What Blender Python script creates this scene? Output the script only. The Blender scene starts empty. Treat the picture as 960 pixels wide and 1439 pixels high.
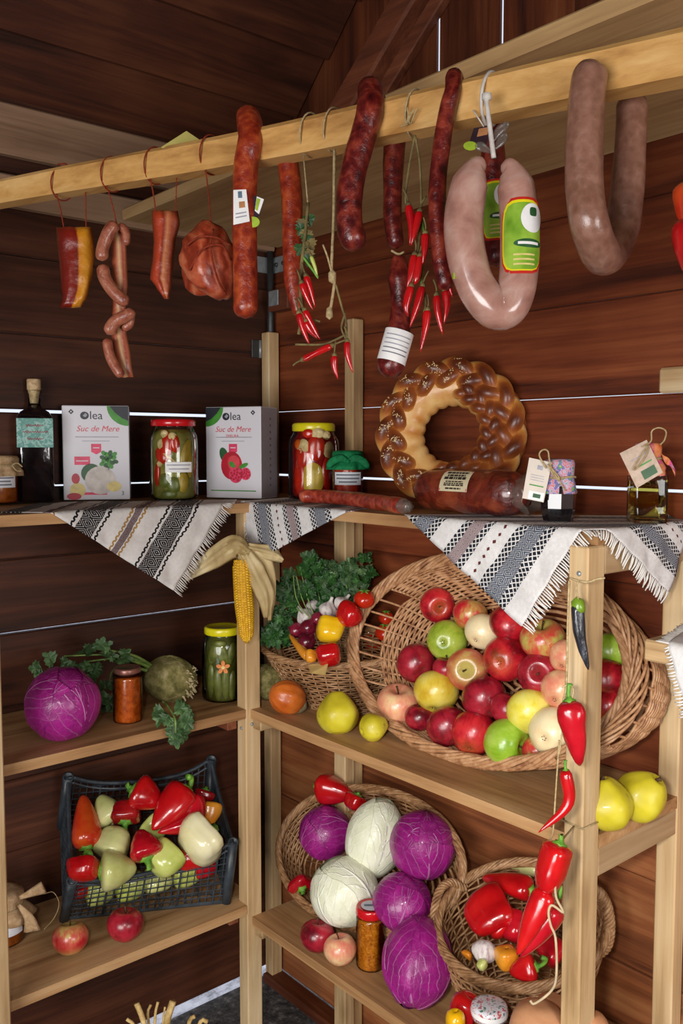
import bpy, bmesh, math, random
import numpy as np
from mathutils import Vector, Matrix, noise as mnoise

rnd = random.Random(11)
SC = bpy.context.scene
COL = SC.collection

# ------------------------------------------------------------------ camera
F = 1250.0                       # focal length in pixels of the 960 x 1439 frame
HEAD = math.radians(40.5)
PITCH = math.atan(93 / F)
CAM = np.array([0.0, 0.0, 1.49])
_fh = np.array([math.sin(HEAD), math.cos(HEAD), 0.0])
RT = np.array([math.cos(HEAD), -math.sin(HEAD), 0.0])
ZZ = np.array([0.0, 0.0, 1.0])
FW = _fh * math.cos(PITCH) - ZZ * math.sin(PITCH)
DN = -ZZ * math.cos(PITCH) - _fh * math.sin(PITCH)
cam_data = bpy.data.cameras.new('camera')
cam = bpy.data.objects.new('camera', cam_data)
COL.objects.link(cam)
cam_data.sensor_fit = 'HORIZONTAL'
cam_data.sensor_width = 36.0
cam_data.lens = 36.0 * F / 960.0
cam_data.clip_start = 0.02
mw = Matrix.Identity(4)
for i in range(3):
    mw[i][0] = RT[i]; mw[i][1] = -DN[i]; mw[i][2] = -FW[i]; mw[i][3] = CAM[i]
cam.matrix_world = mw
SC.camera = cam

# ------------------------------------------------------------------ sky, daylight, exposure
world = bpy.data.worlds.new('sky')
SC.world = world
world.use_nodes = True
bg = world.node_tree.nodes['Background']
bg.inputs['Color'].default_value = (0.80, 0.86, 1.0, 1)
bg.inputs['Strength'].default_value = 1.1

def area(name, loc, target, sx, sy, power, color):
    ld = bpy.data.lights.new(name, 'AREA')
    ld.shape = 'RECTANGLE'; ld.size = sx; ld.size_y = sy
    ld.energy = power; ld.color = color
    o = bpy.data.objects.new(name, ld)
    COL.objects.link(o)
    o.location = loc
    d = Vector(target) - Vector(loc)
    o.rotation_euler = d.to_track_quat('-Z', 'Y').to_euler()
    return o
area('doorway_daylight', (-1.62, -0.15, 1.12), (1.25, 1.15, 0.40), 1.5, 1.2, 66, (1.0, 0.97, 0.94))
area('back_fill', (0.55, -1.72, 1.35), (1.25, 1.2, 0.4), 0.85, 0.9, 26, (1.0, 0.96, 0.92))  # fill lamp added behind the camera, no such window in view

fl_d = bpy.data.lights.new('camera_flash', 'SPOT')      # the photographer's flash, just left of the lens
fl_d.energy = 62; fl_d.spot_size = math.radians(72); fl_d.spot_blend = 1.0; fl_d.shadow_soft_size = 0.05; fl_d.color = (1.0, 0.97, 0.93)
fl_o = bpy.data.objects.new('camera_flash', fl_d); COL.objects.link(fl_o)
fl_o.location = (-0.10, 0.08, 1.53)
fl_o.rotation_euler = (Vector((1.27, 0.95, 0.62)) - fl_o.location).to_track_quat('-Z', 'Y').to_euler()

vs = SC.view_settings
vs.view_transform = 'Standard'
try: vs.look = 'None'
except Exception: pass
vs.gamma = 1.0
vs.use_curve_mapping = False
vs.exposure = 0.0
SC.cycles.max_bounces = 8
SC.cycles.transparent_max_bounces = 16
SC.cycles.use_denoising = True

# ------------------------------------------------------------------ placing helpers
def ray(px, py):
    return RT * (px - 480) / F + DN * (py - 719.5) / F + FW
def on(px, py, axis, val):            # point of the view line on an axis plane
    d = ray(px, py)
    return CAM + d * ((val - CAM[axis]) / d[axis])
def at(px, py, t):                    # point of the view line at depth t
    return CAM + ray(px, py) * t
def onplane(px, py, p0, n):
    d = ray(px, py); n = np.asarray(n, float); p0 = np.asarray(p0, float)
    return CAM + d * (((p0 - CAM) @ n) / (d @ n))
def depth(p):
    return float((np.asarray(p) - CAM) @ FW)
def ballrest(px, py, rpx, zp):        # centre and radius of a ball resting on z = zp
    d = ray(px, py)
    t = (CAM[2] - zp) / (rpx / F - d[2])
    return CAM + d * t, rpx * t / F
def unit(v):
    v = np.asarray(v, float); return v / max(1e-9, np.linalg.norm(v))
def tocam(p):                         # horizontal unit vector from p to the camera
    d = CAM - np.asarray(p, float); d[2] = 0
    return unit(d)

# ------------------------------------------------------------------ geometry
class Geo:
    def __init__(s):
        s.v = []; s.f = []; s.uv = []; s.c = []
        s.hasuv = False; s.hasc = False
    def add(s, v, f, uv=None, c=None):
        o = len(s.v)
        s.v += [tuple(float(x) for x in p) for p in v]
        s.f += [tuple(i + o for i in q) for q in f]
        n = len(v)
        if uv is not None: s.hasuv = True
        s.uv += list(uv) if uv is not None else [(0, 0)] * n
        if c is not None: s.hasc = True
        s.c += list(c) if c is not None else [0.0] * n
        return s

def mesh(name, g, mat, smooth=True, origin=(0, 0, 0)):
    me = bpy.data.meshes.new(name)
    o = np.array(origin)
    me.from_pydata([tuple(np.array(p) - o) for p in g.v], [], g.f)
    if smooth:
        me.polygons.foreach_set('use_smooth', [True] * len(me.polygons))
    if g.hasuv:
        l = me.uv_layers.new(name='UVMap')
        idx = np.empty(len(me.loops), dtype=np.int32); me.loops.foreach_get('vertex_index', idx)
        l.data.foreach_set('uv', np.array(g.uv, dtype=np.float32)[idx].ravel())
    if g.hasc:
        a = me.attributes.new('tone', 'FLOAT', 'POINT')
        a.data.foreach_set('value', np.array(g.c, dtype=np.float32))
    if mat is not None: me.materials.append(mat)
    me.update()
    return me

def obj(name, g, mat, parent=None, smooth=True, label=None, origin=None):
    """one mesh object authored in world coordinates; its origin sits at the middle of the geometry"""
    a = np.array(g.v)
    c = (a.min(0) + a.max(0)) / 2 if origin is None else np.array(origin, float)
    me = mesh(name, g, mat, smooth, c)
    o = bpy.data.objects.new(name, me)
    COL.objects.link(o)
    off = np.zeros(3)
    p = parent
    while p is not None:
        off += np.array(p.location); p = p.parent
    o.location = c - off
    if parent is not None: o.parent = parent
    if label: o['label'] = label
    return o
def tag(o, label, cat, group=None, kind=None):
    if label: o['label'] = label
    if cat: o['category'] = cat
    if group: o['group'] = group
    if kind: o['kind'] = kind
    return o
def thing(name, label, cat, loc=(0, 0, 0), group=None):
    o = bpy.data.objects.new(name, None); COL.objects.link(o)
    o.location = tuple(float(x) for x in loc)
    o.empty_display_size = 0.02
    return tag(o, label, cat, group)
def structure(name, loc=(0, 0, 0)):
    o = bpy.data.objects.new(name, None); COL.objects.link(o); o.location = loc
    o['kind'] = 'structure'; return o
def stuff(o):
    o['kind'] = 'stuff'; return o
def dup(root, loc, rot=None, scale=None, label=None):
    r = root.copy(); COL.objects.link(r); r.location = tuple(float(x) for x in loc)
    if rot is not None: r.rotation_euler = rot
    if scale is not None: r.scale = (scale,) * 3
    if label: r['label'] = label
    for ch in list(root.children):
        c = ch.copy(); COL.objects.link(c); c.parent = r
    return r

def spl(P, n):
    """Catmull-Rom resampling of a polyline to n points"""
    P = np.array(P, float)
    if len(P) == 2:
        return P[0] + (P[1] - P[0]) * np.linspace(0, 1, n)[:, None]
    E = np.vstack([2 * P[0] - P[1], P, 2 * P[-1] - P[-2]])
    out = []
    for u in np.linspace(0, len(P) - 1 - 1e-9, n):
        i = int(u); t = u - i
        a, b, c, d = E[i], E[i + 1], E[i + 2], E[i + 3]
        out.append(0.5 * (2 * b + (c - a) * t + (2 * a - 5 * b + 4 * c - d) * t * t + (3 * b - a - 3 * c + d) * t ** 3))
    return np.array(out)

def frames(P, closed=False, up=None):
    P = np.asarray(P, float); n = len(P)
    if closed:
        T = np.roll(P, -1, 0) - np.roll(P, 1, 0)
    else:
        T = np.gradient(P, axis=0)
    T /= np.maximum(1e-12, np.linalg.norm(T, axis=1))[:, None]
    a = np.array(up, float) if up is not None else np.array([0, 0, 1.0])
    if abs(T[0] @ a) > 0.95: a = np.array([1.0, 0, 0])
    N = np.zeros_like(P); N[0] = unit(a - T[0] * (a @ T[0]))
    for i in range(1, n):
        v = N[i - 1] - T[i] * (N[i - 1] @ T[i]); N[i] = unit(v)
    B = np.cross(T, N)
    if closed:                        # spread the closing twist
        v = N[-1] - T[0] * (N[-1] @ T[0]); v = unit(v)
        ang = math.atan2(np.cross(v, N[0]) @ T[0], v @ N[0])
        for i in range(n):
            t = ang * i / n
            N[i], B[i] = N[i] * math.cos(t) + B[i] * math.sin(t), B[i] * math.cos(t) - N[i] * math.sin(t)
    return T, N, B

def tube(g, P, r, n=8, closed=False, lobe=None, flat=1.0, up=None, c=None, cap=True):
    P = np.asarray(P, float); m = len(P)
    r = np.full(m, float(r)) if np.isscalar(r) else np.asarray(r, float)
    T, N, B = frames(P, closed, up)
    v = []; cc = []
    for i in range(m):
        for k in range(n):
            a = 2 * math.pi * k / n
            q = r[i] * (lobe(a, i / max(1, m - 1)) if lobe else 1.0)
            v.append(P[i] + N[i] * (math.cos(a) * q) + B[i] * (math.sin(a) * q * flat))
            if c is not None: cc.append(float(c[i]))
    f = []
    for i in range(m if closed else m - 1):
        j = (i + 1) % m
        for k in range(n):
            l = (k + 1) % n
            f.append((i * n + k, i * n + l, j * n + l, j * n + k))
    if not closed and cap:
        f.append(tuple(reversed(range(n)))); f.append(tuple((m - 1) * n + k for k in range(n)))
    g.add(v, f, c=cc if c is not None else None)
    return g

def lathe(g, prof, n=24, c=(0, 0, 0), ax=(0, 0, 1), fn=None, closed_ends=True, side=None):
    """profile of (radius, height) turned about ax through c"""
    ax = unit(ax); s = side if side is not None else ((1, 0, 0) if abs(ax[0]) < 0.9 else (0, 1, 0))
    e1 = unit(np.asarray(s, float) - ax * (np.asarray(s, float) @ ax)); e2 = np.cross(ax, e1); c = np.asarray(c, float)
    v = []; f = []
    for i, (r, h) in enumerate(prof):
        for k in range(n):
            a = 2 * math.pi * k / n
            q = r * (fn(a, i, h) if fn else 1.0)
            v.append(c + ax * h + e1 * (q * math.cos(a)) + e2 * (q * math.sin(a)))
    for i in range(len(prof) - 1):
        for k in range(n):
            l = (k + 1) % n
            f.append((i * n + k, i * n + l, (i + 1) * n + l, (i + 1) * n + k))
    if closed_ends:
        if prof[0][0] > 1e-5: f.append(tuple(reversed(range(n))))
        if prof[-1][0] > 1e-5: f.append(tuple((len(prof) - 1) * n + k for k in range(n)))
    g.add(v, f)
    return g

def box(g, lo, hi, b=0.002, M=None):
    """chamfered box; M maps local to world"""
    lo = np.array(lo, float); hi = np.array(hi, float); b = min(b, 0.45 * float(min(hi - lo)))
    v = []; idx = {}
    for sx in (0, 1):
        for sy in (0, 1):
            for sz in (0, 1):
                s = (sx, sy, sz)
                for a in range(3):
                    p = [(lo, hi)[s[k]][k] + (0 if k == a else (b if s[k] == 0 else -b)) for k in range(3)]
                    idx[s, a] = len(v); v.append(p)
    f = []
    for a in range(3):
        u, w = (a + 1) % 3, (a + 2) % 3
        for s in (0, 1):
            q = []
            for (p, r) in ((0, 0), (1, 0), (1, 1), (0, 1)):
                k = [0, 0, 0]; k[a] = s; k[u] = p; k[w] = r; q.append(idx[tuple(k), a])
            f.append(tuple(q if s else reversed(q)))
        for p in (0, 1):
            for r in (0, 1):
                k0 = [0, 0, 0]; k0[u] = p; k0[w] = r; k1 = list(k0); k1[a] = 1
                k0 = tuple(k0); k1 = tuple(k1)
                f.append((idx[k0, u], idx[k1, u], idx[k1, w], idx[k0, w]))
    for s in [(x, y, z) for x in (0, 1) for y in (0, 1) for z in (0, 1)]:
        f.append((idx[s, 0], idx[s, 1], idx[s, 2]))
    v = np.array(v)
    if M is not None: v = v @ np.array(M[0]).T + np.array(M[1])
    g.add(v, f)
    return g
def obox(c, ex, ey, ez, hx, hy, hz, b=0.002, g=None):
    """box about c with half sizes along three axes"""
    g = g or Geo()
    A = np.array([unit(ex), unit(ey), unit(ez)]).T
    return box(g, (-hx, -hy, -hz), (hx, hy, hz), b, (A, c))
def fixn(o):
    bm = bmesh.new(); bm.from_mesh(o.data); bmesh.ops.recalc_face_normals(bm, faces=bm.faces); bm.to_mesh(o.data); bm.free()
    return o
def prism(g, poly, z0, z1):
    n = len(poly)
    v = [(x, y, z0) for x, y in poly] + [(x, y, z1) for x, y in poly]
    f = [tuple(reversed(range(n))), tuple(range(n, 2 * n))]
    f += [(i, (i + 1) % n, n + (i + 1) % n, n + i) for i in range(n)]
    g.add(v, f); return g
def nz(x, y, z=0.0):
    return mnoise.noise(Vector((x, y, z)))
def patch(g, fn, nu, nv, uvfn=None):
    v = []; uv = []
    for j in range(nv + 1):
        for i in range(nu + 1):
            a, b = i / nu, j / nv
            v.append(fn(a, b)); uv.append(uvfn(a, b) if uvfn else (a, b))
    f = [(j * (nu + 1) + i, j * (nu + 1) + i + 1, (j + 1) * (nu + 1) + i + 1, (j + 1) * (nu + 1) + i) for j in range(nv) for i in range(nu)]
    g.add(v, f, uv); return g

# ------------------------------------------------------------------ materials
def hx(s):
    s = s.lstrip('#'); o = []
    for i in (0, 2, 4):
        c = int(s[i:i + 2], 16) / 255
        o.append(c / 12.92 if c <= 0.04045 else ((c + 0.055) / 1.055) ** 2.4)
    return (*o, 1.0)
class Mat:
    def __init__(s, name, rough=0.5, spec=0.5, coat=0.0, **kw):
        s.m = bpy.data.materials.new(name); s.m.use_nodes = True
        s.t = s.m.node_tree; s.b = s.t.nodes['Principled BSDF']
        s.b.inputs['Roughness'].default_value = rough
        s.b.inputs['Specular IOR Level'].default_value = spec
        s.b.inputs['Coat Weight'].default_value = coat
        s.b.inputs['Coat Roughness'].default_value = 0.12
        for k, v in kw.items(): s.b.inputs[k.replace('_', ' ')].default_value = v
    def n(s, kind, ins=None, **props):
        q = s.t.nodes.new(kind)
        for k, v in props.items(): setattr(q, k, v)
        for k, v in (ins or {}).items(): s.put(q.inputs[k], v)
        return q
    def put(s, sock, v):
        if isinstance(v, bpy.types.NodeSocket): s.t.links.new(v, sock)
        else: sock.default_value = v
    def coord(s, kind='Object'): return s.n('ShaderNodeTexCoord').outputs[kind]
    def rnd(s): return s.n('ShaderNodeObjectInfo').outputs['Random']
    def math(s, op, a, b=None, c=None, clamp=False):
        q = s.n('ShaderNodeMath', operation=op); q.use_clamp = clamp
        s.put(q.inputs[0], a)
        if b is not None: s.put(q.inputs[1], b)
        if c is not None: s.put(q.inputs[2], c)
        return q.outputs[0]
    def mapping(s, vec, scale=(1, 1, 1), loc=(0, 0, 0), rot=(0, 0, 0)):
        return s.n('ShaderNodeMapping', {'Vector': vec, 'Scale': scale, 'Location': loc, 'Rotation': rot}).outputs[0]
    def noise(s, vec, scale, detail=3, rough=0.55, dist=0.0):
        return s.n('ShaderNodeTexNoise', {'Vector': vec, 'Scale': scale, 'Detail': detail, 'Roughness': rough, 'Distortion': dist}).outputs[0]
    def ramp(s, fac, stops, interp='LINEAR'):
        q = s.n('ShaderNodeValToRGB', {'Fac': fac}); cr = q.color_ramp; cr.interpolation = interp
        while len(cr.elements) < len(stops): cr.elements.new(0.5)
        for e, (p, c) in zip(cr.elements, stops):
            e.position = p; e.color = hx(c) if isinstance(c, str) else c
        return q.outputs[0]
    def mix(s, fac, a, b, mode='MIX'):
        q = s.n('ShaderNodeMix', data_type='RGBA', blend_type=mode)
        s.put(q.inputs[0], fac)
        for i, v in ((6, a), (7, b)):
            s.put(q.inputs[i], hx(v) if isinstance(v, str) else v)
        return q.outputs[2]
    def color(s, v): s.put(s.b.inputs['Base Color'], hx(v) if isinstance(v, str) else v); return s
    def bump(s, h, strength=0.3, dist=0.002):
        s.put(s.b.inputs['Normal'], s.n('ShaderNodeBump', {'Height': h, 'Strength': strength, 'Distance': dist}).outputs[0]); return s

def plain(name, col, rough=0.5, spec=0.5, coat=0.0, var=0.12, **kw):
    m = Mat(name, rough, spec, coat, **kw)
    c = m.coord(); f = m.noise(c, 60, 3)
    b = hx(col); d = tuple(x * (1 - var * 2) for x in b[:3]) + (1,); l = tuple(min(1, x * (1 + var)) for x in b[:3]) + (1,)
    m.color(m.ramp(f, [(0.3, d), (0.7, l)])); return m.m
def mottled(name, stops, scale=30, rough=0.4, spec=0.5, coat=0.0, bump=0.2, bscale=80, squash=(1, 1, 1), bd=0.002, dist=0.4):
    m = Mat(name, rough, spec, coat); c = m.mapping(m.coord(), squash)
    v = m.n('ShaderNodeVectorMath', {0: c, 1: m.n('ShaderNodeCombineXYZ', {'X': m.math('MULTIPLY', m.rnd(), 9.0)}).outputs[0]}, operation='ADD').outputs[0]
    m.color(m.ramp(m.noise(v, scale, 4, 0.6, dist), stops))
    if bump: m.bump(m.noise(v, bscale, 3), bump, bd)
    return m.m
def wood(name, dark, mid, light, axis=0, rough=0.6, bump=0.25, var=0.5, sc=1.0, spec=0.35, stain=None):
    m = Mat(name, rough, spec); c = m.coord(); r = m.rnd()
    off = m.n('ShaderNodeCombineXYZ', {'X': m.math('MULTIPLY', r, 13.7), 'Y': m.math('MULTIPLY', r, 7.3), 'Z': m.math('MULTIPLY', r, 3.1)}).outputs[0]
    v = m.n('ShaderNodeVectorMath', {0: c, 1: off}, operation='ADD').outputs[0]
    s = [14.0 * sc] * 3; s[axis] = 1.1 * sc
    g = m.mapping(v, tuple(s))
    big = m.noise(g, 1.0, 5, 0.62, 0.9)
    s2 = [90.0 * sc] * 3; s2[axis] = 3.0 * sc
    fine = m.noise(m.mapping(v, tuple(s2)), 1.0, 3, 0.6)
    blot = m.noise(v, 4.5, 3, 0.5)
    f = m.math('ADD', m.math('MULTIPLY', big, 0.62), m.math('ADD', m.math('MULTIPLY', fine, 0.22), m.math('MULTIPLY', blot, 0.22)))
    col = m.ramp(f, [(0.36, dark), (0.53, mid), (0.70, light)])
    kn = m.n('ShaderNodeTexVoronoi', {'Vector': m.mapping(v, tuple(1.6 if i == axis else 5.2 for i in range(3))), 'Scale': 1.5}).outputs['Distance']
    col = m.mix(m.math('MULTIPLY', m.ramp(kn, [(0.03, (1, 1, 1, 1)), (0.12, (0, 0, 0, 1))]), 0.7), col, dark)
    tone = m.math('MULTIPLY_ADD', r, var, 1.0 - var / 2)
    col = m.mix(1.0, col, m.n('ShaderNodeCombineColor', {0: tone, 1: tone, 2: tone}).outputs[0], 'MULTIPLY')
    if stain:
        st = m.ramp(m.noise(v, 9.0, 4, 0.6), [(0.60, (0, 0, 0, 1)), (0.72, (1, 1, 1, 1))])
        col = m.mix(m.math('MULTIPLY', st, 0.55), col, stain)
    m.color(col); m.bump(m.math('ADD', fine, m.math('MULTIPLY', big, 1.5)), bump, 0.003)
    return m.m
def clear_glass(name, tint='#ffffff'):
    m = Mat(name); t = m.t
    tr = m.n('ShaderNodeBsdfTransparent', {'Color': hx(tint)}); gl = m.n('ShaderNodeBsdfGlossy', {'Color': (1, 1, 1, 1), 'Roughness': 0.04})
    fr = m.n('ShaderNodeFresnel', {'IOR': 1.45})
    mx = m.n('ShaderNodeMixShader', {0: fr.outputs[0], 1: tr.outputs[0], 2: gl.outputs[0]})
    t.links.new(mx.outputs[0], t.nodes['Material Output'].inputs['Surface'])
    return m.m

W_DARK_X = [wood('stained_board_x', '#2a1108', '#5a2a14', '#7c4424', a, 0.55, 0.35, 0.45) for a in (0, 1, 2)]
W_ROOF = wood('roof_board', '#200d07', '#472314', '#633720', 0, 0.6, 0.3, 0.4)
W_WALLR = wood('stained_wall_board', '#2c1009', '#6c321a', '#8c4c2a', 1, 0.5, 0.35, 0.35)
W_WALLL = wood('stained_left_board', '#1e0e08', '#412113', '#5c3420', 0, 0.55, 0.35, 0.35)
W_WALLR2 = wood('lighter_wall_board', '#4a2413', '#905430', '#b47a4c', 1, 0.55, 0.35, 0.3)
W_LIGHT = [wood('raw_timber_' + 'xyz'[a], '#8c6a42', '#c0a074', '#dac29a', a, 0.62, 0.25, 0.22) for a in (0, 1, 2)]
W_SHELF = [wood('shelf_board_' + 'xyz'[a], '#7a5230', '#b08659', '#caa578', a, 0.6, 0.22, 0.15) for a in (0, 1)]
W_GREYED = [wood('weathered_rail_' + 'xyz'[a], '#7a5a3a', '#a98a64', '#c2a680', a, 0.7, 0.25, 0.2, stain='#5a5346') for a in (0, 1)]
W_PANEL = wood('loft_board_wood', '#937048', '#bb9868', '#d0b080', 1, 0.65, 0.15, 0.1)
W_POLE = wood('pole_wood', '#96642e', '#cb9a58', '#e2b878', 1, 0.6, 0.2, 0.05)
W_BROWN = wood('rough_rafter_wood', '#3c1d10', '#693620', '#8a5334', 1, 0.7, 0.4, 0.2)
W_GREYBEAM = wood('greyish_beam', '#6e4f3a', '#94745a', '#ab8c70', 0, 0.7, 0.25, 0.2)
M_STEEL = plain('grey_steel', '#9aa0a2', 0.4, 0.5, Metallic=0.4)
M_DKSTEEL = plain('dull_steel', '#4c4f50', 0.5, 0.5, Metallic=0.7)
M_TWINE = mottled('twine_fibre', [(0.3, '#8c7752'), (0.7, '#bda87e')], 200, 0.9, 0.2, bump=0)
M_REDTWINE = mottled('red_string', [(0.3, '#6a2013'), (0.7, '#8e3a22')], 200, 0.9, 0.2, bump=0)
M_WHITE = plain('white_paper', '#e6e4e2', 0.6, 0.3, var=0.03)
M_PRINT = plain('grey_print', '#70707a', 0.7, 0.2, var=0.05)
M_GLASS = clear_glass('clear_glass', '#f4f8f4')
M_STEM = mottled('green_stem', [(0.3, '#3f7a24'), (0.7, '#7cab3c')], 60, 0.5, bump=0)
M_DRYSTEM = mottled('dry_stem', [(0.3, '#4a3d20'), (0.7, '#857443')], 60, 0.8, bump=0)
# ------------------------------------------------------------------ the shed
XW, YW, CZ = 1.43, 1.96, 1.49          # inner faces of the right and left wall, eye height
YF, XF = 1.633, 1.1116                 # front planes of the left and the right shelf unit

M_FLOOR = Mat('trodden_gravel', 0.9, 0.2)
_c = M_FLOOR.coord()
M_FLOOR.color(M_FLOOR.ramp(M_FLOOR.noise(_c, 45, 6, 0.7), [(0.35, '#2e2c2b'), (0.55, '#565250'), (0.72, '#8e8a86')]))
M_FLOOR.bump(M_FLOOR.noise(_c, 60, 5, 0.7), 0.7, 0.01)
fl = obj('floor', prism(Geo(), [(-3, -3), (XW + 0.02, -3), (XW + 0.02, YW + 0.012), (-3, YW + 0.012)], -0.05, 0.0), M_FLOOR.m, smooth=False)
fl['kind'] = 'structure'
M_YARD = Mat('pale_yard_stone', 0.9, 0.2)
_c = M_YARD.coord()
M_YARD.color(M_YARD.ramp(M_YARD.noise(_c, 30, 6, 0.7), [(0.3, '#8b8a90'), (0.5, '#d6d6de'), (0.7, '#f2f2f6')]))
yd = obj('yard_ground', prism(Geo(), [(-3, YW + 0.014), (5, YW + 0.014), (5, 9), (-3, 9)], -0.05, -0.004), M_YARD.m, smooth=False)
yd['kind'] = 'structure'
yd2 = obj('yard_ground', prism(Geo(), [(XW + 0.03, -3), (7, -3), (7, YW + 0.01), (XW + 0.03, YW + 0.01)], -0.05, -0.004), M_YARD.m, smooth=False)
yd2['kind'] = 'structure'

def plank(name, parent, lo, hi, mat, b=0.003, jit=0.0):
    g = Geo(); box(g, lo, hi, b)
    o = obj(name, g, mat, parent, smooth=False)
    return o

wl = structure('wall_left', (0.5, YW, 0))
zz = [0.035, 0.24, 0.41, 0.576, 0.74, 0.91, 1.075, 1.24, 1.40, 1.567, 1.736, 1.904, 2.075, 2.25]
gap = {1.075: 0.0045, 1.40: 0.004, 1.567: 0.0075}
for a, b in zip(zz[:-1], zz[1:]):
    ga = gap.get(a, 0.0012) / 2; gb = gap.get(b, 0.0012) / 2
    plank('plank', wl, (-0.6, YW + rnd.uniform(-0.002, 0.002), a + ga), (XW + 0.02, YW + 0.022, b - gb), W_WALLL)
wr = structure('wall_right', (XW, 0.5, 0))
zr = [0.02, 0.19, 0.36, 0.527, 0.707, 0.885, 1.06, 1.24, 1.412, 1.581, 1.755, 1.92, 2.045]
gap = {1.412: 0.006, 1.581: 0.0022}
for a, b in zip(zr[:-1], zr[1:]):
    ga = gap.get(a, 0.0012) / 2; gb = gap.get(b, 0.0012) / 2
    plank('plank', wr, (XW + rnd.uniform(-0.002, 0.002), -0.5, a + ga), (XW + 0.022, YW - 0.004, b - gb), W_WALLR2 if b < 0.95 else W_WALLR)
# upright gable boards over the loft board
gb_ = structure('wall_gable', (XW, 1, 2.2))
W_GABLE = W_DARK_X[2]
ys = [1.95, 1.70, 1.53, 1.358, 1.186, 1.014, 0.84, 0.67, 0.5, 0.3, 0.1, -0.2]
gy = {1.358: 0.0088, 1.186: 0.0080}
for a, b in zip(ys[:-1], ys[1:]):
    y0 = b + gy.get(b, 0.0012) / 2; y1 = a - gy.get(a, 0.0012) / 2; t0 = 2.235 + 0.8 * (YW - y0) + 0.066; t1 = 2.235 + 0.8 * (YW - y1) + 0.066
    v = [(x, y, z) for x in (XW + 0.001, XW + 0.007) for y, z in ((y0, 2.047), (y1, 2.047), (y1, t1), (y0, t0))]
    obj('plank', Geo().add(v, [(3, 2, 1, 0), (4, 5, 6, 7), (0, 1, 5, 4), (1, 2, 6, 5), (2, 3, 7, 6), (3, 0, 4, 7)]), W_GABLE, gb_, smooth=False)

# roof: lapped boards running along x, rising towards the camera side
roof = structure('ceiling', (0.5, 1.2, 2.6))
SL = unit((0, -1, 0.8)); NR = unit((0, 0.8, 1.0))      # up the slope, and outward (up)
P0 = np.array([0, YW, 2.235])
cuts = [-0.06, 0.115, 0.29, 0.50, 0.72, 0.93, 1.14, 1.36, 1.6, 1.85, 2.1, 2.35, 2.6]
cuts = [(onplane(110, 170, P0, NR)[1])] + [onplane(195, 98, P0, NR)[1], onplane(365, 53, P0, NR)[1]]
cuts = [(YW - y) / abs(SL[1]) for y in cuts]
st = cuts[2] - cuts[1]
lst = [cuts[0] - 0.16] + cuts + [cuts[2] + st * k for k in range(1, 9)]
for k, (a, b) in enumerate(zip(lst[:-1], lst[1:])):
    m_ = P0 + SL * ((a + b) / 2 + 0.01) + NR * 0.015
    tilt = 0.016 / (b - a)
    ey = unit(SL + NR * tilt); ez = np.cross((1, 0, 0), ey)
    rot = 0.006 if k == 3 else 0.0
    ex = unit(np.array([1, 0, 0]) + ey * rot)
    ey = unit(np.cross(ez, ex)) if False else unit(ey - ex * (ex @ ey))
    g = obox(m_ + np.array([0.40, 0, 0]), ex, ey, np.cross(ex, ey), 1.028, (b - a) / 2 + 0.012, 0.011, 0.003)
    fixn(obj('board', g, W_ROOF, roof, smooth=False))
# outer roofing that closes the laps
g = obox(P0 + SL * 1.1 + NR * 0.075 + np.array([0.42, 0, 0]), (1, 0, 0), SL, NR, 1.06, 1.38, 0.006)
fixn(obj('roofing_sheet', g, plain('roofing_felt', '#3a3634', 0.8), roof, smooth=False))

# the rest of the shed behind the viewpoint: open doorway on the left, opening at the back for the added fill lamp
g = Geo(); prism(g, [(-1.75, -1.85), (XW + 0.02, -1.85), (XW + 0.02, -1.83), (-1.75, -1.83)], 0.0, 0.85)
prism(g, [(-1.75, -1.85), (0.1, -1.85), (0.1, -1.83), (-1.75, -1.83)], 0.85, 1.85); prism(g, [(1.0, -1.85), (XW + 0.02, -1.85), (XW + 0.02, -1.83), (1.0, -1.83)], 0.85, 1.85)
prism(g, [(-1.75, -1.85), (XW + 0.02, -1.85), (XW + 0.02, -1.83), (-1.75, -1.83)], 1.85, 2.6)
o = obj('wall_back', g, W_DARK_X[0], smooth=False); o['kind'] = 'structure'
g = Geo(); prism(g, [(-1.77, -1.85), (-1.75, -1.85), (-1.75, -1.0), (-1.77, -1.0)], 0, 2.6); prism(g, [(-1.77, 0.75), (-1.75, 0.75), (-1.75, YW + 0.02), (-1.77, YW + 0.02)], 0, 2.6)
prism(g, [(-1.77, -1.0), (-1.75, -1.0), (-1.75, 0.75), (-1.77, 0.75)], 1.75, 2.6)
v = [(x, y, z) for x in (-1.77, -1.75) for y, z in ((YW + 0.02, 2.2), (YW + 0.02, 2.6), (0.055, 3.9), (-1.85, 2.6))]
g.add(v, [(0, 1, 2, 3), (7, 6, 5, 4)])
o = obj('wall_doorway', g, W_DARK_X[1], smooth=False); o['kind'] = 'structure'
g = Geo(); prism(g, [(-1.75, YW), (-0.605, YW), (-0.605, YW + 0.02), (-1.75, YW + 0.02)], 0.035, 2.25)
o = obj('wall_left_end', g, W_WALLL, smooth=False); o['kind'] = 'structure'
g = Geo(); prism(g, [(XW, -1.85), (XW + 0.02, -1.85), (XW + 0.02, -0.505), (XW, -0.505)], 0.0, 2.6)
v = [(x, y, z) for x in (XW, XW + 0.02) for y, z in ((-0.205, 2.05), (-0.205, 3.75), (-1.85, 2.5), (-1.85, 2.3))]
g.add(v, [(0, 1, 2, 3), (7, 6, 5, 4)])
o = obj('wall_right_end', g, W_WALLR, smooth=False); o['kind'] = 'structure'
g = obox((-1.17, 0.95, 3.1), (1, 0, 0), SL, NR, 0.6, 1.45, 0.006); o = fixn(obj('ceiling_end', g, W_ROOF, smooth=False)); o['kind'] = 'structure'
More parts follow.
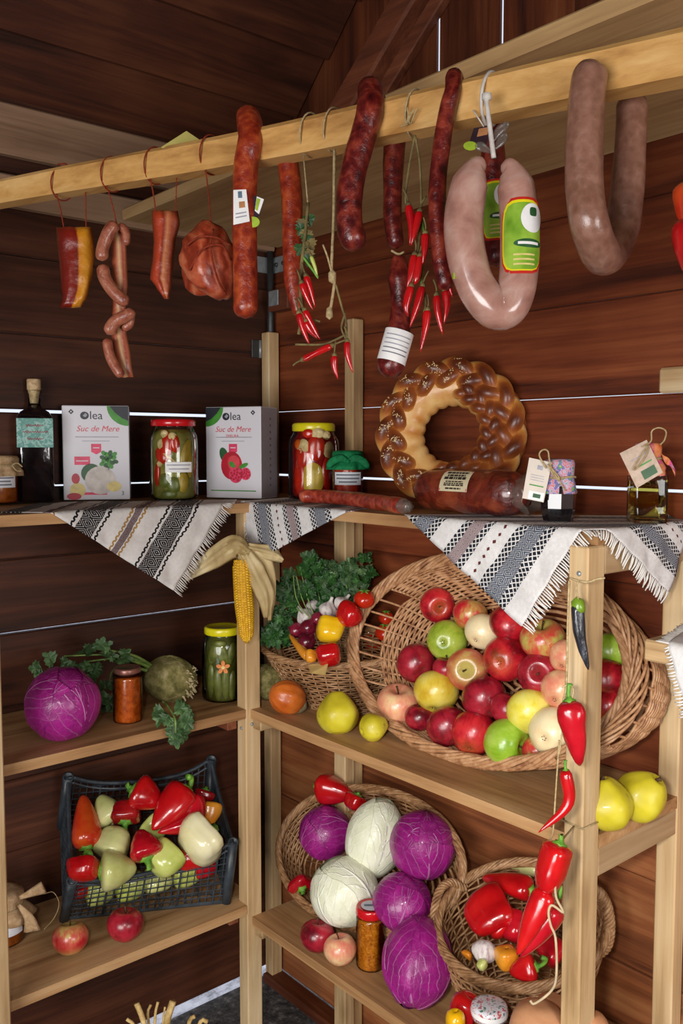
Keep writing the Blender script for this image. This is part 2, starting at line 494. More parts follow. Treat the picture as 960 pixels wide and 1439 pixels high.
SB2 = unit((0, -1, -0.68)); g = obox((-0.16, -0.93, 3.28), (1, 0, 0), SB2, np.cross((1, 0, 0), SB2), 1.63, 1.22, 0.006); o = fixn(obj('ceiling_back', g, W_ROOF, smooth=False)); o['kind'] = 'structure'

# rafter on the gable, top plates, loft board, sill
t1 = obj('trim_1', Geo(), None) if False else None
q0 = on(497, 140, 0, XW - 0.03); q1 = on(585, -10, 0, XW - 0.03)
dr = unit(q1 - q0)
g = obox((q0 + q1) / 2 + dr * 0.2, (1, 0, 0), dr, np.cross((1, 0, 0), dr), 0.028, 0.62, 0.035, 0.006)
o = fixn(obj('trim_1', g, W_BROWN, smooth=False)); o['kind'] = 'structure'
q0 = q0 + np.array([0.02, -0.085, 0.0])
g = obox((q0 + dr * 0.3), (1, 0, 0), dr, np.cross((1, 0, 0), dr), 0.012, 0.4, 0.018, 0.003)
o = fixn(obj('trim_2', g, W_BROWN, smooth=False)); o['kind'] = 'structure'
for n, lo, hi, m in (('trim_3', (-0.6, YW - 0.028, 2.107), (XW - 0.03, YW - 0.003, 2.214), W_GREYBEAM),
                     ('trim_4', (-0.6, YW - 0.03, 2.0), (XW - 0.01, YW - 0.003, 2.066), W_GREYBEAM),
                     ('trim_5', (XW - 0.055, -0.5, 0.0), (XW - 0.003, YW - 0.01, 0.026), W_DARK_X[1])):
    o = plank(n, None, lo, hi, m, 0.004); o['kind'] = 'structure'
lb = plank('loft_board', None, (0.977, -0.4, 2.010), (XW - 0.004, YW - 0.033, 2.036), W_PANEL, 0.004)
tag(lb, 'wide pale raw timber board lying flat under the roof along the right wall', 'board')
# small bits in the corner and on the right wall
g = Geo(); a = on(925, 533, 0, XW - 0.02); b = on(1000, 533, 0, XW - 0.02)
zt = on(940, 516, 0, XW - 0.02)[2]; zb = on(940, 552, 0, XW - 0.02)[2]
o = obj('wood_block', box(g, (XW - 0.02, b[1], zb), (XW - 0.003, a[1], zt), 0.004), W_LIGHT[1], smooth=False)
tag(o, 'small pale timber block nailed on the right wall at the frame edge', 'block')
cp = (XW - 0.022, YW - 0.022)
g = tube(Geo(), [(cp[0], cp[1], 1.66), (cp[0], cp[1], 2.0)], 0.0085, 12)
o = obj('corner_pipe', g, M_DKSTEEL); tag(o, 'thin dull steel pipe standing upright in the dark corner above the post', 'pipe')
br = thing('steel_bracket', 'worn steel bracket bent round the corner below the loft board', 'bracket', (XW - 0.02, YW - 0.05, 1.97))
z1 = on(375, 366, 0, XW)[2]; z0 = on(375, 388, 0, XW)[2]
obj('plate', box(Geo(), (XW - 0.007, YW - 0.075, z0), (XW - 0.003, YW - 0.008, z1), 0.001), M_STEEL, br, smooth=False)
obj('plate', box(Geo(), (XW - 0.06, YW - 0.007, z0), (XW - 0.008, YW - 0.003, z1), 0.001), M_STEEL, br, smooth=False)
for dy in (0.03, 0.06):
    obj('bolt', lathe(Geo(), [(0, -0.012), (0.005, -0.011), (0.006, -0.007)], 8, (XW, YW - dy, (z0 + z1) / 2), (1, 0, 0)), M_DKSTEEL, br)
z1 = on(385, 408, 0, XW - 0.03)[2]; z0 = on(385, 438, 0, XW - 0.03)[2]
cb = thing('clamp_block', 'small wooden block with a steel strap in the corner', 'block', (XW - 0.03, YW - 0.09, z0))
obj('block', box(Geo(), (XW - 0.04, YW - 0.12, z0), (XW - 0.003, YW - 0.035, z1), 0.003), W_BROWN, cb, smooth=False)
obj('strap', box(Geo(), (XW - 0.045, YW - 0.085, z0 + 0.012), (XW - 0.041, YW - 0.045, z1 - 0.004), 0.001), M_STEEL, cb, smooth=False)
z1 = on(358, 478, 1, YW)[2]; z0 = on(358, 503, 1, YW)[2]
hg = thing('hinge', 'flat grey steel hinge on the left wall beside the corner post', 'hinge', (XW - 0.06, YW - 0.004, z0))
a = on(352, 490, 1, YW)[0]
obj('leaf_plate', box(Geo(), (a, YW - 0.008, z0), (a + 0.022, YW - 0.003, z1), 0.001), M_DKSTEEL, hg, smooth=False)
obj('pin', tube(Geo(), [(a + 0.026, YW - 0.008, z0), (a + 0.026, YW - 0.008, z1)], 0.004, 8), M_STEEL, hg)

# ------------------------------------------------------------------ shelf units
T1, T2, T3, T2L, T3L = 1.364, 0.896, 0.41, 0.898, 0.44     # upper faces of the boards
BT = 0.021
def screw(p, d, parent):
    obj('screw', lathe(Geo(), [(0, 0.0022), (0.003, 0.002), (0.0042, 0.0)], 10, p, d), M_STEEL, parent)

ru = thing('shelf_unit', 'raw timber shelf unit along the right wall holding the fruit and cabbage baskets', 'shelf', (1.27, 1.19, 0))
XB = XF + 0.0125
def rboard(z, name='shelf_board'):
    g = prism(Geo(), [(XB, 0.782), (1.158, 0.782), (1.158, 0.748), (XW - 0.006, 0.748), (XW - 0.006, YF - 0.0005), (XB, YF - 0.0005)], z - BT, z)
    return obj(name, g, W_SHELF[1], ru, smooth=False)
rboard(T2); rboard(T3)
g = prism(Geo(), [(1.137, 0.748), (XW - 0.006, 0.748), (XW - 0.006, YF + 0.05), (XB, YF + 0.05), (XB, 0.80), (1.137, 0.79)], T1 - BT, T1)
obj('shelf_board', g, W_SHELF[1], ru, smooth=False)
obj('post', box(Geo(), (XF, 0.747, 0), (1.156, 0.781, T1 - BT - 0.0005), 0.0025), W_LIGHT[2], ru, smooth=False)
obj('post', box(Geo(), (XF, YF, 0), (1.1525, YF + 0.036, T1 - BT - 0.0005), 0.0025), W_LIGHT[2], ru, smooth=False)
obj('post', box(Geo(), (1.388, 0.747, 0), (XW - 0.008, 0.785, T1 - BT - 0.0005), 0.0025), W_LIGHT[2], ru, smooth=False)
a = on(485, 1000, 0, 1.352)
obj('post', box(Geo(), (1.352, a[1], 0), (1.383, a[1] + 0.042, T1 - BT - 0.0005), 0.0025), W_LIGHT[2], ru, smooth=False)
for z in (T1, T2, T3):
    h = 0.045
    obj('rail', box(Geo(), (1.1565 if z != T1 else 1.157, 0.748, z - BT - h), (1.387, 0.768, z - BT - 0.0006), 0.002), W_GREYED[0], ru, smooth=False)
    obj('rail', box(Geo(), (1.13, 1.602, z - BT - 0.024), (1.35, 1.632, z - BT - 0.0006), 0.002), W_LIGHT[0], ru, smooth=False)
screw((XF - 0.0002, 0.762, T1 - 0.062), (-1, 0, 0), ru)
screw((XF - 0.0002, 1.651, T2 - 0.045), (-1, 0, 0), ru)
screw((XF + 0.016, YF - 0.0003, T2 - 0.035), (0, -1, 0), ru)

lu = thing('shelf_unit', 'raw timber shelf unit along the dark left wall holding the pepper crate', 'shelf', (0.8, 1.8, 0))
for z in (T2L, T3L):
    xe = 1.386 if z == T2L else 1.15
    g = prism(Geo(), [(-0.1, YF), (XF - 0.001, YF), (XF - 0.001, YF + 0.04), (xe, YF + 0.04), (xe, YW - 0.006), (-0.1, YW - 0.006)], z - BT, z)
    obj('shelf_board', g, W_SHELF[0], lu, smooth=False)
g = prism(Geo(), [(-0.1, YF - 0.012), (XB - 0.0008, YF - 0.012), (XB - 0.0008, YF + 0.0505), (XW - 0.006, YF + 0.0505), (XW - 0.006, YW - 0.006), (-0.1, YW - 0.006)], T1 - BT, T1)
obj('shelf_board', g, W_SHELF[0], lu, smooth=False)
obj('post', box(Geo(), (0.514, YF - 0.04, 0), (0.5565, YF - 0.0135, T1 - BT - 0.0006), 0.0025), W_LIGHT[2], lu, smooth=False)
for z in (T2L, T3L):
    obj('rail', box(Geo(), (0.515, YF + 0.001, z - BT - 0.03), (0.553, YW - 0.01, z - BT - 0.0006), 0.002), W_BROWN, lu, smooth=False)
    obj('rail', box(Geo(), (XF - 0.03, YF + 0.03, z - BT - 0.03), (XF - 0.004, YW - 0.01, z - BT - 0.0006), 0.002), W_BROWN, lu, smooth=False)

zt = on(378, 466, 0, 1.388)[2]
o = obj('corner_post', box(Geo(), (1.389, 1.921, T1 + 0.0005), (1.423, YW - 0.006, zt), 0.002), W_LIGHT[2], smooth=False)
tag(o, 'shorter pale upright post standing in the corner behind the white boxes', 'post')
o = obj('corner_post', box(Geo(), (1.389, 1.921, 0.0), (1.423, YW - 0.006, T1 - BT - 0.0005), 0.002), W_LIGHT[2], smooth=False)
tag(o, 'pale post under the top board behind the left end of the pumpkin shelf', 'post')
zt = on(497, 447, 0, 1.39)[2]
o = obj('wall_post', box(Geo(), (1.39, 1.5855, T1 + 0.0005), (1.423, 1.617, zt), 0.002), W_LIGHT[2], smooth=False)
tag(o, 'taller pale upright post on the right wall behind the green capped jar', 'post')
o = obj('wall_post', box(Geo(), (1.39, 1.5855, 0.0), (1.423, 1.617, T1 - BT - 0.0005), 0.002), W_LIGHT[2], smooth=False)
tag(o, 'pale post against the right wall beneath the top board behind the greens', 'post')

# next stall's shelf at the right edge of the frame
A0 = on(905, 905, 1, 0.60)
sb = obj('side_board', box(Geo(), (1.112, 0.1, 1.192), (XW - 0.006, 0.655, 1.222), 0.003), W_LIGHT[1], smooth=False)
tag(sb, 'end of a pale board under the white fringed cloth at the right edge', 'board')

# ------------------------------------------------------------------ hanging pole
PA = np.array([0.4915, 1.935, 1.938]); PB = np.array([1.06, 0.255, 1.9175])
PD = unit(PB - PA)
g = Geo()
S = np.linspace(0, 1, 40); P = PA + (PB - PA) * S[:, None]
P[:, 2] += 0.004 * np.sin(S * 9)
hw = np.array([0.019 + 0.0085 * s for s in S])
v = []; f = []
side = unit(np.cross(PD, ZZ)); upv = np.cross(side, PD)
K = [(1, -.75), (1, .7), (.7, 1), (-.7, 1), (-1, .7), (-1, -.75), (-.75, -1), (.75, -1)]
for i in range(40):
    for j, (a, b) in enumerate(K):
        w = 1 + 0.05 * nz(i * 0.3, j * 1.7)
        v.append(P[i] + side * a * hw[i] * 0.95 * w + upv * b * hw[i] * w)
for i in range(39):
    for j in range(8):
        l = (j + 1) % 8; f.append((i * 8 + j, i * 8 + l, (i + 1) * 8 + l, (i + 1) * 8 + j))
f += [tuple(reversed(range(8))), tuple(39 * 8 + j for j in range(8))]
g.add(v, f)
pole = fixn(obj('hanging_pole', g, W_POLE, smooth=False))
tag(pole, 'long pale squared wooden pole hung across the shed with sausages on it', 'pole')
PFR = side if side @ (CAM - PA) > 0 else -side       # towards the camera side of the pole
def polept(px):
    a, b = PA, PB; lo, hi = 0.0, 1.0
    for _ in range(40):
        m = (lo + hi) / 2; q = a + (b - a) * m
        x = 480 + F * ((q - CAM) @ RT) / ((q - CAM) @ FW)
        if x < px: lo = m
        else: hi = m
    return a + (b - a) * lo, 0.019 + 0.0085 * lo
def pdep(px): return depth(polept(px)[0])
# ------------------------------------------------------------------ produce
def apple_mat(name, base, blush, streak, lo=0.35, hi=0.62, top='#b8b040', topw=0.0, rough=0.3, capr=0.7):
    m = Mat(name, rough, 0.5, 0.25); c = m.coord()
    v = m.n('ShaderNodeVectorMath', {0: c, 1: m.n('ShaderNodeCombineXYZ', {'X': m.math('MULTIPLY', m.rnd(), 9.0)}).outputs[0]}, operation='ADD').outputs[0]
    big = m.noise(v, 1.3, 2, 0.5)
    st = m.noise(m.mapping(v, (9, 9, 1.2)), 1.0, 4, 0.6)
    f = m.math('ADD', m.math('MULTIPLY', big, 0.75), m.math('MULTIPLY', st, 0.25))
    col = m.ramp(f, [(lo, base), ((lo + hi) / 2, blush), (hi, streak)])
    sp = m.n('ShaderNodeTexVoronoi', {'Vector': c, 'Scale': 9.0}).outputs['Distance']
    col = m.mix(m.math('MULTIPLY', m.ramp(sp, [(0.03, (1, 1, 1, 1)), (0.06, (0, 0, 0, 1))]), 0.45), col, '#e6cfa0')
    z = m.n('ShaderNodeSeparateXYZ', {0: c}).outputs[2]
    x2 = m.n('ShaderNodeVectorMath', {0: m.mapping(c, (1, 1, 0))}, operation='LENGTH').outputs['Value']
    cap = m.math('MULTIPLY', m.ramp(x2, [(0.05 if capr < .8 else .3, (1, 1, 1, 1)), (capr, (0, 0, 0, 1))]), topw)
    col = m.mix(cap, col, top)
    m.color(col); m.bump(st, 0.05, 0.02)
    return m.m
AP = {
 'red': apple_mat('red_apple_skin', '#6d0a14', '#a81524', '#c92b30', top='#c8963c', topw=0.25),
 'dark': apple_mat('dark_red_apple_skin', '#5c0a18', '#8f1526', '#a82434', top='#9a5a38', topw=0.12),
 'blush': apple_mat('blushed_apple_skin', '#c2202c', '#c4503c', '#b9b25a', 0.36, 0.66, top='#b9c05a', topw=0.6),
 'stripe': apple_mat('striped_apple_skin', '#b02028', '#c85a48', '#cfb46a', 0.38, 0.7, top='#b4b860', topw=0.75, capr=0.95),
 'green': apple_mat('green_apple_skin', '#7f9a26', '#a3b83a', '#b4c454', top='#6f7a30', topw=0.5),
 'bright': apple_mat('bright_green_apple_skin', '#7aa51e', '#92b632', '#a8c450', top='#5f7c22', topw=0.5),
 'yellow': apple_mat('yellow_apple_skin', '#c4a026', '#d8bc40', '#dcc85e', top='#9a9a3a', topw=0.6),
 'lemon': apple_mat('lemon_apple_skin', '#cdbd2e', '#dfd24c', '#e4da70', top='#aab04a', topw=0.5),
 'peach': apple_mat('peach_pink_apple_skin', '#d8705c', '#e29a78', '#e8c490', 0.32, 0.66, top='#a05a3c', topw=0.5),
 'cream': apple_mat('cream_apple_skin', '#e0a284', '#ead0a0', '#ecdcb0', 0.25, 0.55, top='#c8a870', topw=0.4),
}
M_APSTEM = plain('apple_stem', '#4a3018', 0.8)
def apple_geo():
    prof = []
    for i in range(25):
        a = math.pi * i / 24
        r = math.sin(a); z = math.cos(a) * 0.90
        r *= 1 + 0.06 * math.cos(a)                    # broader shoulder
        z -= 0.38 * math.exp(-(r / 0.31) ** 2) if a < 1.5 else -0.14 * math.exp(-(r / 0.22) ** 2)
        prof.append((max(r, 0.0), z))
    g = Geo()
    return lathe(g, prof, 26, fn=lambda a, i, h: 1 + 0.03 * math.cos(5 * a) * (0.3 if h > 0 else 1) * min(1, abs(h)))
APG = apple_geo()
APSTEM = tube(Geo(), spl([(0, 0, 0.42), (0.03, 0.01, 0.68), (0.11, 0.03, 0.98)], 6), [0.035, 0.035, 0.035, 0.04, 0.045, 0.06], 6)
APCAL = Geo()
for k in range(5):
    a = 2 * math.pi * k / 5
    tube(APCAL, [(0.05 * math.cos(a), 0.05 * math.sin(a), -0.64), (0.1 * math.cos(a), 0.1 * math.sin(a), -0.74), (0.08 * math.cos(a + .4), 0.08 * math.sin(a + .4), -0.83)], [0.05, 0.04, 0.008], 5)
AP_PROTO = {}
def axis_rot(p, axis):
    """euler turning local z to a direction given as (right, up, towards the camera)"""
    view = unit(np.asarray(p) - CAM); r = unit(np.cross(view, ZZ)); u = np.cross(r, view)
    d = r * axis[0] + u * axis[1] - view * axis[2]
    e = Vector(d).to_track_quat('Z', 'Y'); spin = Matrix.Rotation(rnd.uniform(0, 6.28), 4, 'Z')
    return (e.to_matrix().to_4x4() @ spin).to_euler()
def apple(kind, p, r, axis, label, group=None):
    if kind not in AP_PROTO:
        b = bpy.data.objects.new('apple', mesh('apple', APG, AP[kind])); COL.objects.link(b)
        for nm, gg in (('stem', APSTEM), ('calyx', APCAL)):
            s = bpy.data.objects.new(nm, mesh(nm, gg, M_APSTEM)); COL.objects.link(s); s.parent = b
        AP_PROTO[kind] = b; o = b; o.location = tuple(p); o.scale = (r,) * 3; o.rotation_euler = axis_rot(p, axis)
    else:
        o = dup(AP_PROTO[kind], p, axis_rot(p, axis), r)
    return tag(o, label, 'apple', group)

def pepper_mat(name, a, b, c, coat=0.6, rough=0.22):
    return mottled(name, [(0.3, a), (0.5, b), (0.75, c)], 14, rough, 0.5, coat, 0.06, 40, dist=0.2)
PM = {
 'red': pepper_mat('red_pepper_skin', '#960810', '#b60e14', '#c81c1a'),
 'dark': pepper_mat('dark_red_pepper_skin', '#6a0810', '#8e0c14', '#a81a1c'),
 'crimson': pepper_mat('crimson_pepper_skin', '#8c0816', '#b00e1e', '#c01c28'),
 'orange': pepper_mat('orange_red_pepper_skin', '#9c1a0e', '#c23416', '#c8561e'),
 'pale': pepper_mat('pale_green_pepper_skin', '#b0b466', '#cacb86', '#d8d6a0', 0.3),
 'lime': pepper_mat('yellow_green_pepper_skin', '#a2b046', '#bcc466', '#cdd088', 0.3),
 'cream': pepper_mat('cream_pepper_skin', '#d6cc92', '#e4dcae', '#ece6c4', 0.3),
 'yellow': pepper_mat('yellow_pepper_skin', '#d89a0a', '#e8b410', '#ecc428'),
 'amber': pepper_mat('amber_pepper_skin', '#c8701a', '#dc8c24', '#e4a43c', 0.3),
 'black': mottled('dried_dark_pepper_skin', [(0.35, '#15151a'), (0.6, '#2a2c34'), (0.75, '#5a5e68')], 60, 0.3, 0.5, 0.3, 0.9, 90, (1, 1, .4), 0.004),
}
LONG = [(0, .42), (.04, .8), (.1, .97), (.2, 1), (.4, .93), (.6, .74), (.8, .47), (.92, .27), (1, .06)]
BELL = [(0, .34), (.04, .74), (.12, .97), (.3, 1.03), (.6, .98), (.8, .86), (.93, .66), (.98, .4), (1, .1)]
CONE = [(0, .4), (.05, .8), (.14, 1), (.3, .98), (.55, .8), (.8, .52), (.94, .3), (1, .08)]
CHIL = [(0, .6), (.06, .95), (.2, 1), (.5, .85), (.8, .5), (1, .07)]
def pepper(p0, p1, r, kind, prof=LONG, bend=(0, 0, 0), stem=None, label=None, group=None, lobes=3, depthl=0.07, parent=None, name='pepper', n=18, wr=0.03, stemcol=None, sr=None):
    """p0 stem end, p1 tip, r shoulder radius (metres)"""
    p0 = np.asarray(p0, float); p1 = np.asarray(p1, float)
    mid = (p0 + p1) / 2 + np.asarray(bend, float)
    C_ = spl([p0, mid, p1], 18)
    s = np.linspace(0, 1, 18)
    R_ = np.interp(s, [q[0] for q in prof], [q[1] for q in prof]) * r
    ph = rnd.uniform(0, 6); sd = rnd.uniform(0, 50)
    if prof is BELL: depthl = max(depthl * 1.5, .12)
    C_ = np.vstack([C_[0] + (C_[1] - C_[0]) * 0.9, C_]); R_ = np.hstack([[R_[0] * 0.3], R_])
    g = Geo()
    tube(g, C_, R_, n, lobe=lambda a, t: 1 + depthl * math.cos(lobes * a + ph) * (1 - 0.4 * t) + wr * nz(math.cos(a) * 1.5 + sd, math.sin(a) * 1.5, t * 5))
    base = (p0 + p1) / 2
    root = thing(name, label, 'pepper', base, group) if parent is None else parent
    if parent is None:
        obj('body', g, PM[kind], root)
    else:
        body = obj(name, g, PM[kind], root); root = body
    if stem is not None:
        d0 = unit(C_[1] - C_[2]); st = np.asarray(stem, float)
        rs = sr or r * 0.16
        L = np.linalg.norm(st)
        P = spl([C_[0], p0 + d0 * L * 0.35, p0 + d0 * L * 0.5 + st * 0.6, p0 + st], 8)
        q = Geo(); tube(q, P, np.linspace(rs * 0.8, rs * 1.15, 8), 7)
        lathe(q, [(r * .46, -r * .06), (r * .42, r * .05), (r * .2, r * .12), (rs, r * .3)], 10, p0, d0, fn=lambda a, i, h: 1 + .16 * math.cos(5 * a))
        obj('stem', q, stemcol or M_STEM, root)
    return root
def cam_axes(p):
    view = unit(np.asarray(p) - CAM); r = unit(np.cross(view, ZZ)); return r, np.cross(r, view), -view

# cabbages: a head and overlapping wrapper leaves with veins
def cab_mat(name, dark, mid, vein, rough=0.38, coat=0.15):
    m = Mat(name, rough, 0.5, coat); uv = m.n('ShaderNodeUVMap').outputs[0]
    sx = m.n('ShaderNodeSeparateXYZ', {0: uv}); u = m.math('ABSOLUTE', m.math('SUBTRACT', sx.outputs[0], 0.5)); v = sx.outputs[1]
    c = m.coord()
    w = m.math('SUBTRACT', m.noise(c, 26, 3), 0.5)
    ph = m.math('ADD', m.math('SUBTRACT', m.math('MULTIPLY', v, 5.2), m.math('MULTIPLY', u, 7.5)), m.math('MULTIPLY', w, 1.1))
    side = m.math('ABSOLUTE', m.math('SUBTRACT', m.math('FRACT', ph), 0.5))
    side = m.ramp(side, [(0.0, (1, 1, 1, 1)), (0.10, (0, 0, 0, 1))])
    side = m.math('MULTIPLY', side, m.ramp(u, [(0.05, (1, 1, 1, 1)), (0.46, (.12, .12, .12, 1))]))
    wd = m.math('MULTIPLY_ADD', v, -0.035, 0.042)
    midr = m.math('SUBTRACT', 1.0, m.math('DIVIDE', u, wd), clamp=True)
    mesh_ = m.n('ShaderNodeTexVoronoi', {'Vector': c, 'Scale': 60.0}, feature='DISTANCE_TO_EDGE').outputs['Distance']
    net = m.math('MULTIPLY', m.ramp(mesh_, [(0.0, (1, 1, 1, 1)), (0.07, (0, 0, 0, 1))]), 0.09)
    f = m.math('MAXIMUM', m.math('MAXIMUM', m.math('MULTIPLY', side, 0.6), midr), net)
    base = m.ramp(m.noise(c, 16, 3), [(0.3, dark), (0.7, mid)])
    m.color(m.mix(m.math('MULTIPLY', f, 0.8), base, vein)); m.bump(m.math('ADD', f, m.math('MULTIPLY', w, 1.4)), 0.55, 0.004)
    return m.m
M_REDCAB = cab_mat('red_cabbage_leaf', '#78105f', '#ab2088', '#d08abc')
M_WHITECAB = cab_mat('white_cabbage_leaf', '#dcdfbe', '#eff0dc', '#faf9f0')
def cabbage(p, rx, rz, axis, mat, label, leaves=6, seed=1, group=None):
    """rx across, rz along the axis (axis = stalk to crown, given towards right, up, camera)"""
    p = np.asarray(p, float)
    R0, U0, V0 = cam_axes(p)
    az = unit(R0 * axis[0] + U0 * axis[1] + V0 * axis[2])
    e1 = unit(np.cross(az, U0 if abs(az @ U0) < 0.9 else R0)); e2 = np.cross(az, e1)
    root = thing('cabbage', label, 'cabbage', p, group)
    q = random.Random(seed)
    def pt(th, ph, k):                  # th from the crown, ph around
        d = 1 + 0.035 * nz(math.sin(th) * math.cos(ph) * 2.2 + seed * 7, math.sin(th) * math.sin(ph) * 2.2, math.cos(th) * 2.2)
        r = rx * math.sin(th) * k * d; z = rz * math.cos(th) * k * d
        return p + e1 * (r * math.cos(ph)) + e2 * (r * math.sin(ph)) + az * z
    g = Geo(); patch(g, lambda a, b: pt(0.001 + 3.14 * b, 6.2832 * a, 0.965), 30, 18, lambda a, b: ((a * 3) % 1, 1 - b))
    obj('head', g, mat, root)
    for i in range(leaves):
        ph0 = i * 2.39996 + q.uniform(-.3, .3)
        k0 = 0.98 + 0.03 * i / max(1, leaves)
        span = q.uniform(1.1, 1.45)
        def lf(a, b, ph0=ph0, k0=k0, span=span, i=i):
            x = (a - 0.5) * 2; y = b * 2 - 1
            m_ = math.sqrt(max(1e-9, 1 - 0.5 * y * y)); m2 = math.sqrt(max(1e-9, 1 - 0.5 * x * x))
            x, y = x * m_, y * m2                        # square to disc
            rr = math.hypot(x, y); an = math.atan2(y, x)
            rim = 1 + 0.06 * math.sin(an * 5 + i) + 0.04 * math.sin(an * 11 + i * 2)
            x *= rim; y *= rim
            up = np.array([math.sin(1.55) * math.cos(ph0), math.sin(1.55) * math.sin(ph0), math.cos(1.55)])
            tn = np.array([-math.sin(ph0), math.cos(ph0), 0]); vz = np.cross(up, tn)
            d = unit(up * math.cos(rr * span) + (tn * x + np.array([0, 0, 1]) * y) / max(rr, 1e-6) * math.sin(rr * span))
            th = math.acos(max(-1, min(1, d[2]))); ph = math.atan2(d[1], d[0])
            lift = 0.016 * max(0, rr - 0.8) / 0.2
            return pt(th, ph, k0 + lift)
        g = Geo(); patch(g, lf, 16, 16, lambda a, b: (a, b))
        obj('leaf', g, mat, root)
    return root

# jars
def lid(parent, c, r, h, mat, name='lid'):
    g = Geo()
    lathe(g, [(r * .96, 0), (r, .002), (r, h * .72), (r * .97, h * .9), (r * .9, h), (r * .82, h * .93), (0, h * .93)], 40, c, fn=lambda a, i, hh: 1 + (.012 * math.cos(20 * a) if 0 < i < 3 else 0))
    return obj(name, g, mat, parent)
def label_on(parent, c, r, ang, half, z0, z1, mat=None, lines=3, name='label', printm=None, slack=0.0):
    """paper band on a round jar, facing ang"""
    g = Geo(); rr = r + 0.0007
    patch(g, lambda a, b: (c[0] + rr * math.cos(ang + (0.5 - a) * 2 * half), c[1] + rr * math.sin(ang + (0.5 - a) * 2 * half), c[2] + z0 + (z1 - z0) * b), 14, 1)
    lb = obj(name, g, mat or M_WHITE, parent)
    if lines:
        g = Geo(); rr2 = rr + 0.0004; q = random.Random(int(abs(c[0]) * 1e4))
        for k in range(lines):
            zc = z1 - (z1 - z0) * (k + 0.75) / (lines + 0.6); hh = (z1 - z0) * 0.06; w = q.uniform(.6, .9)
            patch(g, lambda a, b: (c[0] + rr2 * math.cos(ang + (0.5 - a) * 2 * half * w), c[1] + rr2 * math.sin(ang + (0.5 - a) * 2 * half * w), c[2] + zc - hh + 2 * hh * b), 10, 1)
        obj('print', g, printm or M_PRINT, lb)
    return lb
def glass_jar(parent, c, r, h, neck=0.8, shoulder=0.82, fill=0.9, cmat=None, facet=0, gap=0.0028):
    n = 40
    fn = (lambda a, i, hh: 1 + facet * math.cos(8 * a)) if facet else None
    prof = [(r * .8, 0), (r * .97, h * .02), (r, h * .06), (r, h * (shoulder - .1)), (r * .97, h * (shoulder - .03)), (r * neck * 1.04, h * shoulder + h * .04), (r * neck, h * .93), (r * neck, h)]
    obj('glass', lathe(Geo(), prof, n, c, fn=fn), M_GLASS, parent)
    ri = [(max(0, a - gap), b) for a, b in prof if b <= h * fill] 
    ri = [(ri[0][0], .003)] + ri[1:] + [(ri[-1][0], h * fill), (0, h * fill)]
    if cmat is not None:
        obj('contents', lathe(Geo(), [(0, .003)] + ri, n, c, fn=fn), cmat, parent)

# text as flat mesh lettering
def lettering(txt, o, ex, ey, size, mat, parent, name='lettering', align='CENTER', shear=0.0):
    cu = bpy.data.curves.new(name, 'FONT'); cu.body = txt; cu.size = size; cu.align_x = align; cu.shear = shear; cu.resolution_u = 3
    t = bpy.data.objects.new(name, cu); COL.objects.link(t)
    bpy.context.view_layer.update()
    me = bpy.data.meshes.new_from_object(t.evaluated_get(bpy.context.evaluated_depsgraph_get()))
    bpy.data.objects.remove(t); bpy.data.curves.remove(cu)
    ex = np.asarray(ex); ey = np.asarray(ey)
    g = Geo(); g.add([np.asarray(o) + ex * v.co.x + ey * v.co.y for v in me.vertices], [tuple(p.vertices) for p in me.polygons])
    bpy.data.meshes.remove(me)
    return obj(name, g, mat, parent, smooth=False)
def flat(poly, o, ex, ey, mat, parent, name, label=None):
    g = Geo(); ex = np.asarray(ex); ey = np.asarray(ey)
    g.add([np.asarray(o) + ex * x + ey * y for x, y in poly], [tuple(range(len(poly)))])
    return obj(name, g, mat, parent, smooth=False, label=label)
def disc(cx, cy, rx, ry=None, n=20, rot=0.0):
    ry = ry or rx
    return [(cx + rx * math.cos(a) * math.cos(rot) - ry * math.sin(a) * math.sin(rot), cy + rx * math.cos(a) * math.sin(rot) + ry * math.sin(a) * math.cos(rot)) for a in [2 * math.pi * k / n for k in range(n)]]

# leafy greens (parsley, celery): many small lobed leaflets on stalks
M_GREENS = mottled('celery_leaf', [(0.3, '#24381c'), (0.55, '#3c5a30'), (0.75, '#6f8c58')], 40, 0.5, 0.4, 0, 0.2, 120)
M_PARSLEY = mottled('parsley_leaf', [(0.3, '#152f12'), (0.55, '#264f1e'), (0.75, '#467433')], 40, 0.5, 0.4, 0, 0.2, 120)
def leaflet(g, c, d, nrm, s, seed):
    """three-lobed toothed leaf blade"""
    d = unit(d); w = unit(np.cross(nrm, d)); nrm = np.cross(d, w)
    sh = [(0, 0), (.16, .10), (.46, .16), (.40, .30), (.58, .42), (.38, .50), (.40, .66), (.20, .68), (.16, .88), (0, 1.0)]
    pts = [(-x, y) for x, y in sh[1:-1]][::-1]
    P = [(x, y) for x, y in sh] + pts
    v = [c + w * (x * s) + d * (y * s) + nrm * (s * (.22 * abs(x) - .25 * y * y + .06 * math.sin(9 * x + 7 * y + seed))) for x, y in P]
    v.append(c + d * (.45 * s)); n = len(P)
    g.add(v, [(i, (i + 1) % n, n) for i in range(n)])
M_CLOTHW = None
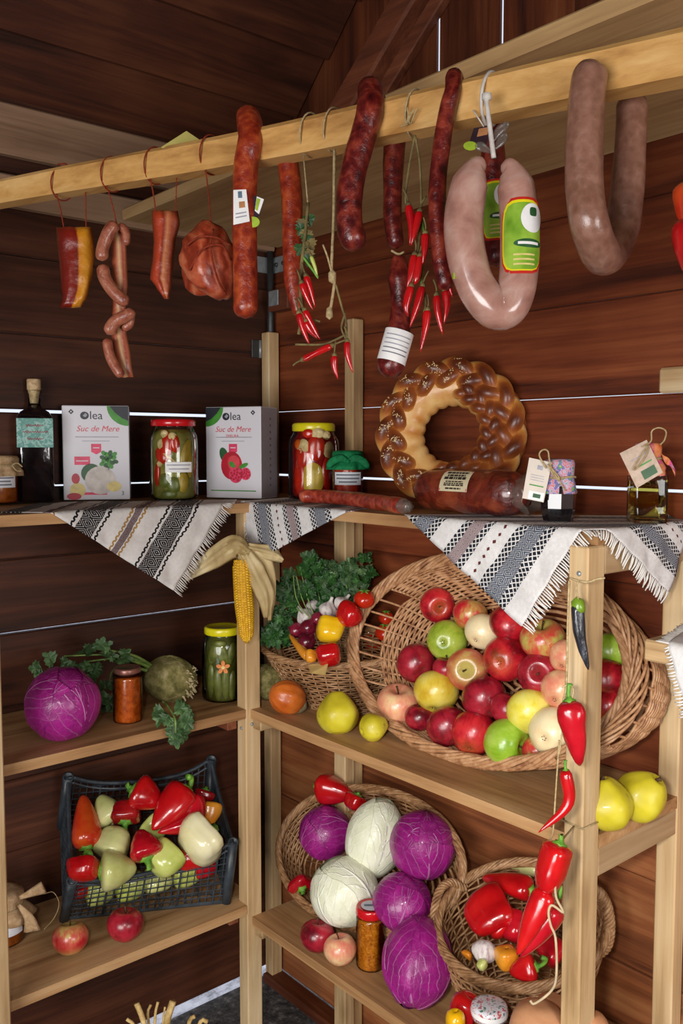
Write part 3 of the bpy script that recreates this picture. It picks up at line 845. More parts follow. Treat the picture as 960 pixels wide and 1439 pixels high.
# ------------------------------------------------------------------ woven cloths
def cloth_mat(name, bands, white='#dcd8d4'):
    """bands: (from, to, ink, kind) in metres from the fringed edge; uv.y = that distance, uv.x = along it"""
    m = Mat(name, 0.9, 0.15); uv = m.n('ShaderNodeUVMap').outputs[0]
    sx = m.n('ShaderNodeSeparateXYZ', {0: uv}); u, v = sx.outputs[0], sx.outputs[1]
    v = m.math('ADD', v, m.math('MULTIPLY', m.math('SUBTRACT', m.noise(uv, 45, 2), 0.5), 0.006))
    col = None
    c = m.coord()
    base = m.mix(m.noise(c, 150, 2), white, '#c4bfba')
    for a, b, ink, kind in bands:
        inb = m.math('MULTIPLY', m.math('GREATER_THAN', v, a), m.math('LESS_THAN', v, b))
        w = b - a
        t = m.math('DIVIDE', m.math('SUBTRACT', v, a), w)
        if kind == 'zig':                        # thin zigzag line
            z = m.math('PINGPONG', m.math('MULTIPLY', u, 1.0), 0.006)
            mask = m.math('LESS_THAN', m.math('ABSOLUTE', m.math('SUBTRACT', m.math('MULTIPLY', z, 1 / 0.006), t)), 0.48)
        elif kind == 'lozenge':                  # nested diamonds
            p = w * 0.62
            d = m.math('ADD', m.math('MULTIPLY', m.math('ABSOLUTE', m.math('SUBTRACT', t, 0.5)), 2.0), m.math('DIVIDE', m.math('PINGPONG', u, p / 2), p / 2))
            mask = m.math('GREATER_THAN', m.math('FRACT', m.math('MULTIPLY', d, 2.6)), 0.2)
        elif kind == 'net':                      # small diagonal lattice
            p = 0.011
            s1 = m.math('FRACT', m.math('DIVIDE', m.math('ADD', u, v), p)); s2 = m.math('FRACT', m.math('DIVIDE', m.math('SUBTRACT', u, v), p))
            mask = m.math('SUBTRACT', 1.0, m.math('MULTIPLY', m.math('GREATER_THAN', s1, 0.24), m.math('GREATER_THAN', s2, 0.24)))
            mask = m.math('SUBTRACT', 1.0, mask)
        elif kind == 'dots':
            mask = m.math('LESS_THAN', m.math('ADD', m.math('ABSOLUTE', m.math('SUBTRACT', t, 0.5)), m.math('DIVIDE', m.math('PINGPONG', u, 0.008), 0.008)), 0.55)
        else:
            mask = m.math('GREATER_THAN', m.math('FRACT', m.math('MULTIPLY', u, 260.0)), 0.25)
        k = m.math('MULTIPLY', inb, mask)
        base = m.mix(k, base, ink)
    m.color(base)
    wv = m.math('MULTIPLY', m.math('SINE', m.math('MULTIPLY', u, 2600.0)), m.math('SINE', m.math('MULTIPLY', v, 2600.0)))
    m.bump(wv, 0.35, 0.0008)
    return m.m
def fold_front(X, Y, z0):          # over the front of the right unit (x) and its near end (y)
    xf, ye = XB - 0.004, 0.7435
    z = z0; x, y = X, Y
    if x < xf:
        h = xf - x; z -= h; x = xf - 0.0035 * min(1, h / .004)
    if y < ye:
        h = ye - y; z -= h; y = ye - 0.0035 * min(1, h / .004)
    if x > XW - 0.012:
        h = x - (XW - 0.012); z += h * .8; x = XW - 0.012 - 0.1 * h
    return np.array([x, y, z])
def fold_left(X, Y, z0):
    yf = YF - 0.0155
    if Y < yf:
        h = yf - Y; return np.array([X, yf - 0.0035 * min(1, h / .004), z0 - h])
    return np.array([X, min(Y, YW - 0.01), z0])
def make_cloth(name, A, B, Cq, D, fold, z0, mat, label, fringe_side=True, nu=44, nv=64, wave=0.004, seed=0, fl=0.022):
    """A-B fringed edge, D above A, C above B, all in flat shelf coordinates"""
    A, B, Cq, D = [np.array(p, float) for p in (A, B, Cq, D)]
    LAB = np.linalg.norm(B - A); LAD = np.linalg.norm(D - A)
    def fp(a, b):
        q = (A * (1 - a) + B * a) * (1 - b) + (D * (1 - a) + Cq * a) * b
        return q
    def fn(a, b):
        q = fp(a, b); p = fold(q[0], q[1], z0)
        hang = max(0.0, z0 - p[2])
        k = min(1.0, hang / .05)
        wv = wave * k * (math.sin(q[0] * 38 + q[1] * 31 + seed) + 0.5 * math.sin(q[0] * 83 - q[1] * 60 + seed))
        out = np.array([-1, 0, 0]) if fold is fold_front and p[0] < XB and p[1] > 0.75 else np.array([0, -1, 0])
        p = p + out * (abs(wv) * 1.0 + wave * .3 * k)
        if k == 0: p = p + np.array([0, 0, 0.0006 * math.sin(q[0] * 60 + q[1] * 44)])
        return p
    g = Geo(); patch(g, fn, nu, nv, lambda a, b: (a * LAB, b * LAD))
    o = obj(name, g, mat)
    md = o.modifiers.new('thickness', 'SOLIDIFY'); md.thickness = 0.0012; md.offset = 1
    tag(o, label, 'cloth')
    if fringe_side:
        g = Geo(); q = random.Random(seed + 5)
        n = int(LAB / 0.0042)
        ed = unit(A - D)
        for i in range(n):
            a = (i + .5) / n; q0 = fp(a, 0)
            p0 = fn(a, 0.004)
            L = fl * q.uniform(.75, 1.15)
            e = q0 + ed * L; p2 = fold(e[0], e[1], z0)
            fall = max(0, z0 - p0[2]) > 0.002
            if fall:
                p2 = p0 * .5 + p2 * .5 if p2[2] > p0[2] - L * .3 else p2
                p2 = p2 + np.array([q.uniform(-.003, .003), q.uniform(-.003, .003), -0.004])
            mid = (p0 + p2) / 2 + np.array([q.uniform(-.002, .002) - .001, q.uniform(-.002, .002) - .001, 0.0])
            tube(g, spl([p0, mid, p2], 5), [.0011, .0013, .0013, .0011, .0009], 5)
        stuff(obj('fringe', g, plain(name + '_fringe_yarn', '#d8d4ce', 0.9, 0.1, var=0.05), o))
    return o
INK, PLUM, OCH, SLATE, ROSE = '#17161c', '#4a2430', '#a07c46', '#4a5260', '#80686a'
CL1 = cloth_mat('black_striped_weave', [(.048, .054, INK, 'zig'), (.059, .098, INK, 'lozenge'), (.058, .060, INK, 'solid'), (.098, .100, INK, 'solid'), (.104, .110, INK, 'zig'),
    (.145, .151, OCH, 'zig'), (.153, .167, PLUM, 'lozenge'), (.169, .175, OCH, 'zig'), (.207, .213, INK, 'zig'), (.217, .256, INK, 'lozenge'), (.262, .268, INK, 'zig'), (.30, .306, OCH, 'zig'), (.308, .322, PLUM, 'lozenge'), (.36, .40, INK, 'lozenge')])
CL2 = cloth_mat('blue_grey_patterned_weave', [(.040, .058, '#20242c', 'net'), (.058, .088, SLATE, 'lozenge'), (.088, .106, '#20242c', 'net'), (.124, .130, '#5c2a26', 'dots'),
    (.148, .162, '#20242c', 'net'), (.162, .186, ROSE, 'lozenge'), (.186, .200, '#20242c', 'net'), (.235, .253, '#20242c', 'net'), (.253, .283, SLATE, 'lozenge'), (.283, .30, '#20242c', 'net'), (.34, .37, ROSE, 'lozenge')], '#e6e4e4')
CL3 = cloth_mat('plain_white_weave', [], '#e4e2e2')
ZC = T1 + 0.0014
# left cloth: apex under the front edge
yf = YF - 0.0155
ap = on(243, 830, 1, yf - .004); le = on(70, 716, 1, yf - .004); re = on(315, 709, 1, yf - .004)
A = np.array([ap[0], yf - (ZC - ap[2])]); B_ = np.array([re[0], yf + .001]); Lr = np.array([le[0], yf + .001])
dB = unit(B_ - A); dL = unit(Lr - A)
make_cloth('striped_cloth', A, A + dB * 0.36, A + dB * 0.30 + dL * 0.40, A + dL * 0.40, fold_left, ZC, CL1, 'black and white striped woven cloth hanging as a triangle below the left boxes', seed=1)
# middle cloth in the corner
xf = XB - 0.004
ap = on(354, 792, 0, xf - .004); le = on(341, 712, 0, xf - .004); re = on(490, 722, 0, xf - .004)
A = np.array([xf - (ZC - ap[2]), ap[1]]); B_ = np.array([xf, le[1]]); R_ = np.array([xf, re[1]])
dB = unit(B_ - A); dR = unit(R_ - A)
make_cloth('patterned_cloth', A, A + dB * 0.30, A + dB * 0.26 + dR * 0.30, A + dR * 0.36, fold_front, ZC + .0006, CL2, 'blue grey patterned cloth hanging in the corner above the corn husk', seed=2, wave=.002, fl=.014)
# right cloth, over front edge and near end
A3 = on(735, 880, 0, xf - .004); B3 = on(938, 832, 1, 0.738)
A = np.array([xf - (ZC - A3[2]), A3[1]]); B_ = np.array([B3[0], 0.7435 - (ZC - B3[2])])
dAB = unit(B_ - A); L3 = on(572, 728, 0, xf)
dL = unit(np.array([xf, L3[1]]) - A)
dP = np.array([-dAB[1], dAB[0]]); dP = dP if dP[0] > 0 else -dP
make_cloth('patterned_cloth', A, B_, B_ + dP * 0.22, A + dL * 0.33, fold_front, ZC + .0004, CL2, 'large white bordered patterned cloth hanging over the apple basket and the board end', seed=3, wave=.0035, fl=.02, nu=64)
# white cloth on the next stall's board
def fold_side(X, Y, z0):
    x, y, z = X, Y, z0
    if x < 1.108: z -= (1.108 - x); x = 1.1045
    return np.array([x, y, z])
zc = 1.2236
ap = on(961, 1008, 0, 1.1045)
A = np.array([1.40, .70]); Bq = np.array([1.108 - (zc - ap[2]), ap[1]])
make_cloth('white_cloth', A, Bq, Bq + np.array([.05, -.30]), A + np.array([0, -.32]), fold_side, zc, CL3, 'white fringed cloth draped over a board end at the right frame edge', seed=4, wave=.004, fl=.016)

# ------------------------------------------------------------------ things on the top board
ZT = T1 + 0.004
def facing(p): d = tocam(p); return math.atan2(d[1], d[0])
def shelfpt(px, t, z=ZT):
    p = at(px, 640, t); p[2] = z; return p
# jam jar with a cloth cover at the left edge
def frill_cap(parent, c, r, h, mat, flare=1.35, tie=None, n=48, drop=0.02, name='cloth_cover', seed=0, seg=9):
    """gathered cloth cover: flat top, tie, flared skirt"""
    g = Geo(); prof = [(0, h), (r * .6, h), (r * .98, h - .002), (r * 1.05, h - .008), (r * 1.02, h * .35), (r * flare * .92, h * .35 - drop * .5), (r * flare, h * .35 - drop)]
    lathe(g, prof, n, c, fn=lambda a, i, hh: 1 + (0.09 * math.sin(seg * a + seed) * max(0, i - 3) / 3 + (0.10 * math.sin(2 * a + seed) if i == 6 else 0)) + .015 * math.sin(5 * a + i))
    o = obj(name, g, mat, parent)
    if tie is not None:
        a = np.linspace(0, 2 * math.pi, 40, endpoint=False)
        P = np.array([[c[0] + r * 1.07 * math.cos(x), c[1] + r * 1.07 * math.sin(x), c[2] + h * .36 + .001 * math.sin(3 * x)] for x in a])
        obj('tie', tube(Geo(), P, .0018, 6, closed=True), tie, parent)
    return o
M_JAM = mottled('apricot_jam', [(0.3, '#8a3c0c'), (0.6, '#b8601a'), (0.8, '#c87a2c')], 50, 0.25, 0.5, 0.4)
M_BURLAP = mottled('beige_cloth', [(0.3, '#9a7a54'), (0.7, '#c4a682')], 90, 0.9, 0.1, bump=0.5, bscale=300)
M_LABELP = plain('pale_label_paper', '#d4d6dc', 0.6, 0.3, var=0.04)
p = shelfpt(-4, 1.90); r = 0.043
j = thing('jam_jar', 'orange jam jar with beige cloth cover at the left frame edge of the top board', 'jar', p)
glass_jar(j, p, r, 0.092, .86, .86, .9, M_JAM); label_on(j, p, r, facing(p), 0.9, .034, .06, M_LABELP, 3)
frill_cap(j, (p[0], p[1], p[2] + .068), r * .96, .034, M_BURLAP, 1.3, M_TWINE, drop=.022)
q = p + tocam(p) * .045 + RT * .03 + ZZ * .082
g = Geo(); tube(g, spl([q, q + RT * .012 + ZZ * .004, q + RT * .022 - ZZ * .004], 6), .0016, 6); tube(g, spl([q, q + RT * .01 - ZZ * .012, q + RT * .02 - ZZ * .012], 6), .0016, 6)
obj('bow', g, M_TWINE, j)
# square dark bottle with a cork
p = shelfpt(50, 1.965); fd = tocam(p); ex = unit(np.cross(ZZ, fd)); hw_ = 0.0385
bt = thing('syrup_bottle', 'square dark glass bottle with cork and teal label standing left of the first white box', 'bottle', p)
M_SYRUP = mottled('dark_syrup', [(0.4, '#0a0608'), (0.7, '#1c1214')], 40, 0.08, 0.6, 0.6, bump=0.3, bscale=50)
g = Geo(); prof = [(hw_ * .9, 0), (hw_, .004), (hw_, .118), (hw_ * .97, .186), (hw_ * .8, .196), (.018, .204), (.0135, .211)]
lathe(g, prof, 40, p, fn=lambda a, i, h: (1 / max(abs(math.cos(a)), abs(math.sin(a)))) ** (.82 if i < 5 else .2), side=ex)
obj('body', g, M_SYRUP, bt)
obj('neck', lathe(Geo(), [(.0135, .211), (.013, .235), (.016, .237), (.016, .243), (.013, .245)], 24, p), M_GLASS, bt)
obj('cork', lathe(Geo(), [(.009, .215), (.011, .236), (.0145, .2455), (.0148, .266), (.0135, .268), (0, .268)], 24, p), mottled('cork', [(0.3, '#a88862'), (0.7, '#d6bd94')], 120, 0.8, 0.2), bt)
M_TEAL = mottled('teal_flower_label', [(0.32, '#7ea8a0'), (0.45, '#4f8c80'), (0.55, '#9cc0ba'), (0.65, '#54927e'), (0.75, '#b8b4cc')], 70, 0.5, 0.4, bump=0)
c = p + fd * (hw_ * 1.035) + ZZ * .150
lb = obj('label', obox(c, ex, fd, ZZ, .0375, .0006, .0315, .0003), M_TEAL, bt, smooth=False)
M_PINKINK = plain('pink_ink', '#b04a5c', 0.6)
for k, (w, zz_) in enumerate(((.018, .016), (.026, .002), (.016, -.013))):
    P = [c + fd * .0011 + ex * x + ZZ * (zz_ + .003 * math.sin(x * 1300 + k) * (.6 + .4 * math.sin(x * 310))) for x in np.linspace(-w, w, 90)]
    obj('script', tube(Geo(), P, .0006, 4), M_PINKINK, lb)

# the two juice boxes
M_CARTON = Mat('glossy_white_carton', 0.22, 0.5, 0.5); M_CARTON.color('#d6d4da'); M_CARTON = M_CARTON.m
M_CSIDE = plain('grey_carton_side', '#8f8488', 0.4, 0.4, var=.03)
M_NAVY = plain('navy_ink', '#20242e', 0.4); M_LEAFG = plain('leaf_green_ink', '#3f8a2c', 0.4); M_CORAL = plain('coral_ink', '#d0404c', 0.4)
M_PINK = plain('pink_ink_badge', '#d83a62', 0.4); M_BERRY = plain('berry_ink', '#b4142c', 0.35); M_DKGREEN = plain('dark_green_ink', '#23542a', 0.4); M_CREAMINK = plain('cream_ink', '#d8c37a', 0.4)
M_ROOTINK = plain('pale_root_ink', '#c9c0b8', 0.3)
M_GREYINK = plain('light_grey_ink', '#9a9aa4', 0.5)
def carton(px, t, turn, label, mirror):
    p = shelfpt(px, t); d = tocam(p); a = math.atan2(d[1], d[0]) + turn
    fn_ = np.array([math.cos(a), math.sin(a), 0]); ex = np.cross(ZZ, fn_); W, H, D = .146, .2125, .085
    b = thing('juice_box', label, 'box', p)
    cen = p - fn_ * 0.0 + ZZ * H / 2
    body = obj('carton', obox(cen, ex, fn_, ZZ, W / 2, D / 2, H / 2, .0015), M_CARTON, b, smooth=False)
    o = p + fn_ * (D / 2 + .0005)                 # foot of the front face
    def F_(poly, m, n, k=0, lab=None): return flat(poly, o + fn_ * (.0002 * k), ex, ZZ, m, body, n, lab)
    s = 1 if mirror else -1
    # side panel tint and print
    flat([(-D / 2 + .002, .002), (D / 2 - .002, .002), (D / 2 - .002, H - .002), (-D / 2 + .002, H - .002)], p + ex * (W / 2 + .0004), -fn_, ZZ, M_CSIDE, body, 'side_panel')
    for k in range(11):
        y = .03 + k * .0155
        flat(disc(.004, y, .0035, .003, 6), p + ex * (W / 2 + .0007), -fn_, ZZ, M_BROWNINK, body, 'side_print')
    # corner leaf
    def arc(sx, r, n=10): return [(sx * (W / 2 - .001), H - .001)] + [(sx * (W / 2 - .001 - r * math.cos(t_)), H - .001 - r * .95 * math.sin(t_)) for t_ in np.linspace(0, math.pi / 2, n)]
    sx = -1 if mirror else 1
    pl = arc(sx, .047); F_(pl if sx > 0 else pl[::-1], M_LEAFG, 'corner_leaf', 0)
    pl = [(sx * (W / 2 - .001), H - .001), (sx * (W / 2 - .042), H - .001), (sx * (W / 2 - .030), H - .016), (sx * (W / 2 - .015), H - .028), (sx * (W / 2 - .001), H - .034)]
    F_(pl if sx < 0 else pl[::-1], M_NAVY, 'corner_shade', 1)
    # small emblem
    ex0 = -sx * (W / 2 - .020); F_([(ex0, H - .008), (ex0 - .006, H - .014), (ex0, H - .020), (ex0 + .006, H - .014)], M_NAVY, 'emblem', 0)
    F_(disc(ex0, H - .014, .0018, n=8), M_CARTON, 'emblem_gap', 1)
    # brand line: a leaf disc for the first letter, then lea
    lx = -.018 if not mirror else -.012
    F_(disc(lx - .006, H - .0225, .0095, .0088, 18), M_NAVY, 'leaf_disc', 0)
    F_([(lx - .010, H - .023), (lx - .004, H - .0165), (lx + .0005, H - .021), (lx - .004, H - .0265)], M_GREYINK, 'leaf_vein', 1)
    lettering('lea', o + fn_ * .0002 + ex * (lx + .0045) + ZZ * (H - .0305), ex, ZZ, .026, M_NAVY, body, align='LEFT')
    lettering('Suc de Mere', o + fn_ * .0002 + ex * (.004 if not mirror else .0) + ZZ * (H - .058), ex, ZZ, .0185, M_CORAL, body, shear=.3)
    F_([(-.045, H - .0715), (.05, H - .0715), (.05, H - .0695), (-.045, H - .0695)], M_GREYINK, 'small_print', 0)
    F_([(-.03, H - .0805), (.03, H - .0805), (.03, H - .079), (-.03, H - .079)], M_GREYINK, 'small_print', 0)
    F_([(-.011, H - .086), (.011, H - .086), (.011, H - .104), (0, H - .110), (-.011, H - .104)][::-1], M_PINK, 'badge', 0)
    F_([(-.007, H - .096), (.007, H - .096), (.007, H - .094), (-.007, H - .094)], M_CARTON, 'badge_print', 1)
    if mirror:
        lettering('ZMEURA', o + fn_ * .0002 + ZZ * (H - .0705) + ex * -.002, ex, ZZ, .009, M_CORAL, body)
        F_(disc(-.024, .100, .011, .019, 16, .35), M_DKGREEN, 'printed_leaf', 0)
        F_(disc(-.004, .076, .028, .033, 22), M_BERRY, 'printed_apple', 1); F_(disc(.002, .082, .016, .018, 16), M_CORAL, 'printed_blush', 2)
        F_(disc(-.002, .078, .010, .006, 10, -.7), M_LEAFG, 'printed_leaf', 3); F_(disc(.028, .076, .013, .005, 10, .4), M_LEAFG, 'printed_leaf', 3)
        for cx, cy, rr in ((.007, .054, .018), (.033, .057, .014)):
            F_(disc(cx, cy, rr, rr * 1.05, 16), M_PINK, 'printed_raspberry', 3)
            for k in range(14):
                a_ = k * 2.4; q_ = rr * .85 * math.sqrt((k + .5) / 14)
                F_(disc(cx + q_ * math.cos(a_), cy + q_ * math.sin(a_), rr * .17, n=7), M_BERRY, 'drupelet', 4)
        F_([(-.06, .016), (.06, .016), (.06, .0185), (-.06, .0185)], M_LEAFG, 'small_print', 0)
    else:
        F_([(-.048, .079), (-.014, .079), (-.014, .098), (-.048, .098)], M_PINK, 'badge', 0)
        F_([(-.044, .087), (-.018, .087), (-.018, .089), (-.044, .089)], M_CARTON, 'badge_print', 1)
        for k in range(17):
            a_ = k * 2.4; q_ = .019 * math.sqrt(k / 17)
            F_(disc(.026 + q_ * math.cos(a_), .090 + q_ * 1.1 * math.sin(a_), .0065, .005, 7, a_), M_DKGREEN if k % 2 else M_LEAFG, 'printed_leaf', 1)
        F_(disc(-.012, .06, .022, .022, 18), M_DKGREEN, 'printed_leaf', 0)
        F_(disc(-.046, .048, .009, .012, 14), M_BERRY, 'printed_beet', 1)
        F_(disc(-.042, .022, .017, .017, 18), M_CREAMINK, 'printed_fruit', 1); F_(disc(-.05, .008, .016, .008, 14), M_BERRY, 'printed_beet', 2)
        F_(disc(.008, .044, .034, .032, 20), M_ROOTINK, 'printed_root', 1); F_(disc(.038, .030, .016, .012, 14), M_CREAMINK, 'printed_root', 3)
        F_([(-.03, .011), (.022, .011), (.022, .017), (-.03, .017)], M_PINK, 'small_print', 0)
        lettering('3', o + fn_ * .0002 + ex * .057 + ZZ * .010, ex, ZZ, .013, M_DKGREEN, body)
    return b
M_BROWNINK = plain('brown_ink', '#5a4a44', 0.5)
carton(137, 2.055, -0.06, 'white juice box with parsley and roots printed, left of the red lidded jar', False)
carton(340, 2.115, -0.50, 'white juice box with raspberries printed, right of the red lidded jar', True)

# jar of mixed pickles, red lid
M_BRINE = mottled('cloudy_brine', [(0.3, '#5c5a24'), (0.6, '#8a8440'), (0.8, '#a29a58')], 30, 0.2, 0.5, 0.3)
M_REDLID = plain('red_lid', '#c4121c', 0.25, 0.5, 0.4, var=.05); M_YELLID = plain('yellow_lid', '#ddd018', 0.3, 0.5, 0.3, var=.05)
M_CAULI = mottled('cauliflower', [(0.3, '#b49a62'), (0.7, '#dcc896')], 90, 0.6, bump=0.6, bscale=120)
M_PKRED = plain('pickled_red_pepper', '#bb2410', 0.25, 0.5, 0.3); M_PKYEL = plain('pickled_yellow_pepper', '#c2a23a', 0.3); M_PKGRN = plain('pickled_green', '#6a7030', 0.35, var=.2)
M_PKORG = plain('pickled_carrot', '#c85a18', 0.3)
def piece(parent, c, r, ang, z, w, h, mat, rot=0.0, name='pickle_piece', th=.004, bumpy=0.0):
    """a slice pressed against the glass: a bulging patch on the cylinder"""
    g = Geo()
    def fn(a, b):
        rr = b; t_ = a * 2 * math.pi
        u = w * rr * math.cos(t_); v = h * rr * math.sin(t_)
        u, v = u * math.cos(rot) - v * math.sin(rot), u * math.sin(rot) + v * math.cos(rot)
        d = r - .0032 - th * rr ** 4 + bumpy * nz(u * 250, v * 250, ang * 3)
        q_ = ang - u / r
        return (c[0] + d * math.cos(q_), c[1] + d * math.sin(q_), c[2] + z + v)
    patch(g, fn, 22, 5)
    return obj(name, g, mat, parent)
p = shelfpt(244, 2.03); r = .0555; A_ = facing(p)
j = thing('pickle_jar', 'glass jar of mixed pickles with a red lid between the two white boxes', 'jar', p)
glass_jar(j, p, r, .176, .80, .86, .90, M_BRINE, gap=.0085); lid(j, p + ZZ * .166, .050, .016, M_REDLID)
for (a, z, w, h, m, ro) in ((-.35, .118, .017, .034, M_PKRED, .25), (.05, .128, .013, .022, M_PKRED, -.2), (.62, .105, .014, .033, M_PKYEL, .35), (-.05, .142, .012, .010, M_CAULI, 0), (-.42, .148, .011, .009, M_CAULI, 0), (-.62, .100, .022, .016, M_PKRED, .6), (-.25, .098, .026, .004, M_CAULI, .6), (-.6, .125, .012, .012, M_CAULI, 0),
                            (.45, .04, .016, .022, M_PKYEL, .1), (0.0, .035, .02, .018, M_PKGRN, .2), (-.45, .045, .018, .016, M_PKGRN, -.3), (-.85, .06, .01, .03, M_PKRED, .1), (-.25, .014, .022, .01, M_PKGRN, 0), (.85, .08, .012, .03, M_PKYEL, 0), (-.7, .082, .009, .008, M_CAULI, 0)):
    piece(j, p, r, A_ + a, z, w, h, m, ro, bumpy=.002 if m is M_CAULI else 0)
label_on(j, p, r, A_ + .22, .56, .063, .086, M_WHITE, 2, printm=M_GREYINK)
# big jar, yellow lid
p = shelfpt(441, 2.075); r = .0595; A_ = facing(p)
j = thing('pickle_jar', 'big jar of red and yellow pickled peppers with a yellow lid in the corner', 'jar', p)
glass_jar(j, p, r, .168, .80, .84, .94, plain('red_pickle_mass', '#8c1014', 0.25, 0.5, 0.3, var=.2), gap=.0085); lid(j, p + ZZ * .155, .0495, .020, M_YELLID)
for (a, z, w, h, m, ro) in ((-.05, .047, .031, .037, M_PKYEL, 0), (.1, .118, .024, .03, M_PKRED, .2), (-.55, .10, .02, .03, M_PKRED, 0), (.75, .112, .018, .02, M_CAULI, 0), (.2, .150, .02, .012, M_CAULI, 0), (-.5, .118, .018, .02, M_CAULI, .4), (-.75, .125, .014, .012, M_PKORG, 0), (.7, .06, .02, .04, M_PKRED, 0), (-.7, .05, .02, .04, M_PKRED, 0), (.6, .146, .014, .01, M_CAULI, 0), (-.25, .150, .016, .01, M_PKRED, 0)):
    piece(j, p, r, A_ + a, z, w, h, m, ro, bumpy=.002 if m is M_CAULI else 0)
# small jar, green cover
M_ZAC = mottled('red_vegetable_spread', [(0.3, '#8a1c0c'), (0.6, '#b83016'), (0.8, '#c84a20')], 80, 0.25, 0.5, 0.3)
M_GCLOTH = mottled('green_gauze', [(0.3, '#0c5a34'), (0.7, '#15804c')], 90, 0.7, 0.2, bump=0.4, bscale=200)
p = shelfpt(489, 1.985); r = .0345; A_ = facing(p)
j = thing('spread_jar', 'small jar of red spread under a green cloth cap beside the yellow lidded jar', 'jar', p)
glass_jar(j, p, r, .092, .84, .86, .95, M_ZAC); label_on(j, p, r, A_, .95, .036, .064, M_LABELP, 3)
frill_cap(j, p + ZZ * .078, r * .98, .034, M_GCLOTH, 1.42, None, drop=.020, seed=1)
q = p + tocam(p) * (r * 1.12) + ZZ * .088
g = Geo()
for s_ in (-1, 1):
    tube(g, spl([q, q + RT * s_ * .018 + ZZ * .007, q + RT * s_ * .036 - ZZ * .002, q + RT * s_ * .044 - ZZ * .014], 9), [.004, .007, .009, .009, .009, .009, .008, .007, .004], 8, flat=.45)
lathe(g, [(0, -.006), (.006, -.003), (.006, .003), (0, .006)], 10, q)
obj('bow', g, M_GCLOTH, j)
# sausage skins
def saus_mat(name, a, b, c, rough=0.34, coat=0.25, scale=45, bump=0.5):
    m = Mat(name, rough, 0.5, coat); v = m.coord()
    n1 = m.noise(v, scale, 5, 0.65, 0.6); n2 = m.n('ShaderNodeTexVoronoi', {'Vector': v, 'Scale': scale * 1.6}).outputs['Distance']
    f = m.math('ADD', m.math('MULTIPLY', n1, 0.75), m.math('MULTIPLY', n2, 0.3))
    m.color(m.ramp(f, [(0.35, a), (0.52, b), (0.70, c)])); m.bump(m.math('ADD', m.noise(v, scale * 2.2, 4), n1), bump, 0.003)
    return m.m
S_ORANGE = saus_mat('paprika_sausage_skin', '#6a1a0c', '#8c2c16', '#ac4a22')
S_RED = saus_mat('dark_red_sausage_skin', '#300707', '#5a1210', '#8a3424')
S_BROWNRED = saus_mat('brown_red_sausage_skin', '#6c1d12', '#963222', '#b5583c')
S_PINK = saus_mat('pale_pink_sausage_skin', '#966a5e', '#ac8072', '#bc998c', 0.24, 0.5, 25, 0.08)
S_GREY = saus_mat('grey_brown_sausage_skin', '#76503f', '#845c4c', '#926a5a', 0.32, 0.3, 60, 0.25)
S_LINK = saus_mat('fresh_link_skin', '#743426', '#96543e', '#ac6e54')
def sausage_geo(P, r, n=16, wr=0.05, seed=0, ends=(1, 1), m=60, taper=0.035):
    C_ = spl(P, m)
    L = np.concatenate([[0], np.cumsum(np.linalg.norm(np.diff(C_, axis=0), axis=1))]); s = L / L[-1]
    R_ = np.full(m, float(r)) if np.isscalar(r) else np.interp(s, np.linspace(0, 1, len(r)), r)
    R_ = R_ * np.array([1 + wr * nz(x * L[-1] * 30, seed * 3.1) for x in s])
    for i in range(m):
        if ends[0]: R_[i] *= math.sqrt(max(.0016, 1 - max(0, 1 - L[i] / (r if np.isscalar(r) else r[0])) ** 2))
        if ends[1]: R_[i] *= math.sqrt(max(.0016, 1 - max(0, 1 - (L[-1] - L[i]) / (r if np.isscalar(r) else r[-1])) ** 2))
    g = Geo()
    return tube(g, C_, R_, n, lobe=lambda a, t: 1 + wr * nz(math.cos(a) * 2 + seed, math.sin(a) * 2, t * L[-1] * 40))
def pp(L, t): return [at(x, y, t if np.isscalar(t) else t[i]) for i, (x, y) in enumerate(L)]

# sausage lying on the board edge
P = [onplane(x, y, (0, 0, ZT + .0155), (0, 0, 1)) for x, y in ((421, 697), (455, 698), (500, 702), (540, 707), (566, 711))]
s_ = thing('lying_sausage', 'thin brown smoked sausage lying along the board edge in front of the jars', 'sausage', P[2])
obj('casing', sausage_geo(P, .0148, seed=3), S_BROWNRED, s_)
c = onplane(573, 714, (0, 0, ZT + .014), (0, 0, 1))
g = Geo(); lathe(g, [(.0145, 0), (.013, .006), (.006, .012), (.011, .022), (.004, .026)], 14, P[-1], unit(P[-1] - P[-2]), fn=lambda a, i, h: 1 + .1 * math.cos(5 * a) * (i > 1))
M_FILM = Mat('clear_film_wrap', 0.18, 0.6, 0.3); M_FILM.b.inputs['Alpha'].default_value = 0.4; M_FILM.color('#6f665e'); M_FILM = M_FILM.m
obj('film_end', g, M_FILM, s_)

# braided bread ring leaning on the right wall
M_CRUST = Mat('bread_crust', 0.4, 0.5, 0.15); _t = M_CRUST.n('ShaderNodeAttribute', attribute_name='tone').outputs['Fac']; _c = M_CRUST.coord()
_n = M_CRUST.noise(_c, 40, 4, 0.6)
M_CRUST.color(M_CRUST.ramp(M_CRUST.math('ADD', _t, M_CRUST.math('MULTIPLY_ADD', _n, .3, -.15)), [(0.10, '#dcb474'), (0.32, '#c4843e'), (0.55, '#8f4a1e'), (0.85, '#57240e')])); M_CRUST.bump(M_CRUST.noise(_c, 90, 4), .25, .002); M_CRUST = M_CRUST.m
bc = at(634, 609, 1.80); bn = unit(tocam(bc) * 0.94 - RT * 0.20 + ZZ * 0.16)
be1 = unit(np.cross(ZZ, bn)); be2 = np.cross(bn, be1)
bz0 = bc[2]
bread = thing('braided_bread', 'large glossy braided bread ring with sesame leaning against the right wall', 'bread', bc - ZZ * .15)
def ringpt(a, rad, off): return bc + be1 * (rad * math.cos(a)) + be2 * (rad * math.sin(a)) + bn * off
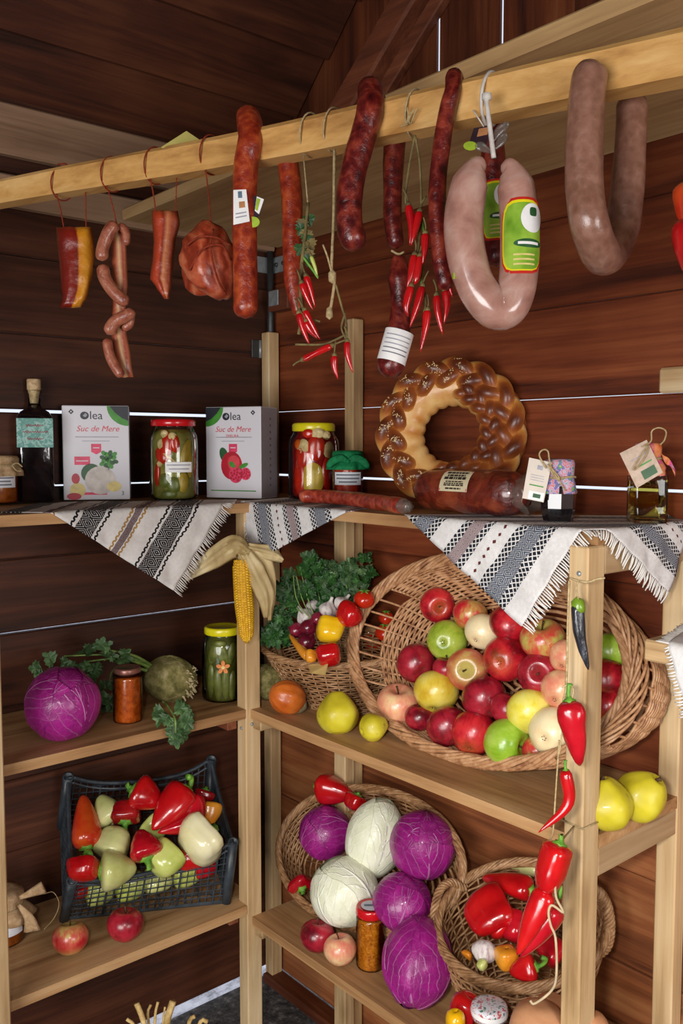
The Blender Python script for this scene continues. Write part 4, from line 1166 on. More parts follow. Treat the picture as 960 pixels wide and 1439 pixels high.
g = Geo(); v = []; f = []; tn = []
for i in range(120):
    a = 2 * math.pi * i / 120
    for k in range(20):
        b = 2 * math.pi * k / 20
        R_ = .104 + .043 * math.cos(b); h = -.012 + .036 * math.sin(b)
        R_ += .004 * math.cos(b) * abs(math.sin(9 * a)) ; h += .002 * nz(a * 5, b * 2)
        v.append(ringpt(a, R_, h)); tn.append(.22 + .2 * nz(a * 4, b) + (.25 if math.cos(b) > .6 else 0))
for i in range(120):
    for k in range(20):
        f.append((i * 20 + k, i * 20 + (k + 1) % 20, ((i + 1) % 120) * 20 + (k + 1) % 20, ((i + 1) % 120) * 20 + k))
g.add(v, f, c=tn); fixn(obj('base_ring', g, M_CRUST, bread))
def braid(R0, A_, Bn, off, m_, r, name, th=(0, 2 * math.pi), tw=0.0):
    out = []
    for k in range(3):
        N = 240; P = []; tone = []
        for i in range(N):
            a = th[0] + (th[1] - th[0]) * i / N
            ph = m_ * a + 2 * math.pi * k / 3
            hh = math.sin(2 * ph)
            e_ = 1 if th[1] - th[0] > 6.2 else min(1, min(i, N - 1 - i) / 14); P.append(ringpt(a, R0 + A_ * math.sin(ph) * e_, off + Bn * hh * e_ - .014 * (1 - e_)))
            tone.append(.40 + .42 * hh + .12 * math.sin(a * 3))
        g = Geo(); tube(g, P, [r * (1 + .1 * nz(i * .1, k)) for i in range(N)], 12, closed=th[1] - th[0] > 6.2, c=tone, flat=1.0, up=bn)
        # crust darkens with height off the ring (baking), crevices stay pale
        for i, q in enumerate(g.v):
            h = (np.array(q) - bc) @ bn
            g.c[i] = .05 + max(0, min(1, (h - (off - .010)) / (Bn + r + .010))) ** 1.7 * (.85 + .3 * nz(q[0] * 30, q[1] * 30, q[2] * 30))
        out.append(obj(name, g, M_CRUST, bread))
    return out
BR = ((.121, .0185, .009, .014, 5, .0150, (0, 2 * math.pi)), (.084, .0125, .007, .019, 6, .0115, (-1.9, 1.5)))
for b_ in BR: braid(*b_[:6], 'braid_strand', th=b_[6])
g = Geo(); q = random.Random(4)
for i in range(1100):
    a = q.uniform(1.2, 4.9); R_ = .121 + q.uniform(-.026, .026)
    # height of the braid surface at that spot
    best = -1
    for k in range(3):
        for (R0, A_, Bn, off, m_, r, _) in BR[:1]:
            ph = m_ * a + 2 * math.pi * k / 3; dr_ = R_ - (R0 + A_ * math.sin(ph))
            if abs(dr_) < r: best = max(best, off + Bn * math.sin(2 * ph) + math.sqrt(r * r - dr_ * dr_))
    if best < 0: continue
    P = ringpt(a, R_, best); d = unit(be1 * q.uniform(-1, 1) + be2 * q.uniform(-1, 1)); w = np.cross(bn, d)
    g.add([P - d * .0022, P + w * .0011, P + d * .0018, P - w * .0011, P + bn * .0011], [(0, 3, 4), (3, 2, 4), (2, 1, 4), (1, 0, 4)])
stuff(obj('sesame_seeds', g, plain('sesame', '#dcc08a', 0.6), bread))

# packed meat loaf
P = [onplane(x, y, (1.205, 0, 0), (1, 0, 0)) for x, y in ((590, 692), (640, 692), (690, 696), (742, 699))]
for i in range(4): P[i][2] = ZT + .041
ml = thing('meat_loaf', 'shrink wrapped dark meat roll with a cream label lying before the bread ring', 'meat', P[1])
M_LOAF = Mat('wrapped_dark_meat', 0.20, 0.6, 0.8); _c = M_LOAF.coord()
M_LOAF.color(M_LOAF.ramp(M_LOAF.noise(_c, 22, 4, .6, .8), [(0.3, '#3a0f0a'), (0.5, '#6a2416'), (0.7, '#8c4224')])); M_LOAF.bump(M_LOAF.noise(M_LOAF.mapping(_c, (1, .5, 1)), 60, 5, .7, 1.5), .7, .005); M_LOAF = M_LOAF.m
g = sausage_geo(P, [.036, .040, .0405, .040, .034], n=28, wr=.05, seed=5)
obj('roll', g, M_LOAF, ml)
e = P[-1]; d = unit(P[-1] - P[-2])
lathe(g2 := Geo(), [(.028, -.012), (.034, .004), (.03, .012)], 20, e, d, fn=lambda a, i, h: 1 + .12 * math.sin(7 * a + i), closed_ends=False)
obj('film_end', g2, M_FILM, ml)
M_CREAMP = plain('cream_label_paper', '#c8bc9a', 0.35, 0.4, 0.3, var=.04); M_BLACKI = plain('black_ink', '#2c2620', 0.5)
cl = (P[1] * .62 + P[2] * .38); dl = unit(P[2] - P[1]); fr = unit(np.cross(dl, ZZ)); fr = fr if fr @ (CAM - cl) > 0 else -fr
def lw(u, b, k=0.0):
    a = b / .0405; return cl + dl * u + (fr * math.cos(a) + ZZ * math.sin(a)) * (.0424 + k)
g = Geo(); patch(g, lambda a, b: lw((a - .5) * .066 * (1 if True else 0), .001 + b * .040), 6, 10)
lb = obj('label', g, M_CREAMP, ml)
for k, (w, b, h) in enumerate(((.05, .036, .0022), (.042, .030, .0020), (.052, .0245, .0026), (.04, .018, .0012), (.046, .0145, .0012), (.046, .0115, .0012), (.036, .006, .0014))):
    g = Geo(); q = random.Random(k); x = -w / 2
    while x < w / 2:
        l = q.uniform(.003, .010); patch(g, lambda a, bb: lw(x + a * min(l, w / 2 - x), b - h + bb * 2 * h, .0004), 2, 1); x += l + .0014
    obj('print', g, M_BLACKI, lb)
for sx in (-1, 1):
    for b in (.002, .036):
        g = Geo(); patch(g, lambda a, bb: lw(sx * (.030 + .002 * a) , b + bb * .004, .0005), 1, 1); obj('corner_mark', g, M_CORAL, lb)

# paper tags
M_KRAFT = mottled('pinkish_kraft_card', [(0.3, '#b09a88'), (0.7, '#c9b4a2')], 80, 0.8, 0.2, bump=0)
def card(parent, corners, mat, name='tag', th=.0008):
    c = np.array(corners); n = unit(np.cross(c[1] - c[0], c[3] - c[0])); n = n if n @ (CAM - c[0]) > 0 else -n
    v = list(c) + list(c - n * th)
    return fixn(obj(name, Geo().add(v, [(0, 1, 2, 3), (7, 6, 5, 4), (0, 4, 5, 1), (1, 5, 6, 2), (2, 6, 7, 3), (3, 7, 4, 0)]), mat, parent, smooth=False)), n
def sub(corners, u0, u1, v0, v1, n, k=.0004):
    c = np.array(corners)
    def q(u, v): return (c[0] * (1 - u) + c[1] * u) * (1 - v) + (c[3] * (1 - u) + c[2] * u) * v + n * k
    return [q(u0, v0), q(u1, v0), q(u1, v1), q(u0, v1)]
def deco(parent, corners, n, spec):
    for (u0, u1, v0, v1, m, nm, k) in spec:
        obj(nm, Geo().add(sub(corners, u0, u1, v0, v1, n, k), [(0, 1, 2, 3)]), m, parent, smooth=False)
# dark jar
M_FLOWER = mottled('flowered_cloth', [(0.30, '#3c7a3a'), (0.42, '#b8b0c8'), (0.47, '#c8543c'), (0.51, '#b8b0c8'), (0.57, '#6a52a0'), (0.64, '#5a9a5a'), (0.72, '#c8b86a')], 90, 0.85, 0.15, bump=0.2, dist=0)
p = shelfpt(786, 1.445, T1 + .003); r = .0275; A_ = facing(p)
j = thing('dark_jar', 'small faceted jar of dark preserve with flowered cloth cap and white tag', 'jar', p)
obj('glass', lathe(Geo(), [(.017, 0), (.024, .002), (.0255, .008), (r, .022), (r * 1.05, .046), (r, .058), (.022, .064)], 8, p, fn=None), plain('dark_preserve', '#0b080c', 0.06, 0.6, 0.8), j, smooth=False)
frill_cap(j, p + ZZ * .056, .0245, .046, M_FLOWER, 1.26, M_TWINE, drop=.026, seed=2, seg=4)
t_ = depth(p) - .034
cor = pp([(744, 643), (776, 650), (764, 706), (734, 700)], t_)
tg, n = card(j, cor, plain('tag_card', '#cfc4b8', 0.7, var=.03))
deco(tg, cor, n, ((.25, .95, .78, .98, M_WHITE, 'printed_panel', .0004), (.45, .8, .83, .93, M_DKGREEN, 'printed_mark', .0006), (.2, .85, .62, .65, M_LEAFG, 'print', .0004), (.2, .8, .38, .395, M_GREYINK, 'print', .0004), (.2, .8, .44, .455, M_GREYINK, 'print', .0004), (.2, .8, .5, .515, M_GREYINK, 'print', .0004)))
deco(tg, cor, n, ((.42, .66, .13, .24, M_GREYINK, 'emblem', .0004),))
g = Geo(); tube(g, spl(pp([(768, 658), (758, 640), (763, 632), (770, 634), (772, 645), (776, 660), (786, 676), (795, 690)], t_ - .003), 30), .0014, 6)
tube(g, spl(pp([(772, 655), (784, 668), (786, 676), (778, 668), (770, 652)], t_ - .004), 16), .0013, 6)
obj('twine', g, M_TWINE, j)
# oil bottle
M_OIL = Mat('golden_oil', 0.05, 0.5); M_OIL.b.inputs['Transmission Weight'].default_value = 0.9; M_OIL.b.inputs['IOR'].default_value = 1.1; M_OIL.color('#e8de98'); M_OIL = clear_glass('golden_oil_clear', '#e9df9a')
M_ORPINK = mottled('orange_pink_cloth', [(0.35, '#c86430'), (0.5, '#d88a5a'), (0.58, '#c03a8a'), (0.68, '#dcd0d4')], 30, 0.85, 0.15, bump=0.2, dist=0)
p = shelfpt(911, 1.425, T1 + .003); fd = unit(tocam(p) + RT * .25); ex = unit(np.cross(ZZ, fd))
j = thing('oil_bottle', 'square bottle of pale golden oil with orange cloth cap and kraft tag', 'bottle', p)
sq = lambda a, i, h: (1 / max(abs(math.cos(a)), abs(math.sin(a)))) ** (.9 if i < 5 else .1)
obj('glass', lathe(Geo(), [(.024, 0), (.0265, .003), (.0265, .074), (.024, .084), (.016, .092), (.012, .098), (.012, .108)], 40, p, fn=sq, side=ex), M_GLASS, j)
obj('oil', lathe(Geo(), [(0, .005), (.024, .005), (.0252, .009), (.0252, .066), (0, .066)], 40, p, fn=lambda a, i, h: (1 / max(abs(math.cos(a)), abs(math.sin(a)))) ** .9, side=ex), M_OIL, j)
frill_cap(j, p + ZZ * .088, .020, .040, M_ORPINK, 1.55, M_TWINE, drop=.026, seed=.6, seg=3)
t_ = depth(p) - .042
cor = pp([(871, 637), (909, 618), (932, 664), (895, 686)], t_)
tg, n = card(j, cor, M_KRAFT)
deco(tg, cor, n, ((.35, .85, .68, .92, M_DKGREEN, 'printed_panel', .0004), (.3, .85, .52, .56, M_LEAFG, 'print', .0004), (.2, .8, .3, .32, M_GREYINK, 'print', .0004)))
g = Geo(); tube(g, spl(pp([(903, 628), (915, 620), (916, 606), (926, 601), (936, 606), (934, 618), (928, 625)], t_ - .003), 24), .0013, 6)
tube(g, spl(pp([(912, 625), (900, 642), (890, 660), (898, 655), (908, 640), (912, 628)], t_ - .003), 20), .0012, 6)
obj('twine', g, M_TWINE, j)
# pink cloth corner sticking out on the right
g = Geo(); patch(g, lambda a, b: at(925 + 24 * a + 6 * b * (1 - a), 628 + 30 * a + 14 * b * (1 - .3 * a) + 3 * math.sin(a * 7), t_ + .02 + .006 * math.sin(9 * a + 4 * b)), 8, 4)
obj('cloth_corner', g, M_ORPINK, j)

# ------------------------------------------------------------------ things hanging on the pole
def loop_over(px, parent, mat=M_REDTWINE, r=.0013, k=1.0):
    """string looped round the pole at px"""
    c, h = polept(px); g = Geo()
    up_ = np.cross(PFR, PD); up_ = up_ if up_[2] > 0 else -up_
    P = [c + PFR * (math.cos(a) * (h * 1.12 + r)) + up_ * (math.sin(a) * (h * 1.17 + r)) + PD * (.004 * math.sin(a)) for a in np.linspace(0, 6.283, 25)[:-1]]
    tube(g, P, r, 6, closed=True)
    obj('string_loop', g, mat, parent)
    return c, h
def hang_string(parent, px, py, t, mat=M_REDTWINE, px0=None):
    c, h = loop_over(px0 or px, parent, mat)
    top = c + PFR * (h * 1.1) * .6 - ZZ * h * .8
    obj('string', tube(Geo(), spl([top, (top + at(px, py, t)) / 2 + RT * .001, at(px, py, t)], 8), .0011, 6), mat, parent)
# bacon slab
def slab_mat(name, stops):
    m = Mat(name, 0.4, 0.5, 0.2); uv = m.n('ShaderNodeUVMap').outputs[0]; sx = m.n('ShaderNodeSeparateXYZ', {0: uv}).outputs[0]
    f = m.math('ADD', sx, m.math('MULTIPLY_ADD', m.noise(m.mapping(m.coord(), (1, 1, .35)), 45, 4, .6), .22, -.11))
    m.color(m.ramp(f, stops)); m.bump(m.noise(m.coord(), 90, 4), .5, .003); return m.m
def slab(parent, L, t, thick, mat, name, seed=0, nv=22):
    """L: left and right px per row from top to bottom"""
    g = Geo(); L = np.array(L, float)
    rows = np.linspace(0, len(L) - 1, nv); K = []
    for w in rows:
        i = min(int(w), len(L) - 2); K.append(L[i] + (L[i + 1] - L[i]) * (w - i))
    n = 14; v = []; uv = []
    for j, (xl, xr, y) in enumerate(K):
        for k in range(2 * n):
            front = k < n; u = k / (n - 1) if front else (2 * n - 1 - k) / (n - 1)
            bulge = math.sqrt(max(0, 1 - (2 * u - 1) ** 4)) * (1 if front else -1)
            e = min(1, min(j, nv - 1 - j) / 1.5)
            q = at(xl + (xr - xl) * u + 1.2 * nz(j * .35, u * 3, seed), y + 2 * nz(u * 4, seed), t - bulge * thick * .5 * (.35 + .65 * e) * (1 + .2 * nz(u * 5, j * .4, seed)))
            v.append(q); uv.append((u, j / nv))
    f = []
    for j in range(nv - 1):
        for k in range(2 * n):
            l = (k + 1) % (2 * n); f.append((j * 2 * n + k, j * 2 * n + l, (j + 1) * 2 * n + l, (j + 1) * 2 * n + k))
    f.append(tuple(range(2 * n))); f.append(tuple(reversed([(nv - 1) * 2 * n + k for k in range(2 * n)])))
    g.add(v, f, uv); return fixn(obj(name, g, mat, parent))
t_ = pdep(106) - .01
s_ = thing('bacon_slab', 'smoked bacon slab, half dark red and half yellow, leftmost on the pole', 'bacon', at(106, 376, t_))
slab(s_, [(79, 128, 319), (80, 132, 338), (83, 132, 365), (85, 129, 395), (87, 121, 420), (84, 113, 432)], t_, .028, slab_mat('smoked_bacon', [(.0, '#5c1008'), (.38, '#7c1c0c'), (.52, '#6c1408'), (.58, '#c07414'), (.8, '#cc8a1e'), (1, '#a85a10')]), 'meat', 1)
hang_string(s_, 90, 322, t_, px0=88); obj('string', tube(Geo(), spl([polept(120)[0] - ZZ * .02, at(121, 322, t_)], 5), .001, 6), M_REDTWINE, s_)
obj('string_end', tube(Geo(), spl([polept(97)[0] + ZZ * .026, polept(92)[0] + ZZ * .033, polept(82)[0] + ZZ * .034], 8), .0016, 6), M_REDTWINE, s_)
# link chain with bacon strip
t_ = pdep(165) - .01
s_ = thing('sausage_links', 'chain of thin twisted sausage links wound round a bacon strip', 'sausage', at(165, 420, t_))
STRIP = slab_mat('streaky_bacon', [(.0, '#7a2c1c'), (.3, '#a85a3c'), (.5, '#c49a70'), (.7, '#8c3a28'), (1, '#a86444')])
slab(s_, [(150, 176, 318), (156, 178, 350), (158, 180, 400), (158, 176, 430), (156, 178, 470), (160, 184, 500), (168, 187, 530)], t_ + .012, .014, STRIP, 'bacon_strip', 2)
for k, (L, r) in enumerate((([(164, 312), (152, 328), (144, 350), (144, 367)], 9), ([(144, 371), (148, 392), (160, 410), (180, 428)], 9), ([(186, 434), (180, 442), (162, 452), (150, 470)], 9), ([(150, 475), (153, 495), (160, 512), (172, 530)], 7), ([(166, 316), (176, 325), (178, 345)], 6), ([(184, 436), (182, 455), (172, 462)], 6))):
    obj('link', sausage_geo(pp(L, t_ - .012 + (.012 if k in (4, 5) else 0)), r * t_ / F, seed=k, m=24), S_LINK, s_)
hang_string(s_, 164, 314, t_, px0=158)
# bacon piece
t_ = pdep(233) - .01
s_ = thing('bacon_strip', 'short reddish bacon strip with a ragged right edge, left of the ham', 'bacon', at(233, 355, t_))
slab(s_, [(213, 250, 296), (214, 253, 310), (216, 247, 340), (214, 245, 365), (211, 242, 392), (222, 240, 408), (231, 237, 420)], t_, .024, slab_mat('cured_bacon', [(.0, '#8a2a14'), (.3, '#a83c1c'), (.42, '#7a2412'), (.55, '#b87048'), (.75, '#8c3c20'), (1, '#6a2414')]), 'meat', 3)
hang_string(s_, 219, 298, t_); obj('string', tube(Geo(), spl([polept(248)[0] - ZZ * .02, at(247, 300, t_)], 5), .001, 6), M_REDTWINE, s_)
# ham
t_ = pdep(292) - .005
s_ = thing('smoked_ham', 'lumpy chunk of smoked orange red ham hanging behind the long sausage', 'ham', at(292, 365, t_))
g = Geo()
def hamfn(a, b):
    th = a * 6.2832; ph = b * 3.1416
    x = math.sin(ph) * math.cos(th); y = -math.cos(ph); z = math.sin(ph) * math.sin(th)
    k = 1 + .22 * nz(x * 1.7 + 3, y * 1.7, z * 1.7) + .06 * nz(x * 5, y * 5, z * 5)
    return at(291 + 42 * x * k + 14 * y * max(0, y), 366 + 54 * y * k + 14 * max(0, x) * max(0, y), t_ + .035 * z * k)
patch(g, hamfn, 36, 24)
M_HAM = Mat('smoked_ham_surface', 0.4, 0.5, 0.2); _c = M_HAM.coord(); _w = M_HAM.n('ShaderNodeTexWave', {'Vector': _c, 'Scale': 16.0, 'Distortion': 7.0, 'Detail': 3.0, 'Detail Scale': 1.4}).outputs['Fac']
M_HAM.color(M_HAM.ramp(M_HAM.math('ADD', M_HAM.math('MULTIPLY', _w, .45), M_HAM.math('MULTIPLY', M_HAM.noise(_c, 30, 4), .55)), [(.25, '#7a2812'), (.45, '#9c3c22'), (.65, '#ac4e30'), (.8, '#bc6a48')])); M_HAM.bump(M_HAM.math('ADD', M_HAM.math('MULTIPLY', _w, .4), M_HAM.noise(_c, 60, 4)), .5, .004); M_HAM = M_HAM.m
obj('meat', g, M_HAM, s_)
g = Geo()
for L in ([(262, 345), (280, 333), (305, 334), (325, 345)], [(266, 380), (285, 350), (312, 345), (324, 366)], [(300, 322), (296, 350), (306, 392), (318, 415)]):
    tube(g, spl(pp(L, [t_ - .030, t_ - .040, t_ - .040, t_ - .03]), 20), .0016, 6)
obj('netting_string', g, M_REDTWINE, s_)
hang_string(s_, 297, 322, t_ - .01)
# tall sausage over the pole with labels
def over_pole(px, right=True, drop_front=None):
    c, h = polept(px); up_ = np.cross(PFR, PD); up_ = up_ if up_[2] > 0 else -up_
    return c, h, up_
def draped(name, label, px, Lf, rpx, mat, Lb=None, seed=0, group=None):
    """sausage bent over the pole: front leg px points from the top down, optional back leg"""
    c, h, up_ = over_pole(px)
    d = depth(c); r = rpx * d / F
    tf = depth(c + PFR * (h + r))
    P = [at(x, y, tf) for x, y in Lf][::-1]
    top = c + up_ * (h * 1.05 + r) ; P += [top]
    bk = c - PFR * (h + r * 1.05)
    if Lb: P += [at(x, y, depth(bk)) for x, y in Lb]
    else: P += [bk - ZZ * .012]
    s_ = thing(name, label, 'sausage', P[0])
    obj('casing', sausage_geo(P, r, seed=seed, m=80), mat, s_)
    return s_, tf, r
s_, tf, r = draped('draped_sausage', 'thick orange red sausage with a white paper tag bent over the pole', 349, [(352, 196), (346, 230), (344, 280), (344, 330), (345, 400), (345, 448)], 17, S_ORANGE, seed=1, Lb=[(362, 210)])
q = sausage_geo
cor = pp([(328, 267), (346, 266), (351, 311), (328, 316)], tf - r * 1.04); tg, n = card(s_, cor, M_WHITE)
M_BLUEI = plain('blue_grey_ink', '#5a7080', .5); M_TAN = plain('tan_ink', '#b0764a', .5)
deco(tg, cor, n, ((.35, .65, .05, .25, M_BLUEI, 'emblem', .0004), (.4, .8, .36, .55, M_TAN, 'printed_mark', .0004), (.15, .85, .68, .72, M_GREYINK, 'print', .0004), (.15, .85, .79, .83, M_GREYINK, 'print', .0004)))
M_PURPLE = plain('dark_purple_label', '#2c1a24', .4, .5, .3); M_LIMEL = plain('lime_label', '#9ab42c', .4, .5, .3)
cor = pp([(348, 274), (364, 276), (366, 302), (351, 312)], tf - r * .6); tg, n = card(s_, cor, M_PURPLE)
cor2 = pp([(361, 276), (371, 280), (364, 301), (358, 296)], tf - r * .7); tg2, n2 = card(s_, cor2, M_WHITE); deco(tg2, cor2, n2, ((.05, .55, .1, .9, M_LIMEL, 'lime_panel', .0005),))
flat(disc(0, 0, .009, .0075), at(356, 312, tf - r * .75), RT, ZZ, M_LIMEL, tg, 'lime_dot')
# thin orange sausage behind the pole
c, h = polept(405); tb = depth(c - PFR * (h + .014))
P = pp([(403, 205), (405, 228), (409, 260), (411, 300), (411, 350), (412, 400), (422, 445)], tb)
s_ = thing('hanging_sausage', 'long slim orange red sausage hanging behind the pole beside the chilli bunch', 'sausage', P[0])
obj('casing', sausage_geo(P, [15.5 * tb / F, 15.5 * tb / F, 15 * tb / F, 14 * tb / F, 12 * tb / F, 9 * tb / F], seed=2), S_ORANGE, s_)
# dark sausage
s_, tf, r = draped('draped_sausage', 'short dark red sausage bent over the middle of the pole', 520, [(521, 152), (511, 190), (498, 235), (491, 280), (492, 320), (503, 352)], 18.5, S_RED, seed=6, Lb=[(530, 165)])
# linked dark sausage behind with white label
c, h = polept(553); tb = depth(c - PFR * (h + .016))
s_ = thing('hanging_sausage', 'dark red knotted sausage with a white label round its lower end', 'sausage', c)
obj('casing', sausage_geo(pp([(556, 185), (554, 210), (552, 260), (552, 310), (558, 350)], tb), [16 * tb / F, 15 * tb / F, 13.5 * tb / F, 13 * tb / F, 11 * tb / F], seed=7, m=40), S_RED, s_)
P = pp([(560, 356), (562, 390), (563, 430), (560, 470), (553, 500), (545, 531)], tb)
obj('casing', sausage_geo(P, [8 * tb / F, 17 * tb / F, 13 * tb / F, 16 * tb / F, 19 * tb / F, 18 * tb / F], seed=8, m=50), S_RED, s_)
obj('knot', tube(Geo(), spl(pp([(550, 352), (560, 357), (568, 354)], tb - .012), 8), .0016, 6), M_TWINE, s_)
ax_ = unit(at(545, 520, tb) - at(562, 460, tb)); c0 = at(557, 483, tb)
g = Geo(); V0 = -unit(c0 - CAM); s1 = unit(np.cross(ax_, V0)); V1 = np.cross(s1, ax_)
if V1 @ V0 < 0: V1 = -V1
Rl = 20.5 * tb / F
patch(g, lambda a, b: c0 - ax_ * 17 * tb / F + ax_ * (b * 45 * tb / F) + s1 * (Rl * math.cos(a * 3.6 - .25)) + V1 * (Rl * math.sin(a * 3.6 - .25)), 20, 2)
lb = obj('label', g, M_WHITE, s_)
for k in range(5):
    g = Geo(); patch(g, lambda a, b: c0 - ax_ * 17 * tb / F + ax_ * ((.18 + .14 * k + b * .035) * 45 * tb / F) + s1 * ((Rl + .0005) * math.cos(a * 1.9 + .65)) + V1 * ((Rl + .0005) * math.sin(a * 1.9 + .65)), 10, 1)
    obj('print', g, M_GREYINK if k < 3 else M_PRINT, lb)
# slim sausage
s_, tf, r = draped('draped_sausage', 'very slim dark red sausage bent over the pole left of the pale ring', 638, [(637, 126), (628, 160), (620, 210), (615, 260), (615, 310), (620, 365), (628, 408)], 12, S_RED, seed=9, Lb=[(645, 140)])
# pale ring
t_ = pdep(693) - .055
s_ = thing('ring_sausage', 'pale pinkish ring sausage with a green label hanging by a white tie', 'sausage', at(693, 330, t_))
rr = 27.5 * t_ / F
P = pp([(684, 232), (670, 236), (659, 262), (652, 305), (654, 350), (666, 395), (684, 424), (702, 437), (718, 427), (727, 398), (731, 350), (729, 300), (725, 262), (716, 238), (704, 232)], t_)
obj('casing', sausage_geo(P, [10 * t_ / F, 26 * t_ / F] + [27.5 * t_ / F] * 9 + [26 * t_ / F, 10 * t_ / F], seed=10, wr=.025, n=24, m=90), S_PINK, s_)
M_GREENL = Mat('lime_green_label', 0.25, 0.5, 0.5); M_GREENL.color(M_GREENL.ramp(M_GREENL.noise(M_GREENL.coord(), 30, 3), [(.3, '#5c8c1c'), (.7, '#9cc044')])); M_GREENL = M_GREENL.m
def wraplabel(parent, x0, y0, x1, y1, t, rpx, a0, a1, mats, rim=True):
    """label round a nearly upright sausage leg between two px points"""
    p0 = at(x0, y0, t); p1 = at(x1, y1, t); ax = unit(p1 - p0); L = np.linalg.norm(p1 - p0)
    V0 = -unit(p0 - CAM); s1 = unit(np.cross(ax, V0)); s1 = s1 if s1 @ RT > 0 else -s1; V1 = unit(V0 - ax * (V0 @ ax)); R_ = rpx * t / F
    def P(a, b, k=0): th = a0 + (a1 - a0) * a; return p0 + ax * (b * L) + (s1 * math.sin(th) + V1 * math.cos(th)) * (R_ + k)
    def shape(nm, par, m, u0, u1, v0, v1, k, rnd_=.5):
        g = Geo()
        def fn(a, b):
            th = 2 * math.pi * a; x = b * math.cos(th); y = b * math.sin(th)
            e = 4.0 if rnd_ < .4 else 2.0
            s_ = (abs(math.cos(th)) ** e + abs(math.sin(th)) ** e) ** (-1 / e)
            return P((u0 + u1) / 2 + (u1 - u0) / 2 * b * s_ * math.cos(th), (v0 + v1) / 2 + (v1 - v0) / 2 * b * s_ * math.sin(th), k)
        patch(g, fn, 28, 4); return obj(nm, g, m, par)
    lb = shape('label', parent, mats[0], -.06, 1.06, -.06, 1.06, .0006, .3)
    shape('label_band', lb, M_YELLID, -.02, 1.02, -.02, 1.02, .0009, .3)
    shape('label_panel', lb, M_GREENL, .03, 1.0, .02, 1.0, .0012, .3)
    shape('label_disc', lb, M_WHITE, .46, 1.02, .03, .46, .0015)
    shape('emblem', lb, M_DKGREEN, .66, .84, .09, .22, .0018, .3)
    shape('name_plate', lb, M_DKGREEN, .30, 1.03, .55, .68, .0015)
    g = Geo(); patch(g, lambda a, b: P(.40 + .5 * a, .595 + .04 * b, .0018), 8, 1); obj('print', g, M_WHITE, lb)
    for k in range(3):
        g = Geo(); patch(g, lambda a, b: P(.3 + .5 * a, .77 + .07 * k + .025 * b, .0015), 8, 1); obj('print', g, M_CREAMINK, lb)
M_REDRIM = plain('red_label_rim', '#c0241c', .3, .5, .4)
wraplabel(s_, 731, 292, 730, 386, t_, 28.2, -.9, 1.15, (M_REDRIM,))
g = Geo(); patch(g, lambda a, b: at(636 + 5 * a, 332 + 60 * b, t_ - .004 - .006 * math.sin(3.1 * a)), 4, 8); obj('label_edge', g, M_LIMEL, s_)
M_WTIE = plain('white_cord', '#c9c2ba', .6)
loop_over(690, s_, M_WTIE, .0022)
g = Geo(); tube(g, spl(pp([(683, 136), (686, 160), (690, 190), (694, 222)], t_ - .0), 14), .003, 8); lathe(g, [(0, -.006), (.006, -.003), (.006, .003), (0, .006)], 10, at(684, 136, t_))
obj('tie', g, M_WTIE, s_)
g = Geo()
for L in ([(692, 200), (700, 186), (716, 172)], [(693, 210), (703, 200), (712, 186)], [(690, 214), (680, 208), (668, 203)]):
    tube(g, spl(pp(L, t_ + .004), 8), [.002, .003, .004, .005, .006, .006, .005, .002], 8, flat=.3)
obj('casing_end', g, M_FILM, s_)
# second labelled sausage hidden behind
t2 = pdep(693) + .05
s_ = thing('hanging_sausage', 'dark sausage with a green label mostly hidden behind the pale ring', 'sausage', at(696, 300, t2))
obj('casing', sausage_geo(pp([(690, 150), (692, 200), (696, 260), (698, 320), (700, 376)], t2), 17 * t2 / F, seed=12), S_RED, s_)
wraplabel(s_, 696, 262, 698, 338, t2, 17.6, -1.2, 1.2, (M_REDRIM,))
cor = pp([(666, 180), (688, 176), (684, 205), (656, 212)], pdep(670) - .03)
tg_ = thing('paper_tag', 'dark purple paper tag with a lime oval hanging above the pale ring', 'tag', cor[0])
tg, n = card(tg_, cor, M_PURPLE, 'card'); deco(tg, cor, n, ((.35, .95, .08, .45, M_TAN, 'printed_mark', .0004),))
flat(disc(0, 0, .0085, .0055), at(661, 205, pdep(670) - .031), RT, ZZ, M_LIMEL, tg, 'lime_oval')
obj('string', tube(Geo(), [at(680, 178, pdep(670) - .03), polept(678)[0] + PFR * .03 - ZZ * .02], .0009, 6), M_WTIE, tg_)
# thick grey sausage, both legs over the pole
c, h = polept(835)
tf = depth(c + PFR * (h + .026)); tb = depth(c - PFR * (h + .02)); tm = (tf + tb) / 2
P = pp([(834, 84)], tf - .002) + pp([(830, 100), (824, 150), (821, 210), (822, 270), (830, 320)], tf) + pp([(849, 360)], tm) + pp([(870, 330), (880, 280), (885, 220), (888, 160), (888, 130)], tb)
cap = c + ZZ * (h + .012)
s_ = thing('draped_sausage', 'thick grey brown sausage bent in a long loop over the right of the pole', 'sausage', P[6])
obj('casing', sausage_geo([P[0]] + P[1:], [25 * tf / F, 26 * tf / F, 26.5 * tf / F, 27 * tm / F, 25 * tb / F, 22 * tb / F, 21 * tb / F], seed=13, wr=.025, n=24, m=90), S_GREY, s_)
# red vegetable at the right edge
t_ = .98
s_ = thing('red_pepper_string', 'bright red peppers on a string cut by the right frame edge', 'pepper', at(975, 320, t_))
for k, (x, y, rx) in enumerate(((978, 292, 34), (974, 345, 34), (992, 325, 30))):
    pepper(at(x + 4, y - 36, t_), at(x, y + 48, t_), rx * t_ / F, 'orange' if k == 0 else 'red', CONE, stem=ZZ * .02, parent=s_, name='pepper')
obj('string', tube(Geo(), spl([at(984, 262, t_), polept(985)[0] + PFR * .03], 5), .0012, 6), M_TWINE, s_)
